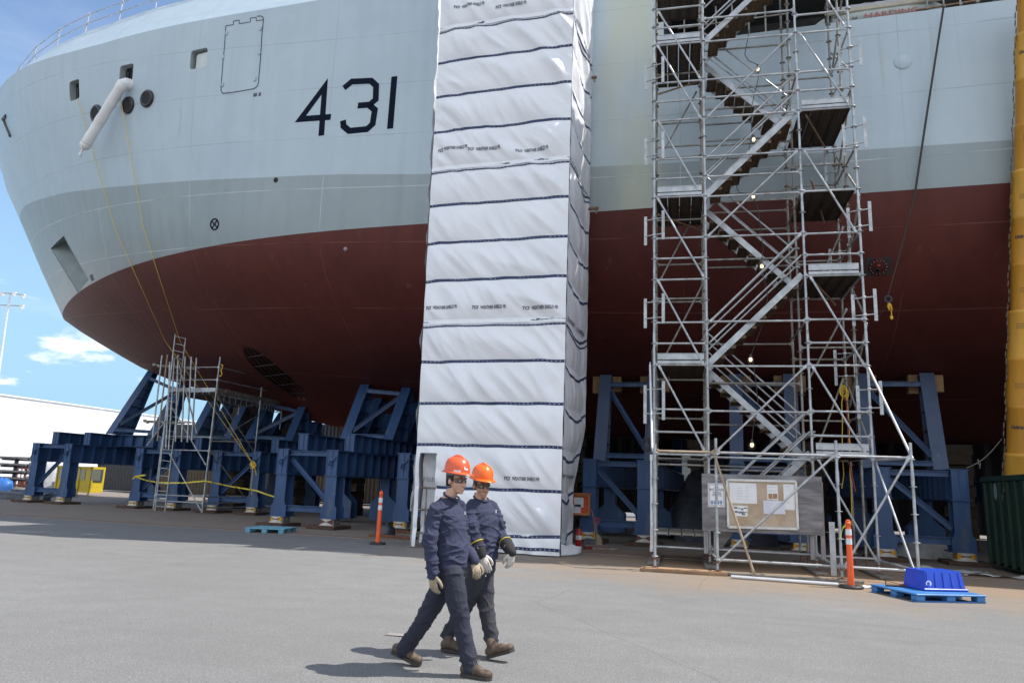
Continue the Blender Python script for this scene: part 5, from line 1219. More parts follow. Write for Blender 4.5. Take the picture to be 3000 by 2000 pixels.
# brooms and shovel leaning at the cradle leg
def PB(u, v, Y=None): 
    x, y = 1660+u/4.48, 1350+v/4.48; return PY(x, y, Y) if Y else PZ(x, y)
bY = PB(420,1132).y; STK = pm('broom stick', (.36,.20,.09), (.25,.13,.06), 3, .6); STRAW = pm('straw', (.48,.40,.28), (.32,.26,.17), 40, .9, 0, .8, 60, (8,8,.6))
bm = thing('corn_broom', 'straw broom leaning head down against the blue cradle leg', 'broom', PB(425,1132)); mb = MB(); mb.tube(PB(402,965,bY+.05), PB(328,630,bY+.55), .014, 8); mb.build('stick', STK, bm)
mb = MB(); mb.prism([tuple(((PB(u,v,bY)-PB(425,1132,bY)).x, (PB(u,v,bY)-PB(425,1132,bY)).z)) for u,v in ((398,962),(412,962),(445,990),(462,1050),(470,1130),(382,1132),(383,1050),(385,1000))], PB(425,1132,bY), VX, VZ, .09); mb.build('bristles', STRAW, bm)
b2 = thing('push_broom', 'wide push broom with dark red bristles lying at the cradle foot', 'broom', PB(395,1165)); a = PB(228,1158); b = PB(560,1166); mb = MB(); mb.beam(a+VZ*.05, b+VZ*.05, .10, .09); mb.build('bristles', pm('dark red bristles', (.20,.035,.03), (.11,.02,.02), 30, .9, 0, .5, 80), b2)
mb = MB(); mb.beam(a+VZ*.11, b+VZ*.11, .09, .035); mb.build('head', pm('grey broom head', (.16,.15,.15)), b2); mb = MB(); mb.tube(a.lerp(b,.5)+VZ*.12, PB(355,790,bY+.45), .013, 8); mb.build('stick', STK, b2)
sh_ = thing('shovel', 'shovel with a bright red D handle leaning against the cradle leg', 'shovel', PB(330,1090)); mb = MB(); mb.tube(PB(395,800,bY+.4), PB(340,1000,bY+.1), .016, 8); mb.build('shaft', GALVD, sh_)
mb = MB(); q = PB(400,775,bY+.42); mb.path([q+VX*-.09+VZ*.05, q+VX*.10+VZ*.05, q+VX*.03-VZ*.11, q-VX*.02-VZ*.11, q+VX*-.09+VZ*.05], .016, 6); mb.build('handle', pm('red plastic', (.62,.03,.06)), sh_)
mb = MB(); mb.prism([(-.22,0),(.20,0),(.16,.22),(-.14,.24)], PB(305,1120,bY), VX, VZ, .03); mb.build('blade', pm('grey blade', (.14,.15,.16), (.09,.1,.11)), sh_)
# orange notice case on the cradle leg
nc = thing('notice_case', 'orange wooden notice case with papers, hung on the cradle leg right of the tarp', 'notice case', PB(200,560,23.35)); NW = pm('orange wood', (.50,.20,.08), (.40,.15,.06), 3, .55, 0, .15, 30)
q = [PB(u,v,23.36) for u,v in ((60,440),(300,450),(292,705),(60,690))]; c = sum(q, Vector())/4; wd = q[1].x-q[0].x; hh = q[0].z-q[3].z
mb = MB(); mb.box(c,(wd-.06,.05,hh-.06)); mb.build('back', pm('orange felt', (.70,.10,.03), (.6,.09,.03)), nc); mb = MB()
for s_ in (-1,1): mb.bbox(c+VX*(s_*wd/2)-VY_*.03,(.07,.13,hh+.07),.008); mb.bbox(c+VZ*(s_*hh/2)-VY_*.03,(wd,.128,.07),.008)
mb.box(c+VZ*(hh/2+.05)-VY_*.04,(wd+.14,.2,.03)); mb.build('frame', NW, nc)
for dx, dz, w_, h_ in ((-.04,.07,.30,.30),(-.10,-.13,.26,.26)): mb = MB(); mb.box(c+Vector((dx,-.032,dz)),(w_,.004,h_)); pp_ = mb.build('paper', PAPER, nc); mb = MB(); [mb.box(c+Vector((dx,-.0355,dz+h_/2-.04-i*.028)),(w_*.75,.002,.008)) for i in range(7)]; mb.build('printing', GRT, pp_)
# trash can, covered heap, pale cabin under the ship
tcn_ = PB(1395,1000); tcn_ = PZ(1972,1573); h = PY(1972,1506,tcn_.y).z; tcan = thing('trash_can', 'dark ribbed trash can standing under the ship behind the stair tower', 'trash can', tcn_); TCM = pm('dark plastic', (.035,.036,.036), (.05,.05,.05), 4, .45)
mb = MB(); mb.lathe([(.23,0),(.24,.03),(.30,h*.93),(.33,h*.94),(.33,h),(.29,h),(.26,.1)], tcn_, 24); mb.build('body', TCM, tcan); mb = MB()
for i in range(8): a = 2*math.pi*i/8; d = Vector((math.cos(a),math.sin(a),0)); mb.tube(tcn_+d*.25+VZ*.08, tcn_+d*.295+VZ*h*.88, .02, 6)
mb.build('ribs', TCM, tcan)
hp0 = PZ(2010,1560); hp0.y = 26.5; hp0.x = .25
heap('covered_stack', 'tall stack of gear under a crumpled black tarpaulin, behind the stair tower', 'covered stack', (-.1,27.6,0), 1.9, 1.3, 2.75, pm('black tarpaulin', (.020,.022,.030), (.05,.055,.07), 3, .38, 0, .9, 7), 11, amp=.30)
pc = thing('site_cabin', 'pale green site cabin glimpsed under the ship behind the black tarpaulin', 'cabin', (-1,49,0)); mb = MB(); mb.box((-1,50.2,2.1),(7.5,2.4,4.2)); mb.build('wall', pm('pale green sheet', (.62,.72,.70), (.56,.66,.64), 2, .5), pc); mb = MB(); mb.box((-1,48.9,2.35),(7.6,.16,.2)); mb.build('trim', WHITE, pc)
heap('covered_bale', 'off-white sheeting bundle lying on the ground between right cradle legs', 'bundle', PZ(2710,1632), .95, .55, .55, pm('dirty white sheeting', (.42,.42,.41), (.28,.28,.27), 3, .6, 0, .6, 8), 21, amp=.4)
for q, (x, y, sx, sy, lab) in enumerate(((2575,1722,.28,.13,'scrap of white plastic on the asphalt, left of the blue plastic pallet'),(2785,1672,.75,.35,'flattened white sheeting on the ground, left of the green dumpster'),(2925,1690,.7,.14,'strip of white sheeting on the ground below the green dumpster'),(1165,1860,.12,.06,'faint chalk coloured scrap on the asphalt behind the walking men'))):
    mb = MB(); p_ = PZ(x, y); n, k = 14, 6; vs = []
    for j in range(k):
        for i in range(n): f = i/(n-1)-.5; g_ = j/(k-1)-.5; vs.append(p_+Vector((f*2*sx*(1+.3*noise.noise(Vector((g_*4,q,1)))), g_*2*sy+.2*sy*noise.noise(Vector((f*6,q,2))), .008+max(0,(.09 if q < 3 else .012)*noise.noise(Vector((f*5,g_*4,q+.5)))))))
    mb.add(vs, [(j*n+i,j*n+i+1,(j+1)*n+i+1,(j+1)*n+i) for j in range(k-1) for i in range(n-1)], True); tag(mb.build('plastic_scrap', pm('white plastic scrap', (.70,.70,.70), (.55,.55,.54), 6, .5) if q < 3 else pm('chalky scrap', (.30,.28,.26)), None, p_), lab, 'litter')
# ------------------------------------------------------------------ dumpster and rubbish chute
DX = 6.62; DY1 = 23.2; DY0 = 19.4; dzt = PX(2870,1400,DX).z
du = thing('dumpster', 'large dark green steel dumpster at the right edge, under the yellow chute', 'dumpster', (DX+3,(DY0+DY1)/2,0)); GRN = pm('dark green paint', (.018,.048,.030), (.012,.032,.022), 2, .5, 0, .15, 20)
mb = MB(); mb.box((DX+3,DY0+.04,dzt/2),(6,.06,dzt-.2)); mb.box((DX+3,DY1-.04,dzt/2),(6,.06,dzt-.2)); mb.box((DX+.03,(DY0+DY1)/2,dzt/2),(.06,DY1-DY0-.1,dzt-.2)); mb.box((DX+5.97,(DY0+DY1)/2,dzt/2),(.06,DY1-DY0-.1,dzt-.2)); mb.box((DX+3,(DY0+DY1)/2,.16),(6,DY1-DY0,.06)); mb.build('body', GRN, du)
for i in range(7):
    y = DY0+.2+i*(DY1-DY0-.4)/6; mb = MB(); mb.bbox((DX-.035,y,dzt/2),(.08,.14,dzt-.25),.012); mb.build('rib', GRN, du)
mb = MB(); 
for y in (DY0,DY1): mb.bbox((DX+3,y,dzt-.05),(6.1,.12,.12),.01)
mb.bbox((DX-.03,(DY0+DY1)/2,dzt-.05),(.12,DY1-DY0,.125),.01); mb.build('top_rim', GRN, du); mb = MB(); mb.bbox((DX+3,DY0,dzt+.03),(6,.05,.05),.01); mb.build('yellow_edge', YEL, du)
mb = MB(); q = PX(2916,1439,DX-.08); mb.add([q+VY_*(.13*math.cos(t))+VZ*(.22*math.sin(t)) for t in np.linspace(0,6.1,18)], [tuple(range(18))]); mb.build('sticker', pm('faded sticker', (.30,.36,.40), (.16,.2,.22), 14, .5), du)
for y in (DY0+.4,DY1-.4): mb = MB(); mb.tube((DX+.4,y-.1,.1),(DX+.4,y+.1,.1),.1,12); mb.build('wheel', BLACK, du)
ch = thing('rubbish_chute', 'yellow plastic rubbish chute hanging in linked sections down the right edge', 'chute', (7.2,20.2,dzt))
top_ = PY(3026,-40,19.95); bot_ = PY(2980,1400,21.7); bot_.z -= .5; rad = .35; nseg = int((top_-bot_).length/1.12)
d = (top_-bot_).normalized(); CHM = pm('yellow chute plastic', (.60,.29,.025), (.46,.21,.02), 1.3, .42, 0, .15, 8, (1,1,.4)); CHO = pm('yellow chute plastic light', (.68,.37,.05), (.54,.28,.035), 1.3, .42, 0, .15, 8, (1,1,.4))
Mc = Matrix((Vector((1,0,0)), d.cross(Vector((1,0,0))).normalized(), d)).transposed(); Lc = (top_-bot_).length/nseg
for i in range(nseg):
    c = bot_+d*(i*Lc); w = .03*math.sin(i*1.9); mb = MB(); mb.lathe([(rad*.90,-.12),(rad*.92,0),(rad*.985,Lc*.86),(rad*1.005,Lc*.87),(rad*1.01,Lc*.93),(rad*.99,Lc*.94),(rad*.96,Lc*.94)], c+VX*w, 28, Mc); sg = mb.build('section', CHM if i % 3 else CHO, ch)
    mb = MB(); 
    if i % 4 == 1:
        # printed block wrapped round the near side
        vs, fs = text2d('Unitrack', .13, .12, .004, .8); 
        rr = lambda b: rad*(.925+.065*(b/(Lc*.86)))+.008
        mb.add([c+VX*w+Mc @ Vector((rr(.55+b)*math.sin((a-.22)/rad-.45), rr(.55+b)*math.cos(math.pi+(a-.22)/rad-.45), .55+b)) for a,b in vs], fs); mb.build('lettering', INK, sg)
    else:
        for r_ in range(3):
            for k_ in range(5):
                a0_ = -.75+.18*k_+.02*((i*7+k_*3+r_) % 3); z = Lc*(.55 if i % 2 else .3)+.05*r_; q = [c+VX*w+Mc @ Vector((rad*(.925+.075*z/Lc)*1.015*math.sin(a_), -rad*(.925+.075*z/Lc)*1.015*math.cos(a_), zz)) for a_, zz in ((a0_,z),(a0_+.13,z),(a0_+.13,z+.022),(a0_,z+.022))]; mb.add(q, [(0,1,2,3)])
        mb.build('printing', pm('brown print', (.25,.14,.03)), sg)
mb = MB()
for i in range(nseg*6):
    c = bot_+d*(i*Lc/6)+Vector((-rad*1.06-.03+.02*math.sin(i*1.3),-.12,0)); mb.torus(c, Matrix((d, VY_ if i % 2 else VX.cross(d), d.cross(VY_))).transposed(), .035, .009, 8, 5, 2.3, .8)
mb.build('chain', pm('dark chain', (.10,.09,.08), (.2,.16,.12), 9, .5, .4), ch)
cg = MB(); cg.path(sagl(PX(2935,1285,7.0), PY(2832,1370,23.3), .12), .012, 5); cg.path([PX(2865,1345,6.9), PX(2868,1362,6.9), PX(2872,1355,6.9), PX(2870,1372,6.9)], .012, 5); tag(cg.build('guy_rope', pm('pale cord', (.35,.34,.30)), None, PX(2935,1285,7.0)), 'thin pale guy rope running from the yellow chute to a cradle', 'rope')
# ------------------------------------------------------------------ boat bay contents at the top right
lb_ = thing('lifeboat', 'pale lifeboat with beige gunwale and a grey cover, stowed in the side opening', 'boat', (4.6,22.3,15.5))
za = onhull(2500,60)[0].z; BX0, BX1 = PY(2450,40,21.6).x, PY(2692,20,21.6).x; zlo = 15.37; zhi = zlo+.62
mb = MB(); nI = 20; prof = [(0,-.0),(-.42,.06),(-.62,.28),(-.66,.52),(-.66,.60)]; vs = []
for i in range(nI+1):
    f = i/nI; X = BX0-.6+f*(BX1-BX0+1.4); tp = 1-(abs(f-.5)*2)**5*.55
    for y, z in [(-a, b) for a, b in prof[::-1]]+prof[1:] if False else ([(y*1.6*tp, z) for y, z in prof[::-1]]+[(-y*1.6*tp, z) for y, z in prof[1:]]): vs.append(Vector((X, 22.4+y, zlo-.02+z*1.0)))
k9 = 9; mb.add(vs, [(i*k9+j, i*k9+j+1, (i+1)*k9+j+1, (i+1)*k9+j) for i in range(nI) for j in range(k9-1)], True); mb.build('hull', pm('pale boat paint', (.52,.58,.56), (.46,.52,.5), 3, .4), lb_)
mb = MB(); mb.bbox(((BX0+BX1)/2+.1,21.36,zhi-.06),(BX1-BX0+.9,.10,.16),.03); mb.build('gunwale', pm('beige fender', (.46,.42,.33), (.38,.35,.28), 4, .6), lb_)
mb = MB(); vs = []
for j in range(9):
    for i in range(24): f = i/23; a = math.pi*j/8; vs.append(Vector((BX0-.1+f*(BX1-BX0+.4), 22.4-.92*math.cos(a), zhi+.0+(.55+.1*noise.noise(Vector((f*5,a,1))))*math.sin(a)+.08*noise.noise(Vector((f*9,a*2,4))))))
mb.add(vs, [(j*24+i,j*24+i+1,(j+1)*24+i+1,(j+1)*24+i) for j in range(8) for i in range(23)], True); mb.build('cover', pm('pale grey cover', (.45,.45,.47), (.36,.36,.38), 3, .6, 0, .3, 12), lb_)
mb = MB(); q = PY(2532,37,21.30); text_on(mb, 'HARDING', .24, Vector((q.x,21.335,zlo+.22)), VX, VZ, w=1.35); mb.build('lettering', pm('red lettering', (.45,.07,.06)), lb_)
mb = MB()
for dx in (.16,.24,1.95,2.03): mb.box((q.x-.45+dx,21.37,zlo+.26),(.04,.03,.14))
mb.build('slots', pm('port flap', (.11,.12,.12)), lb_)
for xx in (BX0-.25, BX1+.1): mb = MB(); mb.bbox((xx,21.7,zlo+.5),(.16,.5,1.0),.02); mb.build('cradle_arm', BLACK, lb_)
rb = MB(); q = PY(1978,100,21.5); rb.bbox((q.x,21.5,zlo+.16),(.85,.4,.34),.03); tag(rb.build('red_case', pm('red case paint', (.45,.03,.04), (.35,.025,.03), 4, .4), None, (q.x,21.5,zlo)), 'red case standing in the left end of the ship side opening', 'case')
br = thing('bay_railing', 'dark tube barrier with clamped uprights along the sill of the ship side opening', 'railing', (3,21.2,15.4))
for z in (.35,.75): mb = MB(); mb.tube((BX1-.2,21.15,zlo+z-.2),(8.6,21.15,zlo+z-.1),.03,8); mb.build('rail', RUSTP, br)
for i in range(9): x = BX1+.1+i*.42; mb = MB(); mb.tube((x,21.16,zlo-.35 if i in (2,6) else zlo),(x,21.16,zlo+1.1),.028,8); mb.bbox((x,21.15,zlo+.15),(.09,.09,.09),.02); mb.build('upright', GALVD, br)
mb = MB(); 
for i in range(6): x = -1.2+i*.5; mb.tube((x,21.9,zlo),(x,21.9,zlo+2.2),.03,8)
mb.tube((-1.4,21.88,zlo+.5),(2,21.88,zlo+.5),.03,8); mb.tube((-1.4,21.88,zlo+1.1),(2,21.88,zlo+1.1),.03,8); mb.build('inner_barrier', GALVD, br)
# tarp hangers projecting at the right of the wrapped tower
for x, y, lab in ((1736,228,'upper rusty tube stub sticking out past the edge of the white tarp'),(1740,610,'lower rusty tube stub sticking out past the edge of the white tarp')):
    mb = MB(); p_ = PY(x-14,y+2,20.6); mb.tube(p_-VX*.15, p_+VX*.28, .05, 10); mb.tube(p_+VX*.22, p_+VX*.22-VZ*.16, .025, 8); tag(mb.build('tube_stub', RUSTP, None, p_), lab, 'tube')
# white plastic ducting hanging out of the middle bow port
wd_ = thing('white_duct', 'white plastic wrapped duct hanging out of the middle bow port', 'duct', onhull(360,235)[0]); ps, nr = onhull(380,250); 
a = ps - nr*.35 + VZ*.05; b = ps + nr*.30 - VZ*.05; 
e = PY(250,425, (onhull(250,425)[0] if onhull(250,425)[0] else ps).y-1.0)
WPM = pm('white plastic film', (.80,.80,.79), (.70,.70,.69), 2.2, .38, 0, .35, 9)
bend = [a, ps+nr*.15-VX*.03, b.lerp(e,.02), b.lerp(e,.06)]; line_ = [b.lerp(e, f) for f in np.linspace(.08,1,22)]
mb = MB(); P5 = bend+line_; mb.path(P5, .20, 20, [.20*(1+.03*math.sin(i*2.1)+.03*math.sin(i*.9)) if i > 3 else (.25,.24,.22,.205)[i] for i in range(len(P5))]); mb.build('sleeve', WPM, wd_)
mb = MB(); dd = (e-b).normalized(); mb.path([e-dd*.02, e+dd*.08, e+dd*.16, e+dd*.24], .3, 16, [.215,.20,.13,.04]); mb.tube(e+dd*.2, e+dd*.38-VZ*.05, .05, 8); mb.ball(e+dd*.4-VZ*.07, .075, 8); mb.build('tied_end', WPM, wd_)
mb = MB(); mb.torus(e-dd*.12, Matrix((dd.cross(VZ).normalized(), dd.cross(dd.cross(VZ)).normalized(), dd)).transposed(), .207, .013, 20, 6); mb.build('tape_ring', pm('beige tape', (.60,.55,.46)), wd_)
# ------------------------------------------------------------------ background: yard on the left and beyond the ship
bd_ = thing('white_building', 'long low white building across the yard at far left, in full sun', 'building', (-75,90,0)); hz_ = PX(0,1157,-62).z
WBM = pm('white cladding', (.90,.90,.90), (.87,.87,.87), 1, .5)
mb = MB(); mb.box((-85,105,hz_/2),(46,150,hz_)); mb.build('wall', WBM, bd_); mb = MB(); mb.box((-85,105,hz_+.06),(46.2,150.2,.12)); mb.build('roof', WBM, bd_)
mb = MB(); 
for i in range(24): mb.box((-61.97,36+i*6,hz_/2),(.05,.12,hz_-.3))
mb.build('cladding_rib', WBM, bd_)
lp = thing('floodlight_mast', 'tall pale steel floodlight mast with five lamps at the left edge', 'light mast', PY(3,1400,75)); tp_ = PY(29,862,75); bs = PY(-45,1385,75); bs.z = 0; mb = MB(); mb.tube(bs, tp_, .24, 12, .13); mb.build('mast', pm('pale mast', (.58,.60,.62), (.5,.52,.54), 3, .4, .3), lp)
for y, xs_ in ((860,(8,42,68)),(892,(-14,64))):
    mb = MB(); mb.tube(PY(min(xs_)-2,y-3+4*(y>880),75), PY(max(xs_)+2,y+4,75), .07, 8); mb.build('cross_arm', GALVD, lp)
    for x in xs_:
        c = PY(x, y+ (x>50)*6, 75); mb = MB(); Mf = Matrix.Rotation(R(65),3,'X'); mb.lathe([(.12,-.3),(.34,-.15),(.36,.05),(.30,.1)], c, 16, Mf); fl_ = mb.build('floodlight', pm('lamp bowl', (.62,.63,.64), (.5,.5,.5), 4, .25, .5), lp); mb = MB(); mb.tube(c+Vector((-.1,.1,0)), c+Vector((-.5,.2,.15)), .1, 8); mb.build('ballast', BLACK, fl_)
yc_ = thing('generator_cabin', 'yellow steel cabin with mesh panels, behind the leftmost cradle legs', 'cabin', PZ(215,1458)); q = PZ(258,1452); ytop = PY(258,1366,q.y).z; yl = PY(160,1440,q.y).x; YCM = pm('cabin yellow', (.62,.46,.03), (.52,.38,.03), 3, .45)
mb = MB(); mb.box(((yl+q.x)/2,q.y+.55,ytop/2+.1),(q.x-yl,1.1,ytop-.2)); mb.build('body', YCM, yc_)
for i in range(3): mb = MB(); mb.box((yl+.6+i*1.25,q.y-.015,ytop*.72),(.95,.03,ytop*.36)); mb.build('mesh_panel', pm('dusty mesh', (.42,.40,.28), (.30,.28,.2), 25, .7), yc_)
mb = MB(); mb.box(((yl+q.x)/2,q.y-.02,ytop-.06),(q.x-yl+.1,.1,.12)); 
for i in range(4): mb.box((yl+.02+i*(q.x-yl-.04)/3,q.y-.03,ytop/2),(.09,.08,ytop-.1))
mb.build('frame', YCM, yc_)
mb = MB(); mb.box((q.x+.02,q.y+.55,ytop*.7),(.05,.7,.8)); mb.build('side_window', pm('dark pane', (.05,.06,.07), (.08,.09,.1), 3, .15), yc_)
sk = heap('wrapped_load', 'tall grey-white wrapped load behind the leftmost cradle leg', 'wrapped load', PZ(146,1436), .9, .8, 2.35, pm('grey-white wrap', (.55,.56,.58), (.40,.41,.43), 2, .55, 0, .7, 6), 5, amp=.25)
mb = MB(); c = PZ(155,1446)
for k_, dx in enumerate((-.5,.3)): mb.path([c+Vector((dx,0,.25)), c+Vector((dx+.3,0,.2)), c+Vector((dx+.55,.1,.45)), c+Vector((dx+.6,.1,.75))], .32, 12)
tag(mb.build('duct_elbow', pm('grey duct', (.30,.31,.32), (.2,.21,.22), 3, .5), None, c), 'grey duct elbows lying on the ground by the leftmost cradle', 'ducts')
rf = thing('stillage', 'red-brown open steel stillage at the far left of the yard', 'frame', PZ(66,1425)); a = PZ(42,1425); b = PZ(84,1428); h = PY(45,1370,a.y).z; FRM = pm('red oxide steel', (.28,.09,.06), (.2,.06,.045), 4, .7)
for f in (0,.33,.62,1): mb = MB(); p_ = a.lerp(b, f); mb.tube(p_, p_+VZ*h, .12 if f in (0,.62) else .05, 6); mb.build('upright', FRM, rf)
for z in (.15,h): mb = MB(); mb.beam(a+VZ*z, b+VZ*z, .16,.16); mb.build('crossbar', FRM, rf)
mb = MB(); mb.box((a+b)/2+Vector((0,1,.35)),(2.2,1,.7)); mb.build('load', pm('dark load', (.06,.06,.06)), rf)
ps_ = thing('pipe_rack', 'dark blue cantilever rack loaded with steel pipes at the far left edge', 'rack', PZ(25,1430)); a = PZ(5,1428); b = PZ(36,1428); h = PY(36,1338,b.y).z; RKM = pm('dark rack paint', (.03,.035,.06), (.05,.05,.06), 4, .5)
for x in (-7,-3.5,0):
    p_ = b+VX*x; mb = MB(); mb.bbox(p_+VZ*h/2,(.22,.25,h),.02); mb.build('column', RKM, ps_)
    for k_ in range(4):
        z = h*(.25+.22*k_); mb = MB(); mb.beam(p_+VZ*z-VX*.0-VY_*1.3, p_+VZ*z+VY_*1.3, .12,.14); mb.beam(p_+VZ*z+VX*1.2, p_+VZ*z, .1,.12); mb.tube(p_+VZ*z+VX*1.2, p_+VZ*(z+.35)+VX*1.45, .05, 6); mb.build('arm', RKM, ps_)
for k_ in range(4):
    z = h*(.25+.22*k_)+.16
    for j in range(4): mb = MB(); mb.tube(b+Vector((-9,-1+.3*j,z)), b+Vector((2.2+.3*(j%2),-1+.3*j,z)), .09, 8); mb.build('pipe', pm('steel pipe', (.10,.11,.13), (.2,.2,.21), 2, .5, .3), ps_)
heap('blue_bundle', 'blue tarpaulin bundle on the ground at the far left edge', 'bundle', PZ(4,1436), .8, .6, .8, pm('blue tarpaulin', (.03,.16,.50), (.02,.10,.35), 2, .45, 0, .6, 5), 8)
for q, (x, y, l, a_) in enumerate(((30,1462,4.5,4),(75,1452,4,-3),(120,1452,3.4,2))):
    mb = MB(); p_ = PZ(x, y); Mz = Matrix.Rotation(R(a_),3,'Z'); mb.bbox(p_+VZ*.12,(l,.5,.22),.02,Mz); mb.bbox(p_+Vector((.2,.2,.3)),(l*.8,.3,.12),.02,Mz); tag(mb.build('steel_section', pm('blue-grey steel', (.13,.15,.18), (.07,.08,.1), 3, .6), None, p_), ['pale steel sections stacked on the ground at the left edge','blue-grey steel sections on the ground by the leftmost jack','dark steel sections stacked behind the leftmost jack'][q], 'steel')
# added sheets, containers and keel blocks, standing in for shade under the ship
SHADE_CURT = pm('added dark shade sheet', (.020,.023,.030), (.032,.036,.046), 1.5, .7, 0, .5, 5)
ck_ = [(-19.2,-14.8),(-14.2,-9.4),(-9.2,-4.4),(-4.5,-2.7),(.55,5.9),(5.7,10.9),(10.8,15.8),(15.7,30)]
wh = ['behind the pale blue pallet','second from the left, left of the white tarp','behind the white tarp tower','behind the fire extinguisher','behind the notice board','behind the right feet of the stair tower','behind the green dumpster','beyond the right edge of the picture']
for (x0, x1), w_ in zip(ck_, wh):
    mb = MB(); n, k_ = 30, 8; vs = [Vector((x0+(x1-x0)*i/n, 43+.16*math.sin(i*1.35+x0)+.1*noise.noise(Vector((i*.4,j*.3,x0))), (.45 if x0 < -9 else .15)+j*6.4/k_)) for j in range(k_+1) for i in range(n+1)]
    mb.add(vs, [(j*(n+1)+i,j*(n+1)+i+1,(j+1)*(n+1)+i+1,(j+1)*(n+1)+i) for j in range(k_) for i in range(n)], True); tag(mb.build('shade_sheet', SHADE_CURT, None, ((x0+x1)/2,43,0)), 'added shade sheet beyond the ship, '+w_, 'sheet', 'added shade sheets beyond the ship')
mb = MB(); vs = [Vector((-2.9+3.7*i/12, 43.3+.1*math.sin(i*1.7), 3.75+j*.7)) for j in range(5) for i in range(13)]; mb.add(vs, [(j*13+i,j*13+i+1,(j+1)*13+i+1,(j+1)*13+i) for j in range(4) for i in range(12)], True); tag(mb.build('shade_sheet', SHADE_CURT, None, (-1,43.3,3.7)), 'short added shade sheet high beyond the ship, above the pale green cabin', 'sheet', 'added shade sheets beyond the ship')
DKC = pm('dark container', (.03,.035,.045)); BRC = pm('brown container', (.07,.05,.03))  # added containers, dark so the gaps under the bow stay black
for x0, x1, Y, m_, lab, zb_ in ((-50,-44,49,DKC,'added dark steel container far beyond the bow, farthest left of its row',0),(-43.6,-37,48,BRC,'added dark brown steel container beyond the bow, right of the farthest left one',0),(-36,-29.5,47,DKC,'added dark steel container beyond the bow, behind the second cradle',0),(-29,-23,46,BRC,'added dark brown steel container beyond the bow, behind the ladder',0),(-22.6,-19.6,46,DKC,'short added dark steel container beyond the bow, behind the small scaffold',0),
        (-43.2,-37.2,48,DKC,'upper added dark container stacked beyond the bow, farthest left of the upper row',2.75),(-36,-29.5,47,BRC,'upper added brown container stacked beyond the bow, middle of the upper row',2.75),(-29,-22,46,DKC,'upper added dark container stacked beyond the bow, right of the upper brown one',2.75),(-21.8,-14.5,46,DKC,'raised added dark container beyond the bow, rightmost of the upper row',2.75)):
    o = thing('shade_container', lab, 'container', ((x0+x1)/2,Y+1.2,zb_)); mb = MB(); mb.box(((x0+x1)/2,Y+1.2,1.4+zb_),(x1-x0,2.4,2.6)); mb.build('body', m_, o); n = int((x1-x0)/.28)
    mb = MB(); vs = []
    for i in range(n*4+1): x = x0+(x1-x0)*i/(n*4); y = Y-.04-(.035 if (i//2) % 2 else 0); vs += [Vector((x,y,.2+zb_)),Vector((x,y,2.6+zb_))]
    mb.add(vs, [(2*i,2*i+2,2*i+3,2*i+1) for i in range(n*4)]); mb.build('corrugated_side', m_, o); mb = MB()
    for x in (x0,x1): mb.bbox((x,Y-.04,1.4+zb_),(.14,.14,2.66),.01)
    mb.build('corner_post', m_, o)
for i, (x, y) in enumerate(((-24.5,33),(-21.5,33.2),(-17.5,32),(-11.5,32),(-6.7,32),(-1.2,32),(3.1,32),(8.2,32))):  # added stacks, dark filler for the gap below the keel
    o = thing('filler_keel_block', 'added stack of dark timber keel blocks under the ship, '+['first from the bow','second from the bow','third from the bow','fourth from the bow','fifth from the bow','sixth from the bow','seventh from the bow','eighth from the bow'][i], 'keel blocks', (x,y,0), 'added keel block stacks under the ship')
    zt_ = under(x, y if y < YC else YC-.1)-.04; n = int(zt_/.36)
    for k_ in range(n): mb = MB(); mb.bbox((x,y,(k_+.5)*zt_/n),(1.1 if k_ % 2 else .8, .8 if k_ % 2 else 1.5, zt_/n-.006),.012); mb.build('block', pm('dark timber', (.085,.06,.04), (.05,.036,.026), 2, .9, 0, .3, 20), o)
# ------------------------------------------------------------------ the two walking men
def Q(u, v, Y): return PY(1100+u/2.24, 1300+v/2.24, Y)
SKIN = pm('skin', (.56,.33,.24), (.48,.26,.18), 30, .5, 0, .04, 200); SKIN2 = pm('tanned skin', (.46,.26,.17), (.38,.20,.13), 30, .5, 0, .04, 200)
SHIRT = pm('navy sweatshirt', (.036,.042,.084), (.025,.029,.060), 4, .92, 0, .25, 260); TROUS = pm('dark navy work trousers', (.020,.023,.040), (.038,.041,.058), 3.0, .9, 0, .25, 220, (1,1,1), .45, .8)
TROUS2 = pm('dark grey work trousers', (.030,.031,.042), (.058,.058,.064), 3.0, .9, 0, .25, 220, (1,1,1), .45, .8)
GLOVE = pm('tan work glove', (.40,.33,.24), (.22,.17,.11), 14, .85, 0, .3, 120); GLOVW = pm('white work glove', (.66,.63,.58), (.38,.34,.29), 12, .85, 0, .3, 120); CUFF = pm('black knitted cuff', (.020,.020,.021), (.03,.03,.03), 10, .9, 0, .3, 200)
BOOT = pm('worn brown boot leather', (.125,.085,.058), (.060,.042,.030), 14, .65, 0, .3, 60); SOLEM = pm('boot sole', (.035,.03,.027), (.06,.05,.045), 20, .8)
HATA = pm('red-orange helmet shell', (.74,.115,.035), (.66,.10,.03), 5, .30); HATB = pm('bright orange helmet shell', (.90,.15,.015), (.84,.13,.015), 4, .25); HAIR = pm('dark hair', (.016,.012,.010), (.03,.022,.018), 60, .6, 0, .5, 220, (6,6,1)); LENS = pm('dark safety lens', (.030,.034,.040), (.05,.055,.06), 2, .05); LENS.node_tree.nodes['Principled BSDF'].inputs['Alpha'].default_value = .62
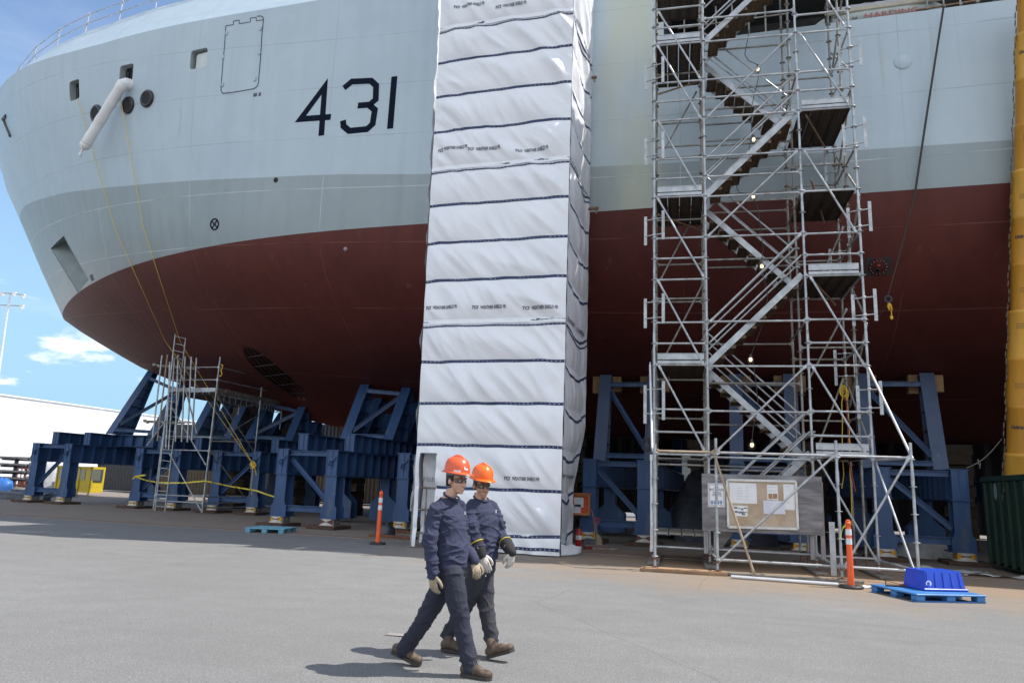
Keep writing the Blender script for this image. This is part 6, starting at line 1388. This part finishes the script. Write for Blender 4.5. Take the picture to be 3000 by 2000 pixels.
def loft(mb, rings, fwd, n=20):
    """rings: (centre, fore-aft radius, side radius[, tilt]); closed with caps"""
    s = Vector((0,0,1)).cross(fwd).normalized(); vs = []
    for r in rings:
        c, rx, ry = Vector(r[0]), r[1], r[2]
        for i in range(n): a = 2*math.pi*i/n; vs.append(c + fwd*(rx*math.cos(a)) + s*(ry*math.sin(a)))
    m = len(rings); mb.add(vs, [(j*n+i, (j+1)*n+i, (j+1)*n+(i+1)%n, j*n+(i+1)%n) for j in range(m-1) for i in range(n)], True)
    mb.add(vs[:n], [tuple(range(n))]); mb.add(vs[-n:], [tuple(range(n-1,-1,-1))])
def limb(mb, pts, rad, n=14, sub=6):
    P_, R_ = [], []; pts = [Vector(p) for p in pts]; m = len(pts)
    for i in range(m-1):
        p0, p1, p2, p3 = pts[max(0,i-1)], pts[i], pts[i+1], pts[min(m-1,i+2)]
        for k_ in range(sub):
            t = k_/sub; P_.append(.5*((2*p1)+(p2-p0)*t+(2*p0-5*p1+4*p2-p3)*t*t+(3*p1-p0-3*p2+p3)*t**3)); s_ = t*t*(3-2*t); R_.append(rad[i]*(1-s_)+rad[i+1]*s_)
    P_.append(pts[-1]); R_.append(rad[-1]); mb.path(P_, .1, n, R_); mb.ball(pts[0], rad[0]*.98, 14); mb.ball(pts[-1], rad[-1]*.98, 14)
def wrinkle(o, amp, f, seed, anchors=(), yaw_=0.0, base=.35):
    """cloth folds: sharp-backed slanting ridges that bunch near the joints and hems, over soft broad drapes"""
    me = o.data; nr = [v.normal.copy() for v in me.vertices]; off = WLOC.get(o.parent.name, Vector()) if o.parent else WLOC.get(o.name, Vector())
    for v, nn in zip(me.vertices, nr):
        p_ = v.co+off; w = base
        for a, r_ in anchors: w = max(w, 1-((p_-a).length/r_)**2)
        wp = noise.noise(Vector((p_.x*4, p_.y*4, p_.z*4+seed)))
        q = Vector((p_.x*f*.55+p_.z*f*.45+wp*.8, p_.y*f*.55, p_.z*f*1.9-p_.x*f*.7+seed+wp))
        n1_ = noise.noise(q); d = (1-min(1, abs(n1_)*3.2))**1.5
        q2 = Vector((p_.x*f*1.1-p_.z*f*.8, p_.y*f, p_.z*f*2.2+p_.x*f*1.2+seed*2)); d += .6*(1-min(1, abs(noise.noise(q2))*3.6))**1.4
        d += .7*noise.noise(Vector((p_.x*f*.5, p_.y*f*.5, p_.z*f*.25+seed)))-.35
        v.co += nn*(amp*w*d)
    me.update()
def hand(parent, wrist, tip, back, thumb, m, curl=.5, size=1.0, name='glove'):
    """wrist -> fingertip direction, back of the hand normal, thumb side; palm plus five separate bent fingers"""
    wrist = Vector(wrist); d = (Vector(tip)-wrist).normalized(); b = Vector(back); b = (b-d*b.dot(d)).normalized(); t = b.cross(d)
    if t.dot(Vector(thumb)) < 0: t = -t
    mb = MB(); S_ = size; M = Matrix((t, b, d)).transposed()
    mb.ball(wrist+d*.05*S_, (.040*S_,.019*S_,.052*S_), 14, M); limb(mb, [wrist-d*.010*S_, wrist+d*.02*S_], [.034*S_,.033*S_], 12, 3)
    for i, (o_, L_) in enumerate(((.030,.070),(.010,.080),(-.010,.074),(-.029,.058))):
        p0 = wrist+(d*.085+t*o_)*S_; c1, c2, c3 = curl*.45+.07*i, curl*1.15, curl*1.7
        p1 = p0+(d*math.cos(c1)-b*math.sin(c1))*L_*.45*S_; p2 = p1+(d*math.cos(c2)-b*math.sin(c2))*L_*.34*S_; p3 = p2+(d*math.cos(c3)-b*math.sin(c3))*L_*.26*S_
        limb(mb, [wrist+(d*.06+t*o_*.8)*S_, p0, p1, p2, p3], [.011*S_,.0112*S_,.0102*S_,.0095*S_,.0085*S_], 8, 3)
    q0 = wrist+(d*.025+t*.028)*S_; q1 = wrist+(d*.055+t*.054-b*.012)*S_; q2 = wrist+(d*.088+t*.062-b*.024)*S_; q3 = wrist+(d*.108+t*.056-b*.034)*S_
    limb(mb, [q0,q1,q2,q3], [.017*S_,.0135*S_,.0118*S_,.010*S_], 8, 4)
    o = mb.build(name, m, parent); remesh(o, .0042, 2); return o
def boot(parent, heel, toe, ank, hem):
    """heel and toe points at sole level, ankle centre"""
    heel, toe, ank = Vector(heel), Vector(toe), Vector(ank); f = (toe-heel).normalized(); L_ = (toe-heel).length; s = Vector((0,0,1)).cross(f).normalized(); u = f.cross(s).normalized()
    mb = MB(); P_ = lambda a, b: heel+f*(a*L_)+u*b
    for a, h, rx, ry, rz in ((.14,.060,.055,.040,.050),(.32,.072,.07,.042,.058),(.52,.062,.07,.046,.046),(.72,.048,.062,.050,.036),(.86,.045,.046,.047,.038)):
        mb.ball(P_(a,h), (rx,ry,rz), 14, Matrix((f,s,u)).transposed())
    limb(mb, [P_(.30,.07), P_(.24,.11).lerp(ank,.3), ank, ank+(Vector(hem)-ank)*.4], [.052,.050,.052,.054], 14, 4)
    o = mb.build('boot', BOOT, parent); remesh(o, .006, 3)
    out = [(.0,-.020),(.0,.020),(.06,.036),(.3,.040),(.55,.043),(.75,.052),(.90,.044),(.985,.022),(.985,-.022),(.90,-.046),(.75,-.050),(.55,-.040),(.3,-.038),(.06,-.034)]
    mb = MB(); mb.prism([(a*L_, b) for a, b in out], heel+u*.014, f, s, .027); mb.prism([(a*L_, b*.96) for a, b in out if a < .33]+[(.33*L_,-.036),(.33*L_,.038)][:0], heel-u*.004, f, s, .014) if False else None
    mb.build('sole', SOLEM, o); mb = MB()
    for k_ in range(4): c = P_(.36+.07*k_, .128-.020*k_); mb.path([c-s*.030-u*.012, c+u*.004, c+s*.030-u*.012], .0045, 5)
    c = P_(.36,.135); mb.path([c, c+f*.03+s*.02+u*.012, c+f*.045+s*.03-u*.01], .004, 5); mb.path([c, c+f*.02-s*.03+u*.01, c+f*.03-s*.045-u*.015], .004, 5); mb.build('lace', pm('dark lace', (.03,.025,.02)), o)
    return o
def head(body_mb, c, f, up):
    s = up.cross(f).normalized(); f = s.cross(up).normalized(); M = Matrix((f,s,up)).transposed(); T = lambda x, y, z: c+f*x+s*y+up*z
    for p_, r_ in (((-.012,0,.030),(.096,.077,.090)),((.030,0,-.040),(.064,.060,.078)),((.052,0,-.085),(.036,.042,.032)),((.074,0,-.100),(.020,.024,.018)),((.055,.034,-.032),(.030,.026,.034)),((.055,-.034,-.032),(.030,.026,.034)),((.070,0,.022),(.024,.050,.020)),((-.01,.078,-.012),(.019,.010,.032)),((-.01,-.078,-.012),(.019,.010,.032)),((.088,0,-.073),(.013,.026,.010)),((.086,0,-.086),(.011,.022,.008))):
        body_mb.ball(T(*p_), r_, 16, M)
    limb(body_mb, [T(.084,0,.012), T(.098,0,-.014), T(.110,0,-.034)], [.010,.011,.0155], 8, 3); body_mb.ball(T(.098,.012,-.038), .010, 8); body_mb.ball(T(.098,-.012,-.038), .010, 8)
    return T, M
def headgear(parent, T, M, hat, smile, label_side, hair_len=.0):
    mb = MB(); n = 28; vs = []; rings = [(1.0,-.0),(1.0,.02),(.985,.05),(.93,.085),(.80,.118),(.58,.142),(.30,.155),(.02,.158)]
    tilt = lambda x: -.05*x
    for r_, z in rings:
        for i in range(n): a = 2*math.pi*i/n; x, y = .132*r_*math.cos(a)-.006, .108*r_*math.sin(a); vs.append(T(x, y, .074+z*.93+tilt(x)))
    mb.add(vs, [(j*n+i, j*n+(i+1)%n, (j+1)*n+(i+1)%n, (j+1)*n+i) for j in range(len(rings)-1) for i in range(n)], True)
    vs = []
    for k_, (ex_, z) in enumerate(((0,.058),(.012,.050),(.026,.043),(.026,.038),(.008,.042),(-.006,.046))):
        for i in range(n): a = 2*math.pi*i/n; e = ex_*(1+1.15*max(0,math.cos(a))**3); x, y = (.132+e)*math.cos(a)-.006, (.108+e*.8)*math.sin(a); vs.append(T(x, y, z+.026+tilt(x)))
    mb.add(vs, [(j*n+i, (j+1)*n+i, (j+1)*n+(i+1)%n, j*n+(i+1)%n) for j in range(5) for i in range(n)], True)
    h = mb.build('helmet', hat, parent)
    mb = MB()
    for y0, w in ((0,.014),(.03,.008),(-.03,.008)):
        mb.path([T(.128*math.cos(t)*.96-.006, y0*(.5+.5*math.sin(t)), .078+.147*math.sin(t)*(1-abs(y0)*1.6)+tilt(.13*math.cos(t))) for t in np.linspace(.35, math.pi-.3, 12)], w, 8)
    mb.build('crown_ridge', hat, h)
    mb = MB(); vs = []
    for z in (.076,.046):
        for i in range(n): a = 2*math.pi*i/n; vs.append(T(.104*math.cos(a)-.01, .087*math.sin(a), z))
    mb.add(vs, [(i, n+i, n+(i+1)%n, (i+1)%n) for i in range(n)], True); mb.build('headband', pm('helmet headband', (.10,.10,.11), (.3,.3,.3), 20, .7), h)
    # hair below the rim: back and sides
    mb = MB(); vs = []; hs_ = 6
    for j in range(hs_+1):
        z = .072-(.13+hair_len)*j/hs_
        for i in range(19):
            a = R(62)+(2*math.pi-2*R(62))*i/18; side = 1-abs(math.cos(a/1)) ; zz = max(z, -.015-.055*max(0,-math.cos(a))-hair_len) if abs(math.cos(a)) > .4 and math.cos(a) > 0 else max(z, -.06-hair_len*1.0 if math.cos(a) < -.2 else -.005)
            k_ = 1.06-.10*(j/hs_)**2; vs.append(T(.093*k_*math.cos(a)-.014, .079*k_*math.sin(a), zz))
    mb.add(vs, [(j*19+i, (j+1)*19+i, (j+1)*19+i+1, j*19+i+1) for j in range(hs_) for i in range(18)], True); mb.build('hair', HAIR, parent)
    # safety glasses
    mb = MB(); vs = []
    for z in (.014,.004,-.010,-.019):
        for i in range(15): a = R(-74)+R(148)*i/14; k_ = 1.0-(.10 if z < -.02 else 0); vs.append(T(.030+.068*math.cos(a)*k_ - (.008 if abs(a) < .12 and z < 0 else 0), .072*math.sin(a), z+.002-(.004*abs(math.sin(a)))))
    mb.add(vs, [(j*15+i, (j+1)*15+i, (j+1)*15+i+1, j*15+i+1) for j in range(3) for i in range(14)], True); g_ = mb.build('safety_glasses', LENS, parent)
    mb = MB()
    for s_ in (-1,1): mb.path([T(.045,.071*s_,.012), T(.01,.080*s_,.010), T(-.035,.082*s_,.006), T(-.05,.079*s_,-.012)], .004, 6)
    mb.path([T(.030+.0685*math.cos(a),.072*math.sin(a),.021) for a in np.linspace(R(-74),R(74),14)], .0035, 6); mb.build('frame', BLACK, g_)
    for s_ in (-1,1):
        mb = MB(); mb.ball(T(.080,.033*s_,.001), (.011,.016,.009), 12, M); ey_ = mb.build('eye', pm('eye white', (.62,.58,.54)), parent); mb = MB(); mb.ball(T(.0895,.031*s_,.0), (.0035,.007,.007), 10, M); mb.build('iris', HAIR, ey_)
    mb = MB(); up_ = .006 if smile else -.006
    mb.path([T(.080,.024,-.079+up_), T(.093,.012,-.0795), T(.097,0,-.080), T(.093,-.012,-.0795), T(.080,-.024,-.079+up_)], .003, 6); mb.build('mouth', pm('lips', (.20,.07,.06)), parent)
    if smile: mb = MB(); mb.path([T(.092,.012,-.077), T(.0965,0,-.0775), T(.092,-.012,-.077)], .0026, 6); mb.build('teeth', pm('teeth', (.72,.68,.6)), parent)
    mb = MB()
    for s_ in (-1,1): mb.path([T(.083,.045*s_,.030), T(.091,.028*s_,.034), T(.092,.014*s_,.030)], .004, 6)
    mb.build('eyebrow', HAIR, parent)
    return h
def dome(T, ang, el, o=.004):
    x = .132*math.cos(ang)*math.cos(el)-.006; y = .108*math.sin(ang)*math.cos(el); return T(x*(1+o*8), y*(1+o*8), .074+.147*math.sin(el)*.98+.006)
def patch(T, ang, el, w, h, m, name, parent, n=10, round_=True):
    mb = MB(); vs = []
    for i in range(n):
        t = 2*math.pi*i/n; a, b = (math.cos(t), math.sin(t)) if round_ else [(-1,-1),(-.3,-1),(.3,-1),(1,-1),(1,0),(1,1),(.3,1),(-.3,1),(-1,1),(-1,0)][i]
        vs.append(dome(T, ang+a*w/.12, el+b*h/.14))
    mb.add(vs, [tuple(range(n))]); return mb.build(name, m, parent)
# ---------------- man in front
Y1 = 6.43; c1 = Q(532,240,Y1); f1 = Vector((math.cos(R(-24)), math.sin(R(-24)), -.02)).normalized(); u1 = Vector((.06,0,1)).normalized()
bf1 = Vector((math.cos(R(-14)), math.sin(R(-14)), 0))
hipN = Q(500,845,Y1-.09); hipF = Q(478,850,Y1+.09); knN = Q(556,1130,Y1-.07); anN = Q(618,1440,Y1-.04); knF = Q(336,1130,Y1+.10); anF = Q(198,1338,Y1+.11)
shN = Q(398,412,Y1-.17); elN = Q(352,640,Y1-.25); wrN = Q(374,850,Y1-.23); shF = Q(548,405,Y1+.17); elF = Q(588,640,Y1+.20); wrF = Q(648,762,Y1+.10)
mb = MB(); T1, M1_ = head(mb, c1, f1, u1)
tor = [(Q(492,845,Y1),.10,.14),(Q(498,700,Y1),.10,.135),(Q(485,500,Y1),.105,.155),(Q(470,410,Y1),.07,.12),(Q(478,362,Y1),.06,.085),(Q(492,330,Y1),.062,.062),(T1(-.02,0,-.07),.062,.060)]
loft(mb, tor, bf1)
for a in ([shN,elN,wrN],[shF,elF,wrF]): limb(mb, a, [.040,.038,.030], 12, 4)
for a in ([hipN,knN,anN],[hipF,knF,anF]): limb(mb, a, [.085,.055,.042], 12, 4)
base1 = Q(440,1500,Y1); base1.z = 0
man1 = mb.build('person', SKIN, None, base1); remesh(man1, .0065, 3)
tag(man1, 'smiling man in navy sweatshirt and scuffed red-orange hard hat, walking nearer the camera', 'person', 'workmen walking across the yard')
mb = MB(); loft(mb, [(Q(494,812,Y1),.118,.160),(Q(496,800,Y1),.130,.172),(Q(500,740,Y1),.132,.170),(Q(496,640,Y1),.132,.172),(Q(490,520,Y1),.132,.186),(Q(478,440,Y1),.118,.188),(Q(468,400,Y1),.098,.165),(Q(474,374,Y1),.082,.125),(Q(482,356,Y1),.070,.092),(Q(488,350,Y1),.058,.070)], bf1, 24)
limb(mb, [shN+Vector((.045,.05,.012)),shN.lerp(elN,.12),shN.lerp(elN,.5),elN,elN.lerp(wrN,.6),wrN], [.066,.070,.065,.058,.052,.047]); limb(mb, [shF,shF.lerp(elF,.4),elF,wrF], [.066,.064,.056,.046])
sh1 = mb.build('sweatshirt', SHIRT, man1); remesh(sh1, .0065, 5); wrinkle(sh1, .021, 6.4, 1.3, [(elN,.26),(Q(480,740,Y1-.15),.30),(elF,.2),(wrN,.12),(Q(430,470,Y1-.15),.2)], 0, .3)
for w, e in ((wrN,elN),(wrF,elF)): mb = MB(); d = (w-e).normalized(); limb(mb, [w-d*.045, w+d*.012], [.049,.044], 14, 3); mb.build('cuff', SHIRT, man1)
mb = MB(); mb.path([Q(494,341,Y1)+bf1*(.070*math.cos(t)+.010)+Vector((0,0,1)).cross(bf1)*(.080*math.sin(t))+VZ*(.000-.030*math.cos(t)) for t in np.linspace(0,2*math.pi,24)], .009, 8); mb.build('collar', SHIRT, man1)
mb = MB(); q = Q(592,440,Y1-.12); r_ = q; 
def chestmark(body_obj, px_u, px_v, Y, parent, yaw_n):
    # small embroidered mark: a swoosh over a block, laid on the cloth
    me_ = body_obj.data; o_ = Vector(parent_loc(parent)); bv = BVHTree.FromPolygons([v.co+o_ for v in me_.vertices], [tuple(p.vertices) for p in me_.polygons]); mb = MB()
    for pol in ([(-3,-10),(1,-11),(3,-6),(0,-3),(-3,-4)],[(-2,-1),(2,-2),(3,2),(-2,3)],[(-4,5),(4,4),(4,8),(-4,9)]):
        vs = []
        for a, b in pol:
            rr = ray(1100+(px_u+a)/2.24, 1300+(px_v+b)/2.24).normalized(); h = bv.ray_cast(CAM, rr); vs.append((h[0] if h[0] else PY(1100+(px_u+a)/2.24,1300+(px_v+b)/2.24,Y))-rr*.004)
        mb.add(vs, [tuple(range(len(vs)))])
    mb.build('chest_emblem', pm('white embroidery', (.66,.66,.68)), parent)
chestmark(sh1, 588, 452, Y1-.1, man1, 0)
def trousers(par, m, hc, hips, kns, ans, hems, f, name='work_trousers', seed=2.0, cen=.0):
    mb = MB(); loft(mb, [(hc+VZ*.075,.112,.155),(hc+VZ*.03,.122,.165),(hc-VZ*.03,.120,.165),(hc-VZ*.09,.095,.15)], f, 20)
    for h, k_, a, he in zip(hips, kns, ans, hems): limb(mb, [h-VZ*.0, h.lerp(k_,.5), k_, k_.lerp(a,.55), a, he], [.104,.098,.082,.074,.070,.074])
    o = mb.build(name, m, par); remesh(o, .0075, 5)
    an_ = []
    for h, k_, a in zip(hips, kns, ans): an_ += [(k_,.20),(a,.22),(h,.16)]
    wrinkle(o, .015, 5.0, seed, an_, 0, .28); return o
hemN = anN+(anN-knN).normalized()*.03; hemF = anF+(anF-knF).normalized()*.02
tr1 = trousers(man1, TROUS, Q(492,835,Y1), (hipN,hipF), (knN,knF), (anN,anF), (hemN,hemF), bf1)
mb = MB(); a = hipN.lerp(knN,.42)-VY_*.104-VX*.02; dl = (knN-hipN).normalized(); mb.bbox(a+VY_*.020, (.095,.018,.16), .006, Matrix((dl.cross(VY_).normalized(), VY_, -dl)).transposed()); pk = mb.build('cargo_pocket', TROUS, man1)
mb = MB(); mb.tube(Q(455,822,Y1-.165), Q(455,818,Y1-.175), .006, 8); mb.build('belt_rivet', pm('rivet', (.4,.4,.4)), man1)
hand(man1, wrN+VZ*-.006, Q(384,972,Y1-.22), Vector((-.30,-.95,0)), Vector((.9,-.4,0)), GLOVE, .55, 1.10)
hand(man1, wrF+VZ*-.01, Q(672,880,Y1+.05), Vector((.55,-.8,.1)), Vector((.6,.5,0)), GLOVE, .85, 1.05)
hb = Q(560,1545,Y1-.04); tb2 = Q(762,1540,Y1-.08); hb.z = .0; tb2.z = .0
boot(man1, PZ(1100+562/2.24,1300+1520/2.24,.002), PZ(1100+762/2.24,1300+1552/2.24,.002), anN+VX*-.0-VZ*.02, anN.lerp(knN,.3))
hb = Q(106,1370,Y1+.12); tb2 = PZ(1100+308/2.24,1300+1452/2.24,.004); boot(man1, hb, Vector((tb2.x, Y1+.10, .004)), anF+Vector((-.01,0,-.02)), anF.lerp(knF,.3))
h1 = headgear(man1, T1, M1_, HATA, True, 0)
em = patch(T1, R(-48), R(30), .028, .028, pm('dark red emblem', (.30,.02,.03), (.5,.06,.05), 60, .5), 'emblem', h1, 16); mb = MB()
for k_ in range(3): patch(T1, R(-48)+(-.1+.1*k_), R(30)+(.06 if k_ != 1 else -.08), .007, .007, pm('navy dot', (.02,.03,.10)), 'emblem_dot', em, 8)
patch(T1, R(-50), R(3), .031, .008, PAPER, 'name_strip', h1, 10, False); patch(T1, R(-8), R(22), .022, .030, PAPER, 'name_strip', h1, 10, False)
# ---------------- man behind
Y2 = 7.2; c2 = Q(697,275,Y2); f2 = Vector((math.cos(R(-46)), math.sin(R(-46)), -.16)).normalized(); u2 = Vector((.10,-.07,1)).normalized(); bf2 = Vector((math.cos(R(-34)), math.sin(R(-34)), 0))
hN = Q(672,815,Y2-.07); hF = Q(706,812,Y2+.08); kN = Q(600,1040,Y2-.02); aN = Q(482,1238,Y2+.02); kF = Q(722,1040,Y2+.02); aF = Q(762,1278,Y2-.02)
sN = Q(612,412,Y2-.10); eN = Q(634,575,Y2-.24); wN = Q(692,715,Y2-.26); sF = Q(772,415,Y2+.10); eF = Q(820,592,Y2+.10); wF = Q(888,700,Y2-.05)
mb = MB(); T2_, M2_ = head(mb, c2, f2, u2)
loft(mb, [(Q(692,815,Y2),.10,.14),(Q(700,700,Y2),.10,.135),(Q(700,500,Y2),.105,.155),(Q(692,420,Y2),.07,.12),(Q(688,375,Y2),.06,.085),(Q(688,350,Y2),.062,.064),(T2_(-.02,0,-.07),.062,.060)], bf2)
for a in ([sN,eN,wN],[sF,eF,wF]): limb(mb, a, [.040,.038,.030], 12, 4)
for a in ([hN,kN,aN],[hF,kF,aF]): limb(mb, a, [.085,.055,.042], 12, 4)
base2 = Q(640,1400,Y2); base2.z = 0
man2 = mb.build('person', SKIN2, None, base2); remesh(man2, .0065, 3)
tag(man2, 'frowning man in navy sweatshirt and clean bright orange hard hat with black gauntlets, walking behind', 'person', 'workmen walking across the yard')
mb = MB(); loft(mb, [(Q(694,752,Y2),.135,.178),(Q(696,735,Y2),.140,.182),(Q(702,640,Y2),.138,.180),(Q(702,520,Y2),.136,.190),(Q(696,450,Y2),.120,.192),(Q(690,408,Y2),.098,.166),(Q(687,386,Y2),.084,.125),(Q(687,370,Y2),.072,.094),(Q(688,363,Y2),.058,.070)], bf2, 24)
limb(mb, [sN+Vector((.03,.03,.01)),sN.lerp(eN,.4),eN,eN.lerp(wN,.75)], [.068,.070,.064,.057]); limb(mb, [sF+Vector((-.03,.0,.01)),sF.lerp(eF,.4),eF,eF.lerp(wF,.75)], [.066,.068,.062,.056])
sh2 = mb.build('sweatshirt', SHIRT, man2); remesh(sh2, .0065, 5); wrinkle(sh2, .021, 6.4, 7.7, [(eN,.26),(eF,.26),(Q(700,700,Y2-.15),.25)], 0, .3)
mb = MB(); mb.path([Q(690,356,Y2)+bf2*(.070*math.cos(t)+.012)+Vector((0,0,1)).cross(bf2)*(.081*math.sin(t))+VZ*(.000-.030*math.cos(t)) for t in np.linspace(0,2*math.pi,24)], .009, 8); mb.build('collar', SHIRT, man2)
chestmark(sh2, 792, 442, Y2-.1, man2, 0)
for w, e in ((wN,eN),(wF,eF)):
    d = (w-e).normalized(); mb = MB(); limb(mb, [e.lerp(w,.52), e.lerp(w,.8), w+d*.02], [.068,.062,.050], 16, 4); cf = mb.build('gauntlet', CUFF, man2); mb = MB(); fr3 = MB().frame(w, w+d); mb.torus(e.lerp(w,.50), Matrix((fr3[2],fr3[3],fr3[4])).transposed(), .064, .006, 24, 6); mb.build('yellow_trim', pm('yellow trim', (.65,.50,.05)), cf)
    mb = MB(); q = e.lerp(w,.72)-VY_*.063; mb.path([q-VX*.02-VZ*.01, q-VX*.01+VZ*.012, q+VX*.012+VZ*.006, q+VX*.02-VZ*.012], .004, 5); mb.build('cuff_mark', pm('grey mark', (.4,.4,.4)), cf)
hand(man2, wN+(wN-eN).normalized()*.02, Q(742,838,Y2-.28), Vector((.2,-.9,.35)), Vector((.8,-.1,.5)), GLOVW, .45, 1.08); hand(man2, wF+(wF-eF).normalized()*.02, Q(884,812,Y2-.06), Vector((.7,-.6,.2)), Vector((-.2,-.9,0)), GLOVW, .6, 1.05)
tr2 = trousers(man2, TROUS2, Q(692,800,Y2), (hN,hF), (kN,kF), (aN,aF), (aN+(aN-kN).normalized()*.02, aF+(aF-kF).normalized()*.015), bf2, seed=5.1)
mb = MB(); mb.tube(Q(722,860,Y2-.14), Q(722,870,Y2-.145), .006, 8); mb.build('belt_rivet', pm('rivet', (.4,.4,.4)), man2)
z2 = PZ(1100+752/2.24,1300+1412/2.24,.004); tt2 = Q(916,1345,z2.y-.02); boot(man2, Vector((z2.x-.02, z2.y, .006)), Vector((tt2.x, z2.y-.03, max(.07, tt2.z-.02))), aF-VZ*.02, aF.lerp(kF,.3))
z3 = PZ(1100+432/2.24,1300+1358/2.24,.004); boot(man2, Vector((z3.x, z3.y, .012)), Vector((z3.x+.285, z3.y-.03, .004)), aN-VZ*.02+VX*.0, aN.lerp(kN,.3))
h2 = headgear(man2, T2_, M2_, HATB, False, 0)
